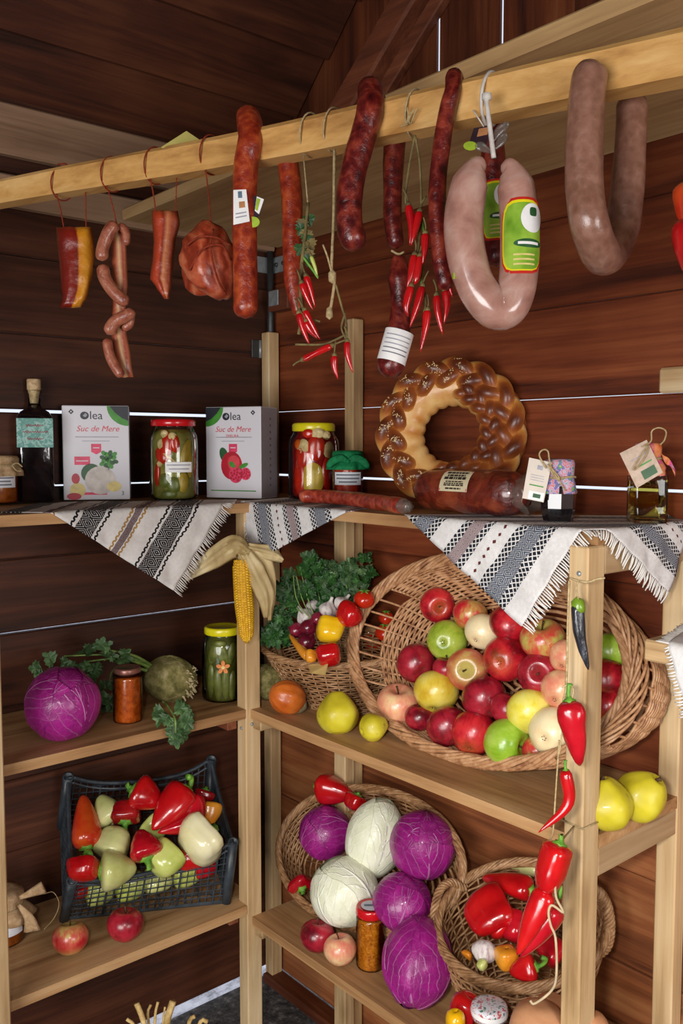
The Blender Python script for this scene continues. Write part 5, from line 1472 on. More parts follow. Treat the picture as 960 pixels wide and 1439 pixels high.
# price tag on top of the pole
t_ = pdep(257)
cor = [at(228, 212, t_ - .004), at(235, 199, t_ + .004), at(268, 184, t_ + .004), at(284, 202, t_ - .004)]
c, h = polept(257); 
tg, n = card(None, [at(226, 207, t_ - .006), at(262, 184, t_ + .004), at(286, 200, t_ + .004), at(250, 217, t_ - .006)], plain('pale_yellow_card', '#b4a85c', .6, var=.05), 'price_card')
tag(tg, 'pale yellow card lying on top of the pole', 'card')

# chilli bunches
def chili(parent, L, t, r=4.2, kind='red', stem=True):
    P = pp(L, t); C_ = spl(P, 14); s = np.linspace(0, 1, 14)
    R_ = np.interp(s, [q[0] for q in CHIL], [q[1] for q in CHIL]) * r * t / F
    g = Geo(); tube(g, C_, R_, 10, lobe=lambda a, u: 1 + .05 * math.cos(3 * a + u * 6))
    o = obj('chilli', g, PM[kind], parent)
    if stem:
        d = unit(C_[0] - C_[2]); q = Geo(); tube(q, spl([C_[0] - d * .002, C_[0] + d * .010, C_[0] + d * .020 + RT * rnd.uniform(-.004, .004)], 6), .0012, 6)
        lathe(q, [(r * .7 * t / F, -.002), (r * .75 * t / F, .001), (.0014, .005)], 8, C_[0], d); obj('stem', q, M_DRYSTEM, o)
    return o
def stalk(parent, L, t, r=.0016, mat=M_DRYSTEM, name='stalk'):
    return obj(name, tube(Geo(), spl(pp(L, t), 20), r, 6), mat, parent)
t_ = pdep(435) - .03
s_ = thing('chilli_bunch', 'red chilli bunch on a dried stem in front of the slim orange sausage', 'chilli', at(430, 400, t_))
stalk(s_, [(433, 285), (430, 320), (425, 360), (422, 400), (424, 440), (420, 470)], t_, .0026); stalk(s_, [(425, 360), (440, 380), (447, 390)], t_, .0018, M_STEM); stalk(s_, [(424, 430), (430, 445), (450, 452)], t_)
for L in ([(430, 388), (436, 405), (443, 432)], [(424, 398), (430, 415), (440, 436)], [(420, 440), (426, 462), (436, 487)], [(428, 436), (438, 455), (450, 478)], [(430, 452), (436, 464), (446, 476)], [(426, 505), (445, 496), (470, 486)]): chili(s_, L, t_ - .008, 5.0)
chili(s_, [(437, 360), (443, 376), (447, 392)], t_, 3, 'lime')
for k in range(9):
    g = Geo(); leaflet(g, at(428 + rnd.uniform(-4, 6), 300 + k * 7, t_), -ZZ + RT * rnd.uniform(-.6, .6), -unit(FW), .018, k); o = obj('dry_leaf', g, M_DRYSTEM if k % 2 else M_PARSLEY, s_, smooth=False)
loop_over(437, s_, M_TWINE); obj('string', tube(Geo(), [polept(437)[0] + PFR * .02 - ZZ * .03, at(433, 290, t_)], .0011, 6), M_TWINE, s_)
t_ = pdep(470) - .03
s_ = thing('twine_knot', 'knotted length of beige twine hanging beside the first chilli bunch', 'twine', at(468, 380, t_))
loop_over(470, s_, M_TWINE)
obj('twine', tube(Geo(), spl(pp([(470, 210), (469, 300), (467, 350), (466, 378), (470, 395), (466, 425), (463, 440)], t_), 40), .0022, 6), M_TWINE, s_)
g = Geo(); lathe(g, [(0, -.010), (.005, -.007), (.0055, .004), (0, .010)], 10, at(467, 388, t_)); lathe(g, [(0, -.009), (.005, -.005), (.004, .006), (0, .009)], 10, at(463, 440, t_)); tube(g, spl(pp([(466, 382), (460, 360), (454, 344)], t_ - .002), 8), .0014, 6)
obj('knot', g, M_TWINE, s_)
s2_ = thing('chilli_sprig', 'few red chillies on a dry forked twig hanging by the wall post', 'chilli', at(470, 490, t_))
stalk(s2_, [(472, 400), (480, 430), (487, 455), (486, 478)], t_); stalk(s2_, [(486, 470), (470, 478), (452, 484), (415, 484)], t_); stalk(s2_, [(485, 440), (480, 460), (486, 476)], t_)
for L in ([(488, 480), (489, 500), (496, 524)], [(470, 500), (470, 515), (475, 533)], [(466, 486), (445, 496), (425, 507)]): chili(s2_, L, t_ - .006, 5.0)
t_ = pdep(590) - .035
s_ = thing('chilli_bunch', 'larger bunch of glossy red chillies hung between two dark sausages', 'chilli', at(592, 400, t_))
stalk(s_, [(583, 190), (590, 230), (592, 300), (588, 360), (598, 420), (596, 440)], t_); stalk(s_, [(583, 190), (574, 240), (570, 280), (575, 295)], t_); stalk(s_, [(592, 300), (596, 340), (592, 400)], t_, .0016, M_STEM); stalk(s_, [(610, 330), (618, 380), (622, 410)], t_)
for L in ([(574, 288), (578, 315), (576, 345)], [(590, 297), (584, 322), (578, 345)], [(598, 328), (597, 350), (594, 372)], [(583, 358), (578, 385), (572, 405)], [(594, 402), (586, 430), (576, 460)], [(578, 402), (571, 430), (574, 445)], [(601, 436), (598, 460), (591, 495)], [(614, 415), (616, 440), (622, 470)], [(627, 375), (630, 395), (636, 418)], [(626, 408), (628, 430), (624, 455)], [(590, 360), (586, 390), (582, 400)]): chili(s_, L, t_ - .008 * (1 + rnd.random()), 6.0)
loop_over(584, s_, M_TWINE, .0015)
g = Geo(); 
for k in range(5): tube(g, spl([polept(584 + k * 2)[0] + PFR * .030 - ZZ * .022, polept(584)[0] + PFR * .036 + PD * rnd.uniform(-.02, .02) - ZZ * rnd.uniform(.0, .03)], 4), .0009, 5)
obj('bow', g, M_TWINE, s_)
# ------------------------------------------------------------------ corn cob hung on the middle post
t_ = 1.905
cn = thing('corn_cob', 'yellow corn cob with dry husk hanging on the middle post', 'corn', at(346, 850, t_))
k_ = t_ / F
g = Geo(); C_ = spl(pp([(340, 786), (342, 830), (345, 870), (347, 904)], t_), 40); s = np.linspace(0, 1, 40)
R_ = np.interp(s, [0, .08, .5, .85, 1], [11, 13, 13, 10, 3]) * k_
tube(g, C_, R_ * .86, 14); obj('core', g, plain('corn_core', '#b88a1c', .6), cn)
g = Geo(); T_, N_, B_ = frames(C_)
for row in range(16):
    a = 2 * math.pi * row / 16
    for j in range(34):
        u = (j + .5 + .25 * (row % 2)) / 34.5 * 38; i = int(u)
        d = N_[i] * math.cos(a) + B_[i] * math.sin(a); w = np.cross(T_[i], d)
        c = C_[i] + (C_[min(39, i + 1)] - C_[i]) * (u - i) + d * R_[i] * .86; q = R_[i] * .185; l = 1.45 * k_ * (1 + .12 * nz(row * 3.3, j * 2.7))
        top = d * (.17 * R_[i] + .0005)
        v = [c - w * q - T_[i] * l, c + w * q - T_[i] * l, c + w * q + T_[i] * l, c - w * q + T_[i] * l]
        v += [p_ + top + (c - p_) * .35 for p_ in v]
        g.add(v, [(0, 1, 5, 4), (1, 2, 6, 5), (2, 3, 7, 6), (3, 0, 4, 7), (4, 5, 6, 7)])
stuff(obj('kernels', g, mottled('corn_kernel', [(.3, '#b8820e'), (.6, '#d8a81c'), (.8, '#e4bc3c')], 120, .3, .5, .3, bump=0), cn))
M_HUSK = mottled('dry_husk', [(.3, '#8f7648'), (.55, '#b9a478'), (.75, '#cfc09a')], 16, .7, .3, 0, .35, 60, (1, 1, .5))
def husk(L, W, t0, t1, curl=.012, seed=0):
    L = spl(np.array([(a, b, 0) for a, b in L], float), 16); W = np.interp(np.linspace(0, 1, 16), np.linspace(0, 1, len(W)), W); g = Geo()
    dT = np.gradient(L, axis=0)
    def fn(a, b):
        u = b * 15; i = min(14, int(u)); f_ = u - i
        c = L[i] * (1 - f_) + L[i + 1] * f_; d = unit(dT[i] * (1 - f_) + dT[i + 1] * f_); w = W[i] * (1 - f_) + W[i + 1] * f_; x = (a - .5) * 2
        px = c[0] - d[1] * x * w; py = c[1] + d[0] * x * w
        return at(px, py, t0 + (t1 - t0) * b - curl * (1 - x * x) + .004 * math.sin(x * 7 + b * 5 + seed) + .003 * math.sin(b * 14 + seed))
    patch(g, fn, 9, 26); o = obj('husk', g, M_HUSK, cn)
    m = o.modifiers.new('thickness', 'SOLIDIFY'); m.thickness = .0008
husk([(350, 778), (330, 768), (300, 785), (258, 812)], [7, 17, 15, 6], 1.895, 1.90, seed=1)
husk([(345, 775), (328, 770), (305, 779), (278, 792)], [5, 14, 14, 5], 1.90, 1.91, seed=5)
husk([(346, 772), (358, 800), (372, 835), (374, 868)], [6, 15, 14, 4], 1.90, 1.895, seed=2)
husk([(350, 772), (368, 795), (378, 830), (379, 872)], [6, 17, 10, 3], 1.915, 1.905, seed=3)
husk([(348, 768), (374, 776), (388, 782), (398, 788)], [6, 11, 9, 3], 1.91, 1.91, seed=4)
husk([(343, 790), (336, 774), (333, 762), (336, 752)], [5, 6, 5, 2], 1.90, 1.91, seed=6)

# ------------------------------------------------------------------ left shelves
def sit(px, pyb, r, z):          # base centre of an upright round thing whose front foot shows at pyb
    p = onplane(px, pyb, (0, 0, z), (0, 0, 1)); p = p - tocam(p) * r; p[2] = z; return p
def celery_leaf(g, c, d, s, seed, n=3):
    q = random.Random(seed); d = unit(d)
    for k in range(n):
        dd = unit(d + RT * q.uniform(-.9, .9) + ZZ * q.uniform(-.5, .5) + FW * q.uniform(-.5, .3))
        leaflet(g, c + dd * s * .1, dd, unit(-FW + ZZ * q.uniform(.1, .9) + RT * q.uniform(-.5, .5)), s * q.uniform(.75, 1.1), seed + k)
p, r = ballrest(88, 988, 52, T2L)
cabbage(p, r, r * .97, (.15, .55, .7), M_REDCAB, 'round red cabbage on the left middle shelf beside the orange spread jar', 7, 3)
# celeriac lying down, root towards the right
cz, rr = ballrest(238, 954, 33, T2L)
ce = thing('celeriac', 'knobbly celeriac root with leafy stalks lying behind the orange spread jar', 'celeriac', cz)
M_CELER = Mat('celeriac_skin', 0.8, 0.2); _c = M_CELER.coord(); _x = M_CELER.n('ShaderNodeSeparateXYZ', {0: _c}).outputs[0]
M_CELER.color(M_CELER.ramp(M_CELER.noise(_c, 40, 5, .7), [(.3, '#4c4a26'), (.5, '#7c7444'), (.72, '#a89c72')])); M_CELER.bump(M_CELER.noise(_c, 90, 5, .7), .9, .006); M_CELER = M_CELER.m
def rootball(parent, c, r, seed, sx=1.15):
    g = Geo(); patch(g, lambda a, b: c + np.array([0, 0, 1]) * (-math.cos(b * 3.1416) * r * .97 * (1 + .10 * nz(a * 9 % 9, b * 5, seed))) + (RT * math.cos(a * 6.2832) * sx + FW * math.sin(a * 6.2832)) * r * math.sin(b * 3.1416) * (1 + .09 * nz(math.cos(a * 6.28) * 2.5 + seed, math.sin(a * 6.28) * 2.5, b * 5)), 36, 24)
    return obj('root', g, M_CELER, parent)
rootball(ce, cz, rr, 2)
g = Geo(); q = random.Random(8)
for k in range(46):
    d = unit(RT * q.uniform(.55, 1) + ZZ * q.uniform(-.75, .35) - FW * q.uniform(-.4, .6)); c = cz + d * rr * 1.05
    tube(g, spl([c - d * .004, c + d * .004 + ZZ * q.uniform(-.003, .003), c + d * q.uniform(.006, .012) + ZZ * q.uniform(-.008, .004)], 5), [.0028, .0026, .0022, .0016, .0008], 5)
stuff(obj('rootlets', g, mottled('pale_rootlet', [(.3, '#8a7a50'), (.7, '#c4b48c')], 60, .8), ce))
tz = depth(cz) - .02
for k, L in enumerate(([(212, 938), (190, 930), (165, 925), (120, 930)], [(212, 940), (185, 925), (150, 920), (90, 922)], [(214, 936), (190, 922), (160, 915), (130, 912)], [(214, 944), (185, 938), (160, 940), (152, 965)])):
    obj('stalk', tube(Geo(), spl(pp(L, [tz, tz - .03, tz - .06, tz - .07]), 16), [.0045 - .0002 * i for i in range(16)], 7), mottled('celery_stalk', [(.3, '#4f6c2c'), (.7, '#86a050')], 40, .5, bump=0) if k == 0 else bpy.data.materials['celery_stalk'], ce)
for i, (x, y, s_, dx, dy) in enumerate(((60, 938, .034, -1, -.3), (80, 930, .036, -.6, .3), (98, 925, .038, -.3, -.8), (110, 930, .046, .3, -.5), (118, 918, .036, .5, .3), (95, 940, .03, -.4, -1), (130, 930, .04, .3, -.9), (150, 925, .036, .6, .2), (140, 915, .034, .2, .5), (168, 925, .034, .8, .1), (150, 955, .036, 0, -1), (155, 975, .036, -.2, -1), (148, 985, .034, .3, -1), (75, 945, .03, -.8, -.6), (125, 945, .034, .1, -1))):
    g = Geo(); celery_leaf(g, at(x, y, tz - .075 - .012 * (i % 3)), RT * dx + ZZ * dy, s_ * .85, i * 7, 3); obj('leaf', g, M_GREENS, ce, smooth=False)
spg = thing('celery_sprig', 'green celery leaf sprig hanging over the left middle shelf edge', 'herb', at(245, 1010, 1.86))
obj('stalk', tube(Geo(), spl(pp([(228, 985), (236, 992), (246, 1010), (247, 1030)], [1.95, 1.9, 1.85, 1.85]), 12), .0022, 6), bpy.data.materials['celery_stalk'], spg)
for i, (x, y, s_, dx, dy) in enumerate(((232, 996, .036, -.7, -.5), (242, 994, .034, .6, .2), (252, 1000, .036, .8, -.4), (244, 1010, .036, -.5, -.9), (250, 1018, .038, .5, -.9), (246, 1028, .036, 0, -1), (238, 1003, .034, -.3, -1), (256, 1008, .03, .9, -.5))):
    g = Geo(); celery_leaf(g, at(x, y, 1.875 - .004 * i), RT * dx + ZZ * dy, s_, 100 + i * 5, 2); obj('leaf', g, M_GREENS, spg, smooth=False)
M_ORSPREAD = mottled('orange_pepper_spread', [(.3, '#8c3208'), (.55, '#bc5410'), (.75, '#cc6c22')], 110, .25, .5, .4, bump=.2)
M_ORCHUNK = mottled('chunky_orange_spread', [(.3, '#7c3a08'), (.5, '#b8680e'), (.7, '#d08c2c')], 120, .25, .5, .4, bump=.3, dist=1)
p = sit(180, 1019, .031, T2L); r = 20.5 * depth(p) / F
j = thing('spread_jar', 'jar of orange spread without visible label beside the red cabbage', 'jar', p)
glass_jar(j, p, r, .108, .94, .9, .97, M_ORSPREAD); lid(j, p + ZZ * .103, r * .92, .016, plain('dull_lid', '#8c5c50', .35, .5, .2, Metallic=.5))
p = sit(314, 989, .045, T2L); r = 29.5 * depth(p) / F; A_ = facing(p)
j = thing('cucumber_jar', 'jar of pickled cucumbers with yellow lid and orange flower sticker', 'jar', p)
glass_jar(j, p, r, .166, .80, .86, .93, plain('green_brine', '#4c4e1e', .25, .5, .3, var=.2), gap=.0085); lid(j, p + ZZ * .155, r * .86, .018, M_YELLID)
M_CUKE = mottled('pickled_cucumber', [(.3, '#4e5420'), (.7, '#7c7c36')], 40, .35, bump=.4, bscale=90)
for a, z, w, h, ro in ((-.75, .05, .012, .04, .05), (-.3, .042, .012, .036, -.06), (.15, .05, .011, .04, .02), (.55, .04, .012, .034, .05), (-.55, .115, .014, .026, .5), (0, .112, .016, .028, -.4), (.5, .115, .012, .026, .2), (-.2, .138, .02, .008, 0)): piece(j, p, r, A_ + a, z, w, h, M_CUKE, ro, 'cucumber')
M_OFLOWER = plain('orange_sticker', '#d07a34', .5); fd = tocam(p); c = p + fd * (r + .0015) + ZZ * .086 ; ex = np.cross(ZZ, fd)
st = flat(disc(0, 0, .004, n=12), c + fd * .0004, ex, ZZ, M_CREAMINK, j, 'flower_sticker')
for k in range(5): flat(disc(.0095 * math.cos(k * 1.2566 + .3), .0095 * math.sin(k * 1.2566 + .3), .0068, .0045, 12, k * 1.2566 + .3), c, ex, ZZ, M_OFLOWER, st, 'petal')

# plastic crate of peppers on the bottom left shelf
M_CRATE = Mat('dark_plastic', 0.42, 0.5); M_CRATE.color(M_CRATE.ramp(M_CRATE.noise(M_CRATE.coord(), 30, 3), [(.3, '#1c2126'), (.7, '#3a434a')])); M_CRATE = M_CRATE.m
fl_, fr_ = at(101, 1239, 1.90), at(327, 1186, 2.03)
bl_, br_ = at(95.6, 1094, 2.02), at(297, 1070, 2.16)
flb, frb = at(90, 1290, 1.972), at(318, 1268, 2.045)
flb[2] = frb[2] = T3L + .003
dL_, dR_ = (bl_ - fl_) * .9, (br_ - fr_) * .9
blb, brb = flb + dL_, frb + dR_
cx_ = unit((fr_ - fl_) + (br_ - bl_)); cy_ = unit((bl_ - fl_) + (br_ - fr_)); cy_ = unit(cy_ - cx_ * (cy_ @ cx_)); czz = np.cross(cx_, cy_)
cc = (fl_ + fr_ + bl_ + br_) / 4; hxw = np.linalg.norm(fr_ - fl_) / 2; hyw = np.linalg.norm(bl_ - fl_) / 2; HC = .12
crate = thing('plastic_crate', 'dark plastic mesh crate tilted forward full of red and pale peppers', 'crate', (flb + frb + blb + brb) / 4)
def cp_(x, y, z):
    a, b = (x + 1) / 2, (y + 1) / 2
    top = (fl_ * (1 - a) + fr_ * a) * (1 - b) + (bl_ * (1 - a) + br_ * a) * b
    bot = (flb * (1 - a) + frb * a) * (1 - b) + (blb * (1 - a) + brb * a) * b
    return bot + (top - bot) * z
def bar(a, b, w, g): 
    d = unit(b - a); u = unit(np.cross(d, czz if abs(d @ czz) < .9 else cx_)); v_ = np.cross(d, u)
    P = [a + u * w * i + v_ * w * j_ for i, j_ in ((-1, -1), (1, -1), (1, 1), (-1, 1))] + [b + u * w * i + v_ * w * j_ for i, j_ in ((-1, -1), (1, -1), (1, 1), (-1, 1))]
    g.add(P, [(0, 1, 2, 3), (7, 6, 5, 4), (0, 4, 5, 1), (1, 5, 6, 2), (2, 6, 7, 3), (3, 7, 4, 0)])
for nm, f_, L in (('front_panel', lambda u, z: cp_(u, -1, z), 2 * hxw), ('back_panel', lambda u, z: cp_(u, 1, z), 2 * hxw), ('side_panel', lambda u, z: cp_(-1, u, z), 2 * hyw), ('side_panel', lambda u, z: cp_(1, u, z), 2 * hyw)):
    g = Geo(); dip = .20 if nm in ('front_panel', 'back_panel') else .05
    tp = lambda u: 1 - dip * (1 - min(1, abs(u) ** 3 * 1.3))
    n = int(L / .0155)
    for k in range(n + 1):
        u = -1 + 2 * k / n; bar(f_(u, 0), f_(u, tp(u)), .0011 if k % 5 else .002, g)
    for z in (.02, .13, .24, .35, .46, .57, .68, .79): bar(f_(-1, z), f_(1, z), .0011 if z > .05 else .003, g)
    U = np.linspace(-1, 1, 25); P = np.array([f_(u, tp(u)) for u in U]); tube(g, P, .0062, 6, up=czz, flat=.8)
    P2 = np.array([f_(u, tp(u) - .10) for u in U]); tube(g, P2, .003, 6, up=czz)
    fixn(obj(nm, g, M_CRATE, crate, smooth=False))
g = Geo()
for k in range(13): bar(cp_(-1 + k / 6, -1, 0), cp_(-1 + k / 6, 1, 0), .0016, g)
for k in range(9): bar(cp_(-1, -1 + k / 4, 0), cp_(1, -1 + k / 4, 0), .0016, g)
obj('bottom_panel', g, M_CRATE, crate, smooth=False)
for sx in (-1, 1):
    for sy in (-1, 1):
        a, b = cp_(sx, sy, 0), cp_(sx, sy, 1.02); g = Geo(); tube(g, [a, b], [.011, .012], 10); lathe(g, [(.012, 0), (.013, .003), (.009, .004), (.008, -.006), (0, -.006)], 14, b, czz)
        obj('corner_post', g, M_CRATE, crate)
crn = czz; crc = cc
def inc(px, py, d=0.0): return onplane(px, py, crc - czz * .020, czz) - unit(at(px, py, 1) - CAM) * d
def cpep(stem_end, tip, w, kind, prof, label, d=0.0, d2=None, bend=(0, 0, 0), stem=None, lobes=3, dl=.08):
    a = inc(*stem_end, d); b = inc(*tip, d if d2 is None else d2); r = w * 1.13 * depth(a) / F
    return pepper(a, b, r, kind, prof, bend, stem, label, 'peppers in the plastic crate', lobes, dl)
V0 = -FW
cpep((122, 1192), (117, 1117), 19, 'orange', CONE, 'long red pepper with orange tint standing at the left end of the crate', .01, stem=RT * .010 - ZZ * .012 + V0 * .012)
cpep((119, 1206), (116, 1238), 20, 'red', BELL, 'small red pepper with hooked stem in the front left crate corner', .03, stem=RT * .016 + ZZ * .010 + V0 * .012, lobes=4)
cpep((160, 1156), (140, 1118), 20, 'pale', CONE, 'pale green pepper at the back left of the crate', .0)
cpep((176, 1156), (178, 1126), 19, 'dark', BELL, 'dark red pepper with its stem facing out at the crate centre', .02, stem=-ZZ * .012 + V0 * .018 + RT * .006, lobes=4)
cpep((150, 1205), (170, 1165), 22, 'pale', BELL, 'pale white-green pepper behind the front pale ones', .005)
cpep((141, 1224), (192, 1220), 25, 'pale', CONE, 'broad pale pepper lying against the front left crate rim', .03, stem=RT * -.008 + V0 * .008)
cpep((207, 1207), (196, 1166), 20.5, 'crimson', CONE, 'red pepper pointing up with a long green stem at the crate front', .045, stem=RT * .006 - ZZ * .016 + V0 * .014)
cpep((246, 1192), (215, 1224), 22, 'lime', BELL, 'yellow-green pepper right of the stemmed red pepper at the front', .02)
cpep((187, 1110), (228, 1130), 22, 'red', CONE, 'red pepper lying at the top of the crate with stem to the left', .045, stem=RT * -.008 + ZZ * .012)
cpep((263, 1110), (214, 1166), 22, 'red', LONG, 'largest long red pepper lying across the top of the crate', .06, .06, stem=ZZ * .030 + RT * .001)
cpep((272, 1118), (222, 1170), 16, 'crimson', LONG, 'curved red pepper bent round at the right top of the crate', .055, .055, bend=RT * .035 - ZZ * .015)
cpep((289, 1110), (284, 1125), 13, 'dark', BELL, 'small round dark red pepper in the back right crate corner', .01, .0, stem=V0 * .008)
cpep((296, 1168), (262, 1196), 31, 'cream', BELL, 'large cream bell pepper over the front right rim of the crate', .05, stem=V0 * .014 + ZZ * .004, lobes=4, dl=.1)
cpep((294, 1130), (292, 1162), 17, 'amber', CONE, 'orange pepper behind the large cream pepper', .005)
cpep((250, 1200), (300, 1205), 20, 'red', CONE, 'red pepper under the cream pepper at the crate front', -.01)
cpep((208, 1150), (230, 1175), 16, 'lime', BELL, 'yellow pepper mostly covered under the long red ones', -.01)
for k, (x, y, w, kd, lb) in enumerate(((140, 1252, 20, 'lime', 'yellow pepper seen through the crate mesh, front left'), (183, 1243, 22, 'lime', 'yellow pepper seen through the mesh left of centre'), (222, 1238, 20, 'pale', 'pale pepper seen through the mesh right of centre'), (262, 1226, 20, 'lime', 'yellow-green pepper seen low through the right half of the mesh'), (240, 1215, 16, 'red', 'red pepper seen through the mesh below the front rim'), (288, 1216, 17, 'crimson', 'red pepper seen through the mesh at the right end'), (112, 1250, 15, 'red', 'red pepper seen through the mesh at the left corner'))):
    c = at(x, y, depth(cp_((x - 210) / 120, -1, .5)) + w * 2 / F + .004)
    r = w * depth(c) / F * .9
    pepper(c - cx_ * r * 1.1, c + cx_ * r * 1.1, r, kd, BELL, label=lb, group='peppers in the plastic crate')
p, r = ballrest(99, 1318, 25, T3L); apple('stripe', p, r, (.0, .95, .25), 'red apple with long stem left of the other one before the crate')
p, r = ballrest(176, 1299, 25.5, T3L); apple('dark', p, r, (.1, .9, .4), 'red apple just before the crate front, right of its neighbour')
# covered jar at the left edge
p = sit(4, 1337, .05, T3L); r = .047
j = thing('covered_jar', 'jar under beige burlap cover at the left end of the lowest shelf', 'jar', p)
glass_jar(j, p, r, .075, .9, .86, .92, M_JAM); label_on(j, p, r, facing(p) + .25, .75, .025, .052, M_LABELP, 0)
frill_cap(j, p + ZZ * .058, r * .92, .052, M_BURLAP, 1.45, M_TWINE, drop=.028, seed=2, seg=5)
for k, (L, w) in enumerate((([(28, 1262), (45, 1255), (62, 1248)], 9), ([(26, 1272), (40, 1290), (44, 1308)], 12))):
    g = Geo(); L_ = spl(pp(L, depth(p) - .05), 8); tube(g, L_, np.linspace(.004, w * 1.8 / F, 8), 10, flat=.35, lobe=lambda a, u: 1 + .2 * math.cos(3 * a))
    obj('cloth_tail', g, M_BURLAP, j)
obj('string_end', tube(Geo(), spl(pp([(62, 1256), (75, 1254), (83, 1270), (76, 1290), (62, 1306)], [depth(p) - .05, depth(p) - .03, depth(p) - .02, depth(p) - .02, depth(p) - .03]), 20), .0009, 5), M_TWINE, j)
# straw bundle on the floor
tz = 1.62
sw = thing('straw_bundle', 'upright ends of dry straw and stalks at the bottom frame edge', 'straw', at(232, 1470, tz))
M_STRAW = mottled('straw', [(.3, '#8a6a34'), (.7, '#cdb27a')], 60, .7, .2); q = random.Random(5)
for L, w in (([(213, 1500), (203, 1440), (192, 1410)], 4), ([(228, 1500), (234, 1440), (243, 1407)], 5), ([(216, 1500), (218, 1430), (222, 1408)], 2), ([(222, 1500), (208, 1430), (212, 1412)], 2), ([(225, 1500), (230, 1430), (232, 1415)], 1.5), ([(250, 1520), (265, 1440), (274, 1428)], 3), ([(262, 1520), (280, 1440), (292, 1436)], 3), ([(200, 1500), (190, 1445), (178, 1432)], 2.5)):
    o = obj('straw', tube(Geo(), spl(pp(L, tz + q.uniform(-.03, .03)), 8), w * tz / F, 7), M_STRAW, sw)

# ------------------------------------------------------------------ wicker
def wick(name, cols, rough=.55): return mottled(name, [(.3, cols[0]), (.5, cols[1]), (.75, cols[2])], 50, rough, .4, .1, .2, 160)
W1 = wick('peeled_willow', ('#84563a', '#b6875e', '#d2aa84')); W2 = wick('brown_willow', ('#6a4526', '#98704a', '#bc9670'))
def basket(name, label, c, a, b, base_c, ka, kb, rings, stakes, sr, mat, rimr, bulge=.0, samples=4, base=True, s_from=.06, skip=None, rimw=9, hole=(), hole_s=0):
    """rim ellipse c + a cos + b sin, tapering to a smaller base ellipse"""
    c, a, b, base_c = [np.array(x, float) for x in (c, a, b, base_c)]; ax = base_c - c
    root = thing(name, label, 'basket', base_c)
    out_ = lambda th: unit(a * math.cos(th) * (1 / (a @ a)) + b * math.sin(th) * (1 / (b @ b)))
    def P(th, s, k=0.0):
        f_ = s + 0.0
        q = (c + ax * s) + a * math.cos(th) * (1 + (ka - 1) * s) + b * math.sin(th) * (1 + (kb - 1) * s)
        return q + out_(th) * (bulge * math.sin(math.pi * min(1, s)) + k)
    g = Geo(); N = stakes * samples
    for i in range(rings):
        s = s_from + (1 - s_from) * (i + .5) / rings
        pts = []
        for j_ in range(N):
            th = 2 * math.pi * j_ / N
            w = math.cos(math.pi * j_ / samples + math.pi * i) * sr * .85
            pts.append(P(th, s, w) + unit(ax) * (.3 * sr * nz(i * 1.7, j_ * .35)))
        rad = [sr * (1 + .2 * nz(i * 2.3, j_ * .2)) for j_ in range(N)]
        if hole and s < hole_s:
            ok = [all(abs((2 * math.pi * j_ / N - h0 + math.pi) % (2 * math.pi) - math.pi) > hw_ for h0, hw_ in hole) for j_ in range(N)]
            st_ = next(j_ for j_ in range(N) if ok[j_] and not ok[j_ - 1]); run = []
            for j_ in list(range(st_, st_ + N)) + [None]:
                if j_ is not None and ok[j_ % N]: run.append(j_ % N)
                else:
                    if len(run) > 2: tube(g, [pts[q_] for q_ in run], [rad[q_] for q_ in run], 5)
                    run = []
        else: tube(g, pts, rad, 5, closed=True)
    stuff(obj('weave', g, mat, root))
    g = Geo()
    for j_ in range(stakes):
        th = 2 * math.pi * j_ / stakes; tube(g, [P(th, s) for s in np.linspace(0, 1, 8)], sr * .95, 5)
    stuff(obj('stakes', g, mat, root))
    if base:
        g = Geo()
        for i in range(12):
            k = (i + .5) / 12
            tube(g, [base_c + (a * math.cos(th) * ka + b * math.sin(th) * kb) * k + unit(ax) * (sr * .8 * math.cos(math.pi * (j_ // 2) + math.pi * i)) for j_, th in enumerate(np.linspace(0, 2 * math.pi, 48, endpoint=False))], sr * 1.3, 5, closed=True)
        for j_ in range(12):
            th = math.pi * j_ / 6; tube(g, [base_c, base_c + a * math.cos(th) * ka + b * math.sin(th) * kb], sr, 5)
        stuff(obj('base', g, mat, root))
    # plaited rim: strands wound round the edge
    for k in range(rimw):
        turns = 9; pts = []; M_ = 240
        for i in range(M_):
            th = 2 * math.pi * i / M_; ph = turns * th + 2 * math.pi * k / rimw + .5 * nz(k * 3.1, i * .04)
            rr_ = rimr * (.75 + .1 * nz(k, i * .05))
            pts.append(P(th, 0) + out_(th) * rr_ * math.cos(ph) - unit(ax) * (rr_ * .9 * math.sin(ph) - rimr * .2))
        obj('rim_strand', tube(Geo(), pts, sr * 1.55, 6, closed=True), mat, root)
    return root, P
# big tipped apple basket
AC = np.array([1.2856, 1.122, 1.0893]); AA = np.array([.0059, -.3646, .0184]) * .925; AB = np.array([.0611, .0106, .1911]) * .965
an_ = unit(np.cross(AA, AB)); an_ = an_ if an_[0] > 0 else -an_
ABc = AC + an_ * .10 + np.array([-.02, -.095, -.004])
abk, AP_ = basket('apple_basket', 'large wicker basket tipped on its side spilling apples forward', AC, AA, AB, ABc, .80, .74, 33, 40, .0027, W1, .0125, .012, hole=((math.pi, .62), (0.0, .55)), hole_s=.42, rimw=9)
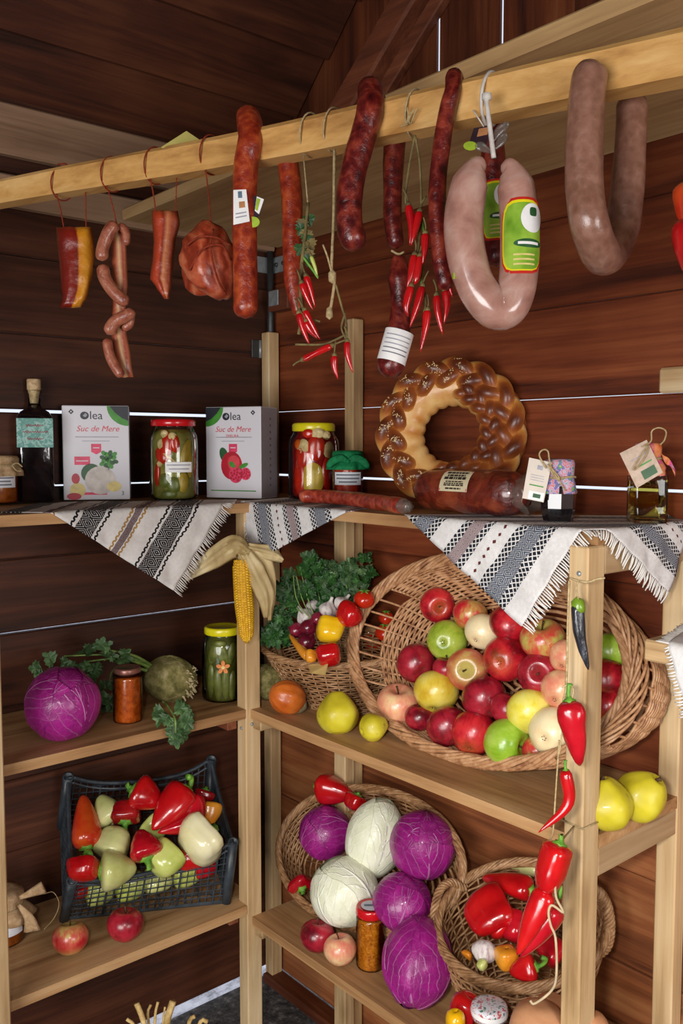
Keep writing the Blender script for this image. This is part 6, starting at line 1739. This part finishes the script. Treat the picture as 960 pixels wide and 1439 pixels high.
# its right handle end: loose wrapped strands
g = Geo()
for k in range(7):
    ph = k * .9; L = []
    for u in np.linspace(-.85, .95, 40):
        q0 = AC + AA * math.cos(u) * 1.02 + AB * math.sin(u) * 1.02
        L.append(q0 + np.array([-.002, -.012, 0]) + an_ * (.015 * math.sin(ph + u * 6)) + unit(AA) * (.012 * math.cos(ph + u * 6)))
    tube(g, L, .0028, 6)
stuff(obj('end_binding', g, W1, abk))
def appl(x, y): return onplane(x, y, (1.256, 1.1, .93), (1, 0, -.45))
AL = [
 ('red', 615, 850, 23.5, (.15, -.2, .95), 'red apple highest in the tipped basket, calyx facing out'),
 ('blush', 661, 864, 23, (.2, .9, -.2), 'red and green blushed apple behind the cream one at the top'),
 ('cream', 678, 888, 24.5, (.4, .5, -.6), 'cream yellow apple under the hanging cloth corner, upper middle of the basket'),
 ('green', 628, 900, 27, (.25, .1, -1), 'green apple with freckled blossom end facing out below the topmost red apple'),
 ('dark', 585, 932, 26, (-.4, .3, -.7), 'plain dark red apple at the far left of the pile'),
 ('stripe', 657, 941, 28, (-.1, .0, 1), 'striped red and green apple with its hollow facing out, middle of the pile'),
 ('dark', 628, 940, 19, (0, .8, .2), 'small red apple peeping between the striped and the dark red apple'),
 ('red', 710, 926, 30, (.3, .2, -.9), 'large shiny red apple right of the striped one'),
 ('red', 716, 877, 27, (-.5, -.6, -.2), 'red apple with yellow patch touching the cloth corner'),
 ('blush', 763, 899, 30, (-.1, .8, .55), 'red apple with green cheek round the stem at the upper right'),
 ('dark', 757, 947, 28, (.0, .1, 1), 'glossy dark red apple with its stem pointing out left of the post'),
 ('yellow', 613, 972, 30, (.1, .8, -.4), 'golden yellow apple beside the peach coloured one at lower left'),
 ('peach', 560, 989, 28.5, (.0, .75, .5), 'peach pink apple at the left rim of the basket'),
 ('dark', 681, 981, 30, (-.3, .6, -.5), 'dark red apple below the striped apple in the middle'),
 ('dark', 590, 1008, 20, (0, .8, .2), 'red apple half hidden behind the peach pink apple'),
 ('dark', 629, 1022, 28, (-.3, .6, -.4), 'dark red apple at the bottom row left'),
 ('red', 666, 1034, 31, (.2, .7, -.5), 'largest red apple in the bottom row left of the bright green one'),
 ('bright', 712, 1045, 33, (.85, -.15, .5), 'bright green apple in the bottom row'),
 ('lemon', 745, 1000, 31, (-.2, .7, -.6), 'yellow apple above the bright green one'),
 ('dark', 714, 996, 24, (.2, .7, .1), 'red apple tucked behind the yellow and green apples'),
 ('cream', 777, 1029, 33, (.4, .3, -.8), 'pale cream apple beside the post in the bottom row'),
 ('blush', 755, 1060, 22, (.5, -.9, .2), 'red apple with green end lowest at the rim by the post'),
 ('peach', 788, 970, 27, (.3, .5, -.6), 'yellow peach apple partly behind the post above the cream one'),
 ('peach', 797, 924, 24, (.3, .5, -.6), 'pink apple half hidden behind the post upper part'),
 ('bright', 858, 915, 24, (.3, .5, -.6), 'green apple glimpsed right of the post'),
 ('red', 855, 956, 29, (.3, .5, -.4), 'red apple glimpsed right of the post under the green one'),
 ('red', 856, 992, 22, (.2, .6, -.4), 'red apple glimpsed through the loose wicker end'),
]
for kd, x, y, rp, axs, lb in AL:
    c = appl(x, y); r = rp * 1.07 * depth(c) / F
    if y > 1050: c = c + unit(c - CAM) * .035 + ZZ * .008
    if c[2] - r < T2 + .006: c = c + ZZ * (T2 + .006 - c[2] + r)
    apple(kd, c, r, axs, lb, 'apples in the tipped basket')

# quinces
M_QUINCE = Mat('quince_skin', 0.45, 0.4, 0.1); _c = M_QUINCE.coord()
M_QUINCE.color(M_QUINCE.mix(M_QUINCE.math('MULTIPLY', M_QUINCE.ramp(M_QUINCE.noise(_c, 22, 4, .6), [(.60, (0, 0, 0, 1)), (.68, (1, 1, 1, 1))]), .6), M_QUINCE.ramp(M_QUINCE.noise(_c, 14, 3), [(.3, '#a89a1c'), (.55, '#c8ba2a'), (.75, '#d6cc4a')]), '#6a5226')); M_QUINCE.bump(M_QUINCE.noise(_c, 35, 3), .15, .004); M_QUINCE = M_QUINCE.m
def quince(c, r, axis, label, seed=0, neck=.3):
    R0, U0, V_ = cam_axes(c); az = unit(R0 * axis[0] + U0 * axis[1] + V_ * axis[2])
    prof = [(math.sin(t) * r * (1 - neck * max(0, math.cos(t)) ** 1.3), math.cos(t) * r * (1.02 + .12 * max(0, math.cos(t)))) for t in np.linspace(0, math.pi, 22)]
    prof = [(q, h - (.22 * r * math.exp(-(q / (r * .2)) ** 2) if h > 0 else -.22 * r * math.exp(-(q / (r * .2)) ** 2))) for q, h in prof]
    g = lathe(Geo(), prof, 26, (0, 0, 0), az, fn=lambda a, i, h: 1 + .05 * math.cos(5 * a + seed) + .06 * nz(math.cos(a) * 1.4 + seed, math.sin(a) * 1.4, h / r))
    g.v = [tuple(np.array(v_) + c) for v_ in g.v]
    o = obj('quince', g, M_QUINCE, origin=c); tag(o, label, 'quince')
    s_ = obj('calyx', tube(Geo(), spl([c + az * r * .80, c + az * r * 1.0, c + az * r * 1.06 + R0 * .004], 5), [.004, .0035, .003, .003, .004], 6), M_APSTEM, o)
    return o
p, r = ballrest(475, 1002, 29.5, T2); quince(p, r, (-.05, .95, -.1), 'lumpy yellow quince standing before the vegetable basket', 1, .35)
p, r = ballrest(525, 1022, 20, T2); quince(p, r, (.8, .3, -.3), 'smaller yellow quince standing close under the apple basket rim', 2)
p, r = ballrest(853, 1130, 36, T2); quince(p, r, (-.2, .9, .3), 'yellow quince partly behind the right post', 3)
p, r = ballrest(901, 1119, 35, T2); quince(p, r, (.6, .7, .4), 'big yellow quince with a brown bruise right of the post', 4, .2)
# small pumpkin and root behind
p, r = ballrest(404, 980, 23, T2)
pk = thing('small_pumpkin', 'small orange turban squash at the left end of the middle shelf', 'pumpkin', p)
M_PUMP = mottled('orange_squash_skin', [(.3, '#a8480f'), (.55, '#c66622'), (.75, '#cf7e3a')], 18, .4, .5, .2, .1, 60)
M_TAUPE = mottled('squash_corky_end', [(.3, '#5c5238'), (.7, '#94886a')], 60, .8, bump=.6)
az = unit(RT * -.75 + ZZ * .35 + V0 * .3)
g = lathe(Geo(), [(math.sin(t) * r, -math.cos(t) * r * 1.18) for t in np.linspace(0, math.pi, 22)], 40, (0, 0, 0), az, fn=lambda a, i, h: 1 + .07 * abs(math.cos(5 * a)) - .03); g.v = [tuple(np.array(v_) + p) for v_ in g.v]
obj('skin', g, M_PUMP, pk); c2 = p - az * r * .72 - ZZ * r * .25
g = Geo(); patch(g, lambda a, b: c2 + (RT * math.cos(a * 6.283) + FW * math.sin(a * 6.283)) * r * .62 * math.sin(b * 3.1416) * (1 + .15 * nz(a * 8, b * 5)) - ZZ * math.cos(b * 3.1416) * r * .5, 20, 12); obj('corky_end', g, M_TAUPE, pk)
cz = at(374, 938, depth(p) + .10); rr = 26 * depth(cz) / F; cz[2] = T2 + rr
ce = thing('celeriac', 'dark celeriac root behind the middle post and the small pumpkin', 'celeriac', cz); rootball(ce, cz, rr, 5, 1.0)
g = Geo(); celery_leaf(g, at(378, 905, depth(cz)), ZZ, .05, 77, 4); obj('leaf', g, M_GREENS, ce, smooth=False)

# vegetable basket with greens behind
VC = np.array([1.285, 1.545, 1.036]); VA = np.array([.072, -.165, .006]); VB = np.array([.066, .029, .030])
vb, VP_ = basket('vegetable_basket', 'small shallow wicker basket of garlic, onions and peppers left of the apples', VC, VA, VB, np.array([1.295, 1.515, T2 + .006]), .56, .62, 22, 34, .0021, W2, .0058, .004, rimw=7)
def twist_handle(parent, L, r, mat, strands=5, sr=.0024, turns=5):
    C_ = spl(L, 60); T_, N_, B_ = frames(C_)
    for k in range(strands):
        pts = [C_[i] + (N_[i] * math.cos(turns * 6.283 * i / 59 + 6.283 * k / strands) + B_[i] * math.sin(turns * 6.283 * i / 59 + 6.283 * k / strands)) * r for i in range(60)]
        obj('handle_strand', tube(Geo(), pts, sr, 6), mat, parent)
tv = depth(VC - VA * .95)
twist_handle(vb, pp([(396, 925), (390, 905), (384, 878), (388, 862), (398, 858), (405, 866)], [tv - .01, tv, tv + .01, tv + .03, tv + .06, tv + .08]), .0042, W2)
def vegp(x, y, d=0.0): return onplane(x, y, (1.215, 1.5, 1.06), (-1.6, 0, 1)) - unit(at(x, y, 1) - CAM) * d
M_GARLIC = Mat('garlic_skin', .5, .4); _c = M_GARLIC.coord(); M_GARLIC.color(M_GARLIC.ramp(M_GARLIC.noise(M_GARLIC.mapping(_c, (3, 3, .8)), 40, 4), [(.3, '#a2868c'), (.5, '#d4cac4'), (.75, '#e6e0d8')])); M_GARLIC = M_GARLIC.m
def garlic(c, r, axis, label, seed=0):
    R0, U0, V_ = cam_axes(c); az = unit(R0 * axis[0] + U0 * axis[1] + V_ * axis[2])
    prof = [(0, -.72), (.3, -.78), (.75, -.55), (1, -.1), (.93, .3), (.6, .68), (.3, .95), (.2, 1.25), (.17, 1.6), (.0, 1.62)]
    pr = spl([(a, b, 0) for a, b in prof], 26)
    g = lathe(Geo(), [(max(0, q[0]) * r, q[1] * r) for q in pr], 36, c, az, fn=lambda a, i, h: 1 + .09 * abs(math.cos(3.5 * a + seed)) * (1 if i < 18 else .3))
    o = obj('garlic_bulb', g, M_GARLIC); return tag(o, label, 'garlic')
for k, (x, y, rp, axs, lb) in enumerate(((429, 866, 13, (-.5, .6, .3), 'garlic bulb lying leftmost in the vegetable basket'), (461, 857, 13, (.3, .9, .2), 'garlic bulb above the yellow bell pepper'), (440, 851, 10.5, (-.3, .9, -.3), 'smaller garlic bulb between the two front bulbs, further back'), (480, 849, 12, (.6, .7, -.2), 'garlic bulb behind on the right by the greens'))):
    c = vegp(x, y, .0 if k < 2 else -.02); garlic(c, rp * depth(c) / F * .93, axs, lb, k)
M_ONION = mottled('red_onion_skin', [(.3, '#4c0a1c'), (.55, '#7c1830'), (.75, '#9c3a4c')], 25, .25, .5, .4, .05, 60)
for k, (x, y, rp, lb) in enumerate(((433, 882, 12, 'red onion right below the leftmost garlic bulb'), (431, 902, 13, 'front red onion left of the yellow bell pepper'), (416, 886, 12, 'red onion at the left rim of the vegetable basket'), (446, 870, 10, 'small red onion between garlic and yellow pepper'))):
    c = vegp(x, y, -.005 * k + .01); r = rp * depth(c) / F
    o = obj('red_onion', lathe(Geo(), [(0, -r * .85), (r * .3, -r * .86), (r * .8, -r * .6), (r, 0), (r * .8, r * .6), (r * .35, r * .92), (r * .1, r * 1.2), (0, r * 1.3)], 24, c, unit(ZZ + RT * rnd.uniform(-1, 1) - V0 * .3)), M_ONION); tag(o, lb, 'onion')
def vpep(a, b, w, kd, prof, lb, d=0.0, stem=None, lobes=3, **k):
    p0, p1 = vegp(*a, d), vegp(*b, d); return pepper(p0, p1, w * depth(p0) / F, kd, prof, label=lb, stem=stem, lobes=lobes, **k)
vpep((466, 870), (461, 902), 20, 'yellow', BELL, 'blocky yellow bell pepper in the middle of the vegetable basket', .025, lobes=4)
vpep((460, 912), (464, 932), 18, 'red', BELL, 'red bell pepper at the front below the yellow one', .03, lobes=4)
vpep((484, 856), (500, 872), 17, 'red', BELL, 'bright red pepper beside the apple basket rim in the vegetable basket', .015)
vpep((433, 924), (405, 890), 7, 'amber', LONG, 'slim orange pepper lying along the left rim', .02)
vpep((437, 915), (437, 930), 8.5, 'amber', BELL, 'tiny orange pepper with a dark stem end at the front rim', .045, stem=V0 * .006)
M_TOMATO = mottled('tomato_skin', [(.3, '#a81c0c'), (.6, '#c42c12'), (.8, '#cf4620')], 18, .22, .5, .5, .03, 40)
for k, (x, y, rp, lb) in enumerate(((512, 842, 15, 'orange red tomato just over the apple basket rim'), (541, 889, 14, 'tomato seen through the gap in the apple basket wicker'), (543, 868, 11, 'darker tomato above the one in the wicker gap'), (519, 888, 12, 'dark tomato with its green star facing out'), (524, 906, 12, 'tomato lowest in the wicker gap'))):
    c = on(x, y, 0, 1.392) if k else vegp(x, y, -.01); r = min(.024, rp * depth(c) / F)
    o = obj('tomato', lathe(Geo(), [(math.sin(t) * r, -math.cos(t) * r * .85 - (.12 * r if t > 3 else 0)) for t in np.linspace(0, math.pi, 18)], 24, c, unit(ZZ * .6 + V0 * (1 if k == 3 else .2)), fn=lambda a, i, h: 1 + .03 * math.cos(5 * a)), M_TOMATO); tag(o, lb, 'tomato')
    az = unit(ZZ * .6 + V0 * (1 if k == 3 else .2)); g = Geo()
    for m_ in range(5):
        d = unit(np.cross(az, RT) * math.cos(m_ * 1.257) + RT * math.sin(m_ * 1.257)); tube(g, [c + az * r * .84, c + az * r * .86 + d * r * .3, c + az * r * .8 + d * r * .55], [.0018, .0018, .0006], 5)
    obj('calyx', g, M_STEM, o)
lbl = thing('paper_slip', 'small ochre paper slip on the front rim of the vegetable basket', 'slip', vegp(447, 940))
cor = [vegp(433, 934, .035), vegp(461, 933, .035), at(457, 949, depth(vegp(455, 945, .045))), at(436, 946, depth(vegp(440, 945, .045)))]
card(lbl, cor, plain('ochre_paper', '#b89a5c', .7, var=.06), 'slip')
pg = thing('parsley_bunch', 'bushy dark green bunch of parsley behind the vegetable basket', 'herb', at(450, 850, 2.10)); q = random.Random(21)
for k in range(150):
    u = q.random(); x = 392 + 125 * u; top = 792 - 8 * math.sin(u * 7) + (28 if u < .25 else 0); y = top + (q.random() ** 1.3) * (90 if u < .35 else 60)
    if x > 490 and y > 832: continue
    if x > 412 and y > 850: continue
    g = Geo(); c = at(x, y, 2.03 + q.uniform(-.03, .03)); celery_leaf(g, c, RT * q.uniform(-1, 1) + ZZ * q.uniform(-.6, 1), .026, k * 3, 3)
    obj('leaf', g, M_PARSLEY if k % 3 else M_GREENS, pg, smooth=False)
for k in range(14):
    x = 400 + 8 * k; obj('stalk', tube(Geo(), spl(pp([(445 + k, 880), (x + 10, 845), (x + q.uniform(-6, 6), 800)], 2.03 + q.uniform(-.03, .03)), 8), .0014, 5), bpy.data.materials['celery_stalk'], pg)
for k in range(16):
    g = Geo(); celery_leaf(g, at(384 + q.uniform(-4, 12), 850 + k * 3, 2.0 + q.uniform(-.02, .04)), RT * q.uniform(-1, .6) - ZZ * q.uniform(0, 1), .028, 400 + k, 3); obj('leaf', g, M_PARSLEY, pg, smooth=False)

# ------------------------------------------------------------------ bottom right shelf
CC_ = np.array([1.2876, 1.437, .576]); CA = np.array([.0266, -.2869, .0444]) * .95; CB = np.array([.0797, .028, .1329]) * .94
cn_ = unit(np.cross(CA, CB)); cn_ = cn_ if cn_[0] > 0 else -cn_
cb_, CP_ = basket('cabbage_basket', 'wicker basket tipped on its side with red and white cabbages', CC_, CA, CB, CC_ + cn_ * .085 + np.array([-.035, 0, -.02]), .86, .80, 15, 34, .0023, W2, .0085, .008)
CN = -cn_
def cabp(x, y, d=0.0): return onplane(x, y, CC_, cn_) - unit(at(x, y, 1) - CAM) * d
def cab(x, y, rx, rz, axs, mat, lb, lv, sd, d=0.0):
    c = cabp(x, y, d); k = depth(c) / F; 
    if c[2] - rz * k < T3 + .003: c = c + ZZ * (T3 + .003 - c[2] + rz * k)
    return cabbage(c, rx * k, rz * k, axs, mat, lb, lv, sd, 'cabbages in the tipped basket')
cab(457, 1170, 37, 36, (-.3, .5, .7), M_REDCAB, 'red cabbage at the upper left of the tipped basket', 6, 11, -.015)
cab(527, 1178, 41, 55, (.25, 1, .25), M_WHITECAB, 'tall white cabbage in the upper middle of the basket', 7, 12, .01)
cab(594, 1187, 46, 50, (.1, .3, .9), M_REDCAB, 'red cabbage at the upper right of the tipped basket', 7, 13, .02)
cab(484, 1252, 49, 46, (-.5, .75, .4), M_WHITECAB, 'white cabbage at the lower left rim of the basket', 7, 14, .045)
cab(566, 1268, 42, 38, (.3, .6, .6), M_REDCAB, 'red cabbage behind the jar and the front cabbage', 6, 15, .03)
t_ = 1.5
d = ray(587, 1352); t_ = (CAM[2] - T3) / (58 / F - d[2]); c = CAM + d * t_
cabbage(c, 50 * t_ / F, 59 * t_ / F, (.1, .95, -.2), M_REDCAB, 'biggest red cabbage standing on the shelf before the basket', 8, 16)
def bpep(a, b, w, kd, prof, lb, d=0.0, stem=None, lobes=3, fn=cabp, dl=.12, d2=None, **k):
    p0, p1 = fn(*a, d), fn(*b, d if d2 is None else d2); return pepper(p0, p1, w * depth(p0) / F, kd, prof, label=lb, stem=stem, lobes=lobes, depthl=dl, **k)
bpep((447, 1104), (496, 1118), 21, 'red', CONE, 'glossy red pepper on top of the cabbage basket with its stem end out', .045, d2=.0, stem=RT * -.004 + V0 * .010)
bpep((503, 1117), (494, 1138), 14, 'red', BELL, 'small red pepper beside the tall white cabbage top', .03, stem=V0 * .006 + ZZ * .003, lobes=4)
bpep((425, 1250), (420, 1235), 17, 'crimson', BELL, 'red pepper at the lower left inside the cabbage basket', .0, stem=V0 * .008 - ZZ * .004, lobes=4)
p, r = ballrest(446, 1315, 24.5, T3); apple('dark', p, r, (.1, .9, .35), 'red apple left of the cream apple on the lowest right shelf')
p, r = ballrest(478, 1334, 23.5, T3); apple('peach', p, r, (-.1, .9, .4), 'cream apple beside the red lidded orange jar')
p = sit(521, 1371, .036, T3); r = 21 * depth(p) / F; A_ = facing(p)
j = thing('relish_jar', 'jar of chunky orange relish with a red lid before the cabbages', 'jar', p)
h_ = 79 * depth(p) / F
glass_jar(j, p, r, h_, .93, .90, .97, M_ORCHUNK); lid(j, p + ZZ * (h_ - .006), r * 1.0, .019, M_REDLID)
flat(disc(0, 0, r * .66, n=24), p + ZZ * (h_ + .0125), RT, FW - ZZ * (FW @ ZZ), M_LABELP, j, 'lid_sticker'); flat([(-.014, -.004), (.014, -.004), (.014, .004), (-.014, .004)], p + ZZ * (h_ + .0129), RT, unit(_fh), M_BLUEI, j, 'sticker_print')

# small two-handled basket of peppers
SK = 1.03
SCc = CAM + (np.array([1.2608, .9779, .6275]) - CAM) * SK; SA = np.array([.0462, -.1607, .0282]) * .95 * SK; SB = np.array([.1143, .045, .0697]) * .90 * SK
sn = unit(np.cross(SA, SB)); sn = sn if sn[2] > 0 else -sn
sb_, SP_ = basket('pepper_basket', 'small two handled wicker basket of red peppers behind the right post', SCc, SA, SB, np.array([1.315, 1.01, T3 + .012]), .60, .56, 17, 32, .0022, W2, .0085, .010)
e0 = SCc - SA * 1.02
twist_handle(sb_, pp([(626, 1345), (613, 1320), (610, 1285), (618, 1252), (634, 1240), (655, 1248)], [depth(e0) - .02, depth(e0) - .015, depth(e0), depth(e0) + .01, depth(e0) + .02, depth(e0) + .03]), .006, W2, 5, .0030, 5)
e1_ = SCc + SA * 1.02
twist_handle(sb_, pp([(832, 1345), (852, 1330), (857, 1300), (852, 1270), (840, 1252), (822, 1250)], [depth(e1_) - .01, depth(e1_), depth(e1_) + .01, depth(e1_) + .015, depth(e1_) + .02, depth(e1_) + .03]), .007, W2, 5, .0034, 5)
def sp(x, y, d=0.0): return onplane(x, y, SCc - sn * .012, sn) - unit(at(x, y, 1) - CAM) * d
bpep((748, 1252), (678, 1233), 18, 'red', CONE, 'red pepper lying across the back of the small basket', .02, stem=V0 * .008 + RT * .004, fn=sp)
bpep((716, 1272), (662, 1306), 29, 'red', BELL, 'broad red pepper on the left of the small basket', .015, fn=sp, bend=ZZ * .008, dl=.2)
bpep((722, 1280), (692, 1318), 20, 'red', CONE, 'second red pepper leaning on the broad one', .01, fn=sp, dl=.16)
bpep((728, 1285), (720, 1322), 18, 'crimson', BELL, 'red pepper in the middle of the small basket', .005, fn=sp)
bpep((754, 1358), (716, 1366), 19, 'red', CONE, 'red pepper at the front rim with a curled green stem', .02, stem=ZZ * .022 + RT * .006 + V0 * .01, fn=sp)
bpep((765, 1350), (790, 1322), 19, 'crimson', BELL, 'red pepper at the right front beside the post', .0, fn=sp)
bpep((760, 1222), (718, 1220), 11, 'pale', LONG, 'pale slim pepper at the back of the small basket', -.01, fn=sp)
bpep((655, 1345), (660, 1338), 8, 'amber', BELL, 'tiny orange pepper at the left inside of the small basket', .01, fn=sp)
c = sp(712, 1347, .02); r = 16 * depth(c) / F; pepper(c + ZZ * r, c - ZZ * r, r, 'amber', BELL, label='small amber pepper right of the garlic in the small basket', lobes=4)
c = sp(681, 1337, .03); garlic(c, 17 * depth(c) / F, (-.15, -.75, .45), 'garlic bulb with green shoot at the front of the small basket', 3)
bpep((681, 1350), (674, 1362), 7, 'lime', BELL, 'small green pepper below the garlic bulb', .035, fn=sp)

# things at the bottom edge
c = at(646, 1418, 1.52); pepper(c + RT * .022 + ZZ * .022, c - RT * .012 - ZZ * .055, 25 * 1.5 / F, 'red', CONE, label='red pepper at the bottom edge beside the flowered lid jar', stem=None)
c = at(640, 1438, 1.47); pepper(c + ZZ * .022, c - ZZ * .07, 14 * depth(c) / F, 'yellow', CONE, label='yellow pepper cut by the bottom edge of the frame')
t_ = 1.49; p = at(688, 1411, t_); ht = p[2] - T3; p[2] = T3; r = 25 * t_ / F
j = thing('flowered_lid_jar', 'jar with a white flowered cloth lid at the bottom edge', 'jar', p)
glass_jar(j, p, r * .95, ht - .004, .95, .9, .97, M_JAM)
M_WFLOWER = mottled('white_flowered_lid', [(.34, '#3c6a4a'), (.42, '#c8c8d0'), (.52, '#dcdce2'), (.62, '#b83a2c'), (.72, '#8a90b0')], 130, .35, .4, .3, bump=0, dist=0)
obj('lid_cover', lathe(Geo(), [(r * 1.02, ht - .020), (r * 1.04, ht - .006), (r * .98, ht - .001), (r * .8, ht + .001), (0, ht + .001)], 32, p, fn=lambda a, i, h: 1 + (.03 * math.sin(9 * a) if i == 0 else 0)), M_WFLOWER, j)
obj('lid_band', lathe(Geo(), [(r * 1.045, ht - .015), (r * 1.055, ht - .008), (r * 1.045, ht - .007)], 32, p, closed_ends=False), M_WHITE, j)
M_SQUASH = mottled('tan_squash_skin', [(.3, '#9c6844'), (.55, '#c08a62'), (.75, '#d0a27c')], 12, .45, .4, .1, .08, 50)
def squash(px, py, t, rpx, label):
    top = at(px, py, t); r = rpx * t / F; H = top[2] - T3; b = top.copy(); b[2] = T3
    prof = [(0, .004), (r * .5, 0), (r * 1.05, H * .12), (r * 1.2, H * .3), (r * 1.08, H * .5), (r * .95, H * .66), (r * .96, H * .8), (r * .8, H * .93), (r * .4, H * .995), (0, H)]
    pr = spl([(a, z, 0) for a, z in prof], 30)
    o = obj('squash', lathe(Geo(), [(max(0, q[0]), q[1]) for q in pr], 36, b, fn=lambda a, i, h: 1 + .02 * math.cos(5 * a)), M_SQUASH); tag(o, label, 'squash')
squash(757, 1412, 1.405, 42, 'tan squash at the bottom edge left of the right post')
squash(775, 1399, 1.47, 26, 'tan squash tucked behind the other, against the post')
squash(834, 1424, 1.39, 26, 'small tan squash right of the right post at the bottom edge')

# ------------------------------------------------------------------ strings of peppers on the right post
tp = 1.245
g_ = thing('pepper_garland', 'string of red peppers and one dark dried pepper hung down the right post', 'pepper', at(800, 1000, tp))
def gp(a, b, w, kd, prof, bend=(0, 0, 0), stem=None, d=0.0, **k):
    p0, p1 = at(*a, tp - d), at(*b, tp - d); pepper(p0, p1, w * tp / F, kd, prof, bend, stem, parent=g_, **k)
gp((811, 848), (827, 941), 9.5, 'black', [(0, .6), (.06, .95), (.2, 1), (.5, .85), (.8, .55), (.95, .3), (1, .1)], bend=RT * -.004, wr=.12)
obj('green_end', lathe(Geo(), [(0, -.004), (9 * tp / F, .002), (9.6 * tp / F, .012), (8.5 * tp / F, .019)], 14, at(811, 842, tp), unit(at(827, 941, tp) - at(811, 848, tp))), plain('dried_green_end', '#6a8a20', .35, .5, .4), g_)
gp((800, 984), (815, 1076), 19.5, 'crimson', CONE, stem=ZZ * .020 + RT * .002, wr=.10, d=.012)
gp((795, 1082), (757, 1170), 9, 'red', CHIL, bend=RT * .022 - ZZ * .004, stem=ZZ * .012, d=.014, sr=.0022)
for L in ([(801, 812), (812, 816), (826, 818), (838, 814), (850, 812)], [(813, 842), (810, 826), (813, 816)], [(800, 816), (798, 880), (796, 960), (792, 985)], [(803, 984), (806, 970), (800, 962), (790, 966)], [(786, 1040), (782, 1100), (780, 1130), (777, 1170), (770, 1185)], [(796, 985), (790, 1030), (786, 1060)]):
    obj('twine', tube(Geo(), spl(pp(L, tp - .012 + (.012 if L[0][1] < 830 else 0)), 16), .0012 if L[0][1] > 830 else .0017, 6), M_TWINE, g_)
g_ = thing('pepper_garland', 'bunch of big glossy red peppers tied with white twine low on the right post', 'pepper', at(765, 1280, tp))
gp((787, 1185), (765, 1254), 21, 'red', BELL, stem=ZZ * .010, d=.03, wr=.05)
gp((770, 1250), (727, 1342), 17, 'red', LONG, d=.028, wr=.06)
gp((782, 1272), (732, 1345), 19, 'crimson', LONG, d=.015, wr=.04)
for L in ([(780, 1240), (782, 1262), (792, 1282), (776, 1272), (771, 1282), (774, 1300), (781, 1320), (782, 1370), (775, 1392), (752, 1410), (745, 1406)],):
    obj('twine', tube(Geo(), spl(pp(L, tp - .045), 50), .0018, 6), plain('pale_twine', '#b8a584', .85, .2), g_)
zt = at(800, 1176, 1.3)[2]
obj('twine', tube(Geo(), [(XF - .002, .745, zt), (XF - .002, .783, zt + .002), (1.158, .783, zt + .001), (1.158, .745, zt)], .0014, 6, closed=True), M_TWINE, g_)
obj('twine', tube(Geo(), spl([at(787, 1184, tp - .03), np.array([XF - .003, .76, zt])], 6), .0014, 6), M_TWINE, g_)
obj('stem', tube(Geo(), spl(pp([(786, 1262), (788, 1250), (787, 1244)], tp - .02), 6), .003, 6), M_STEM, g_)
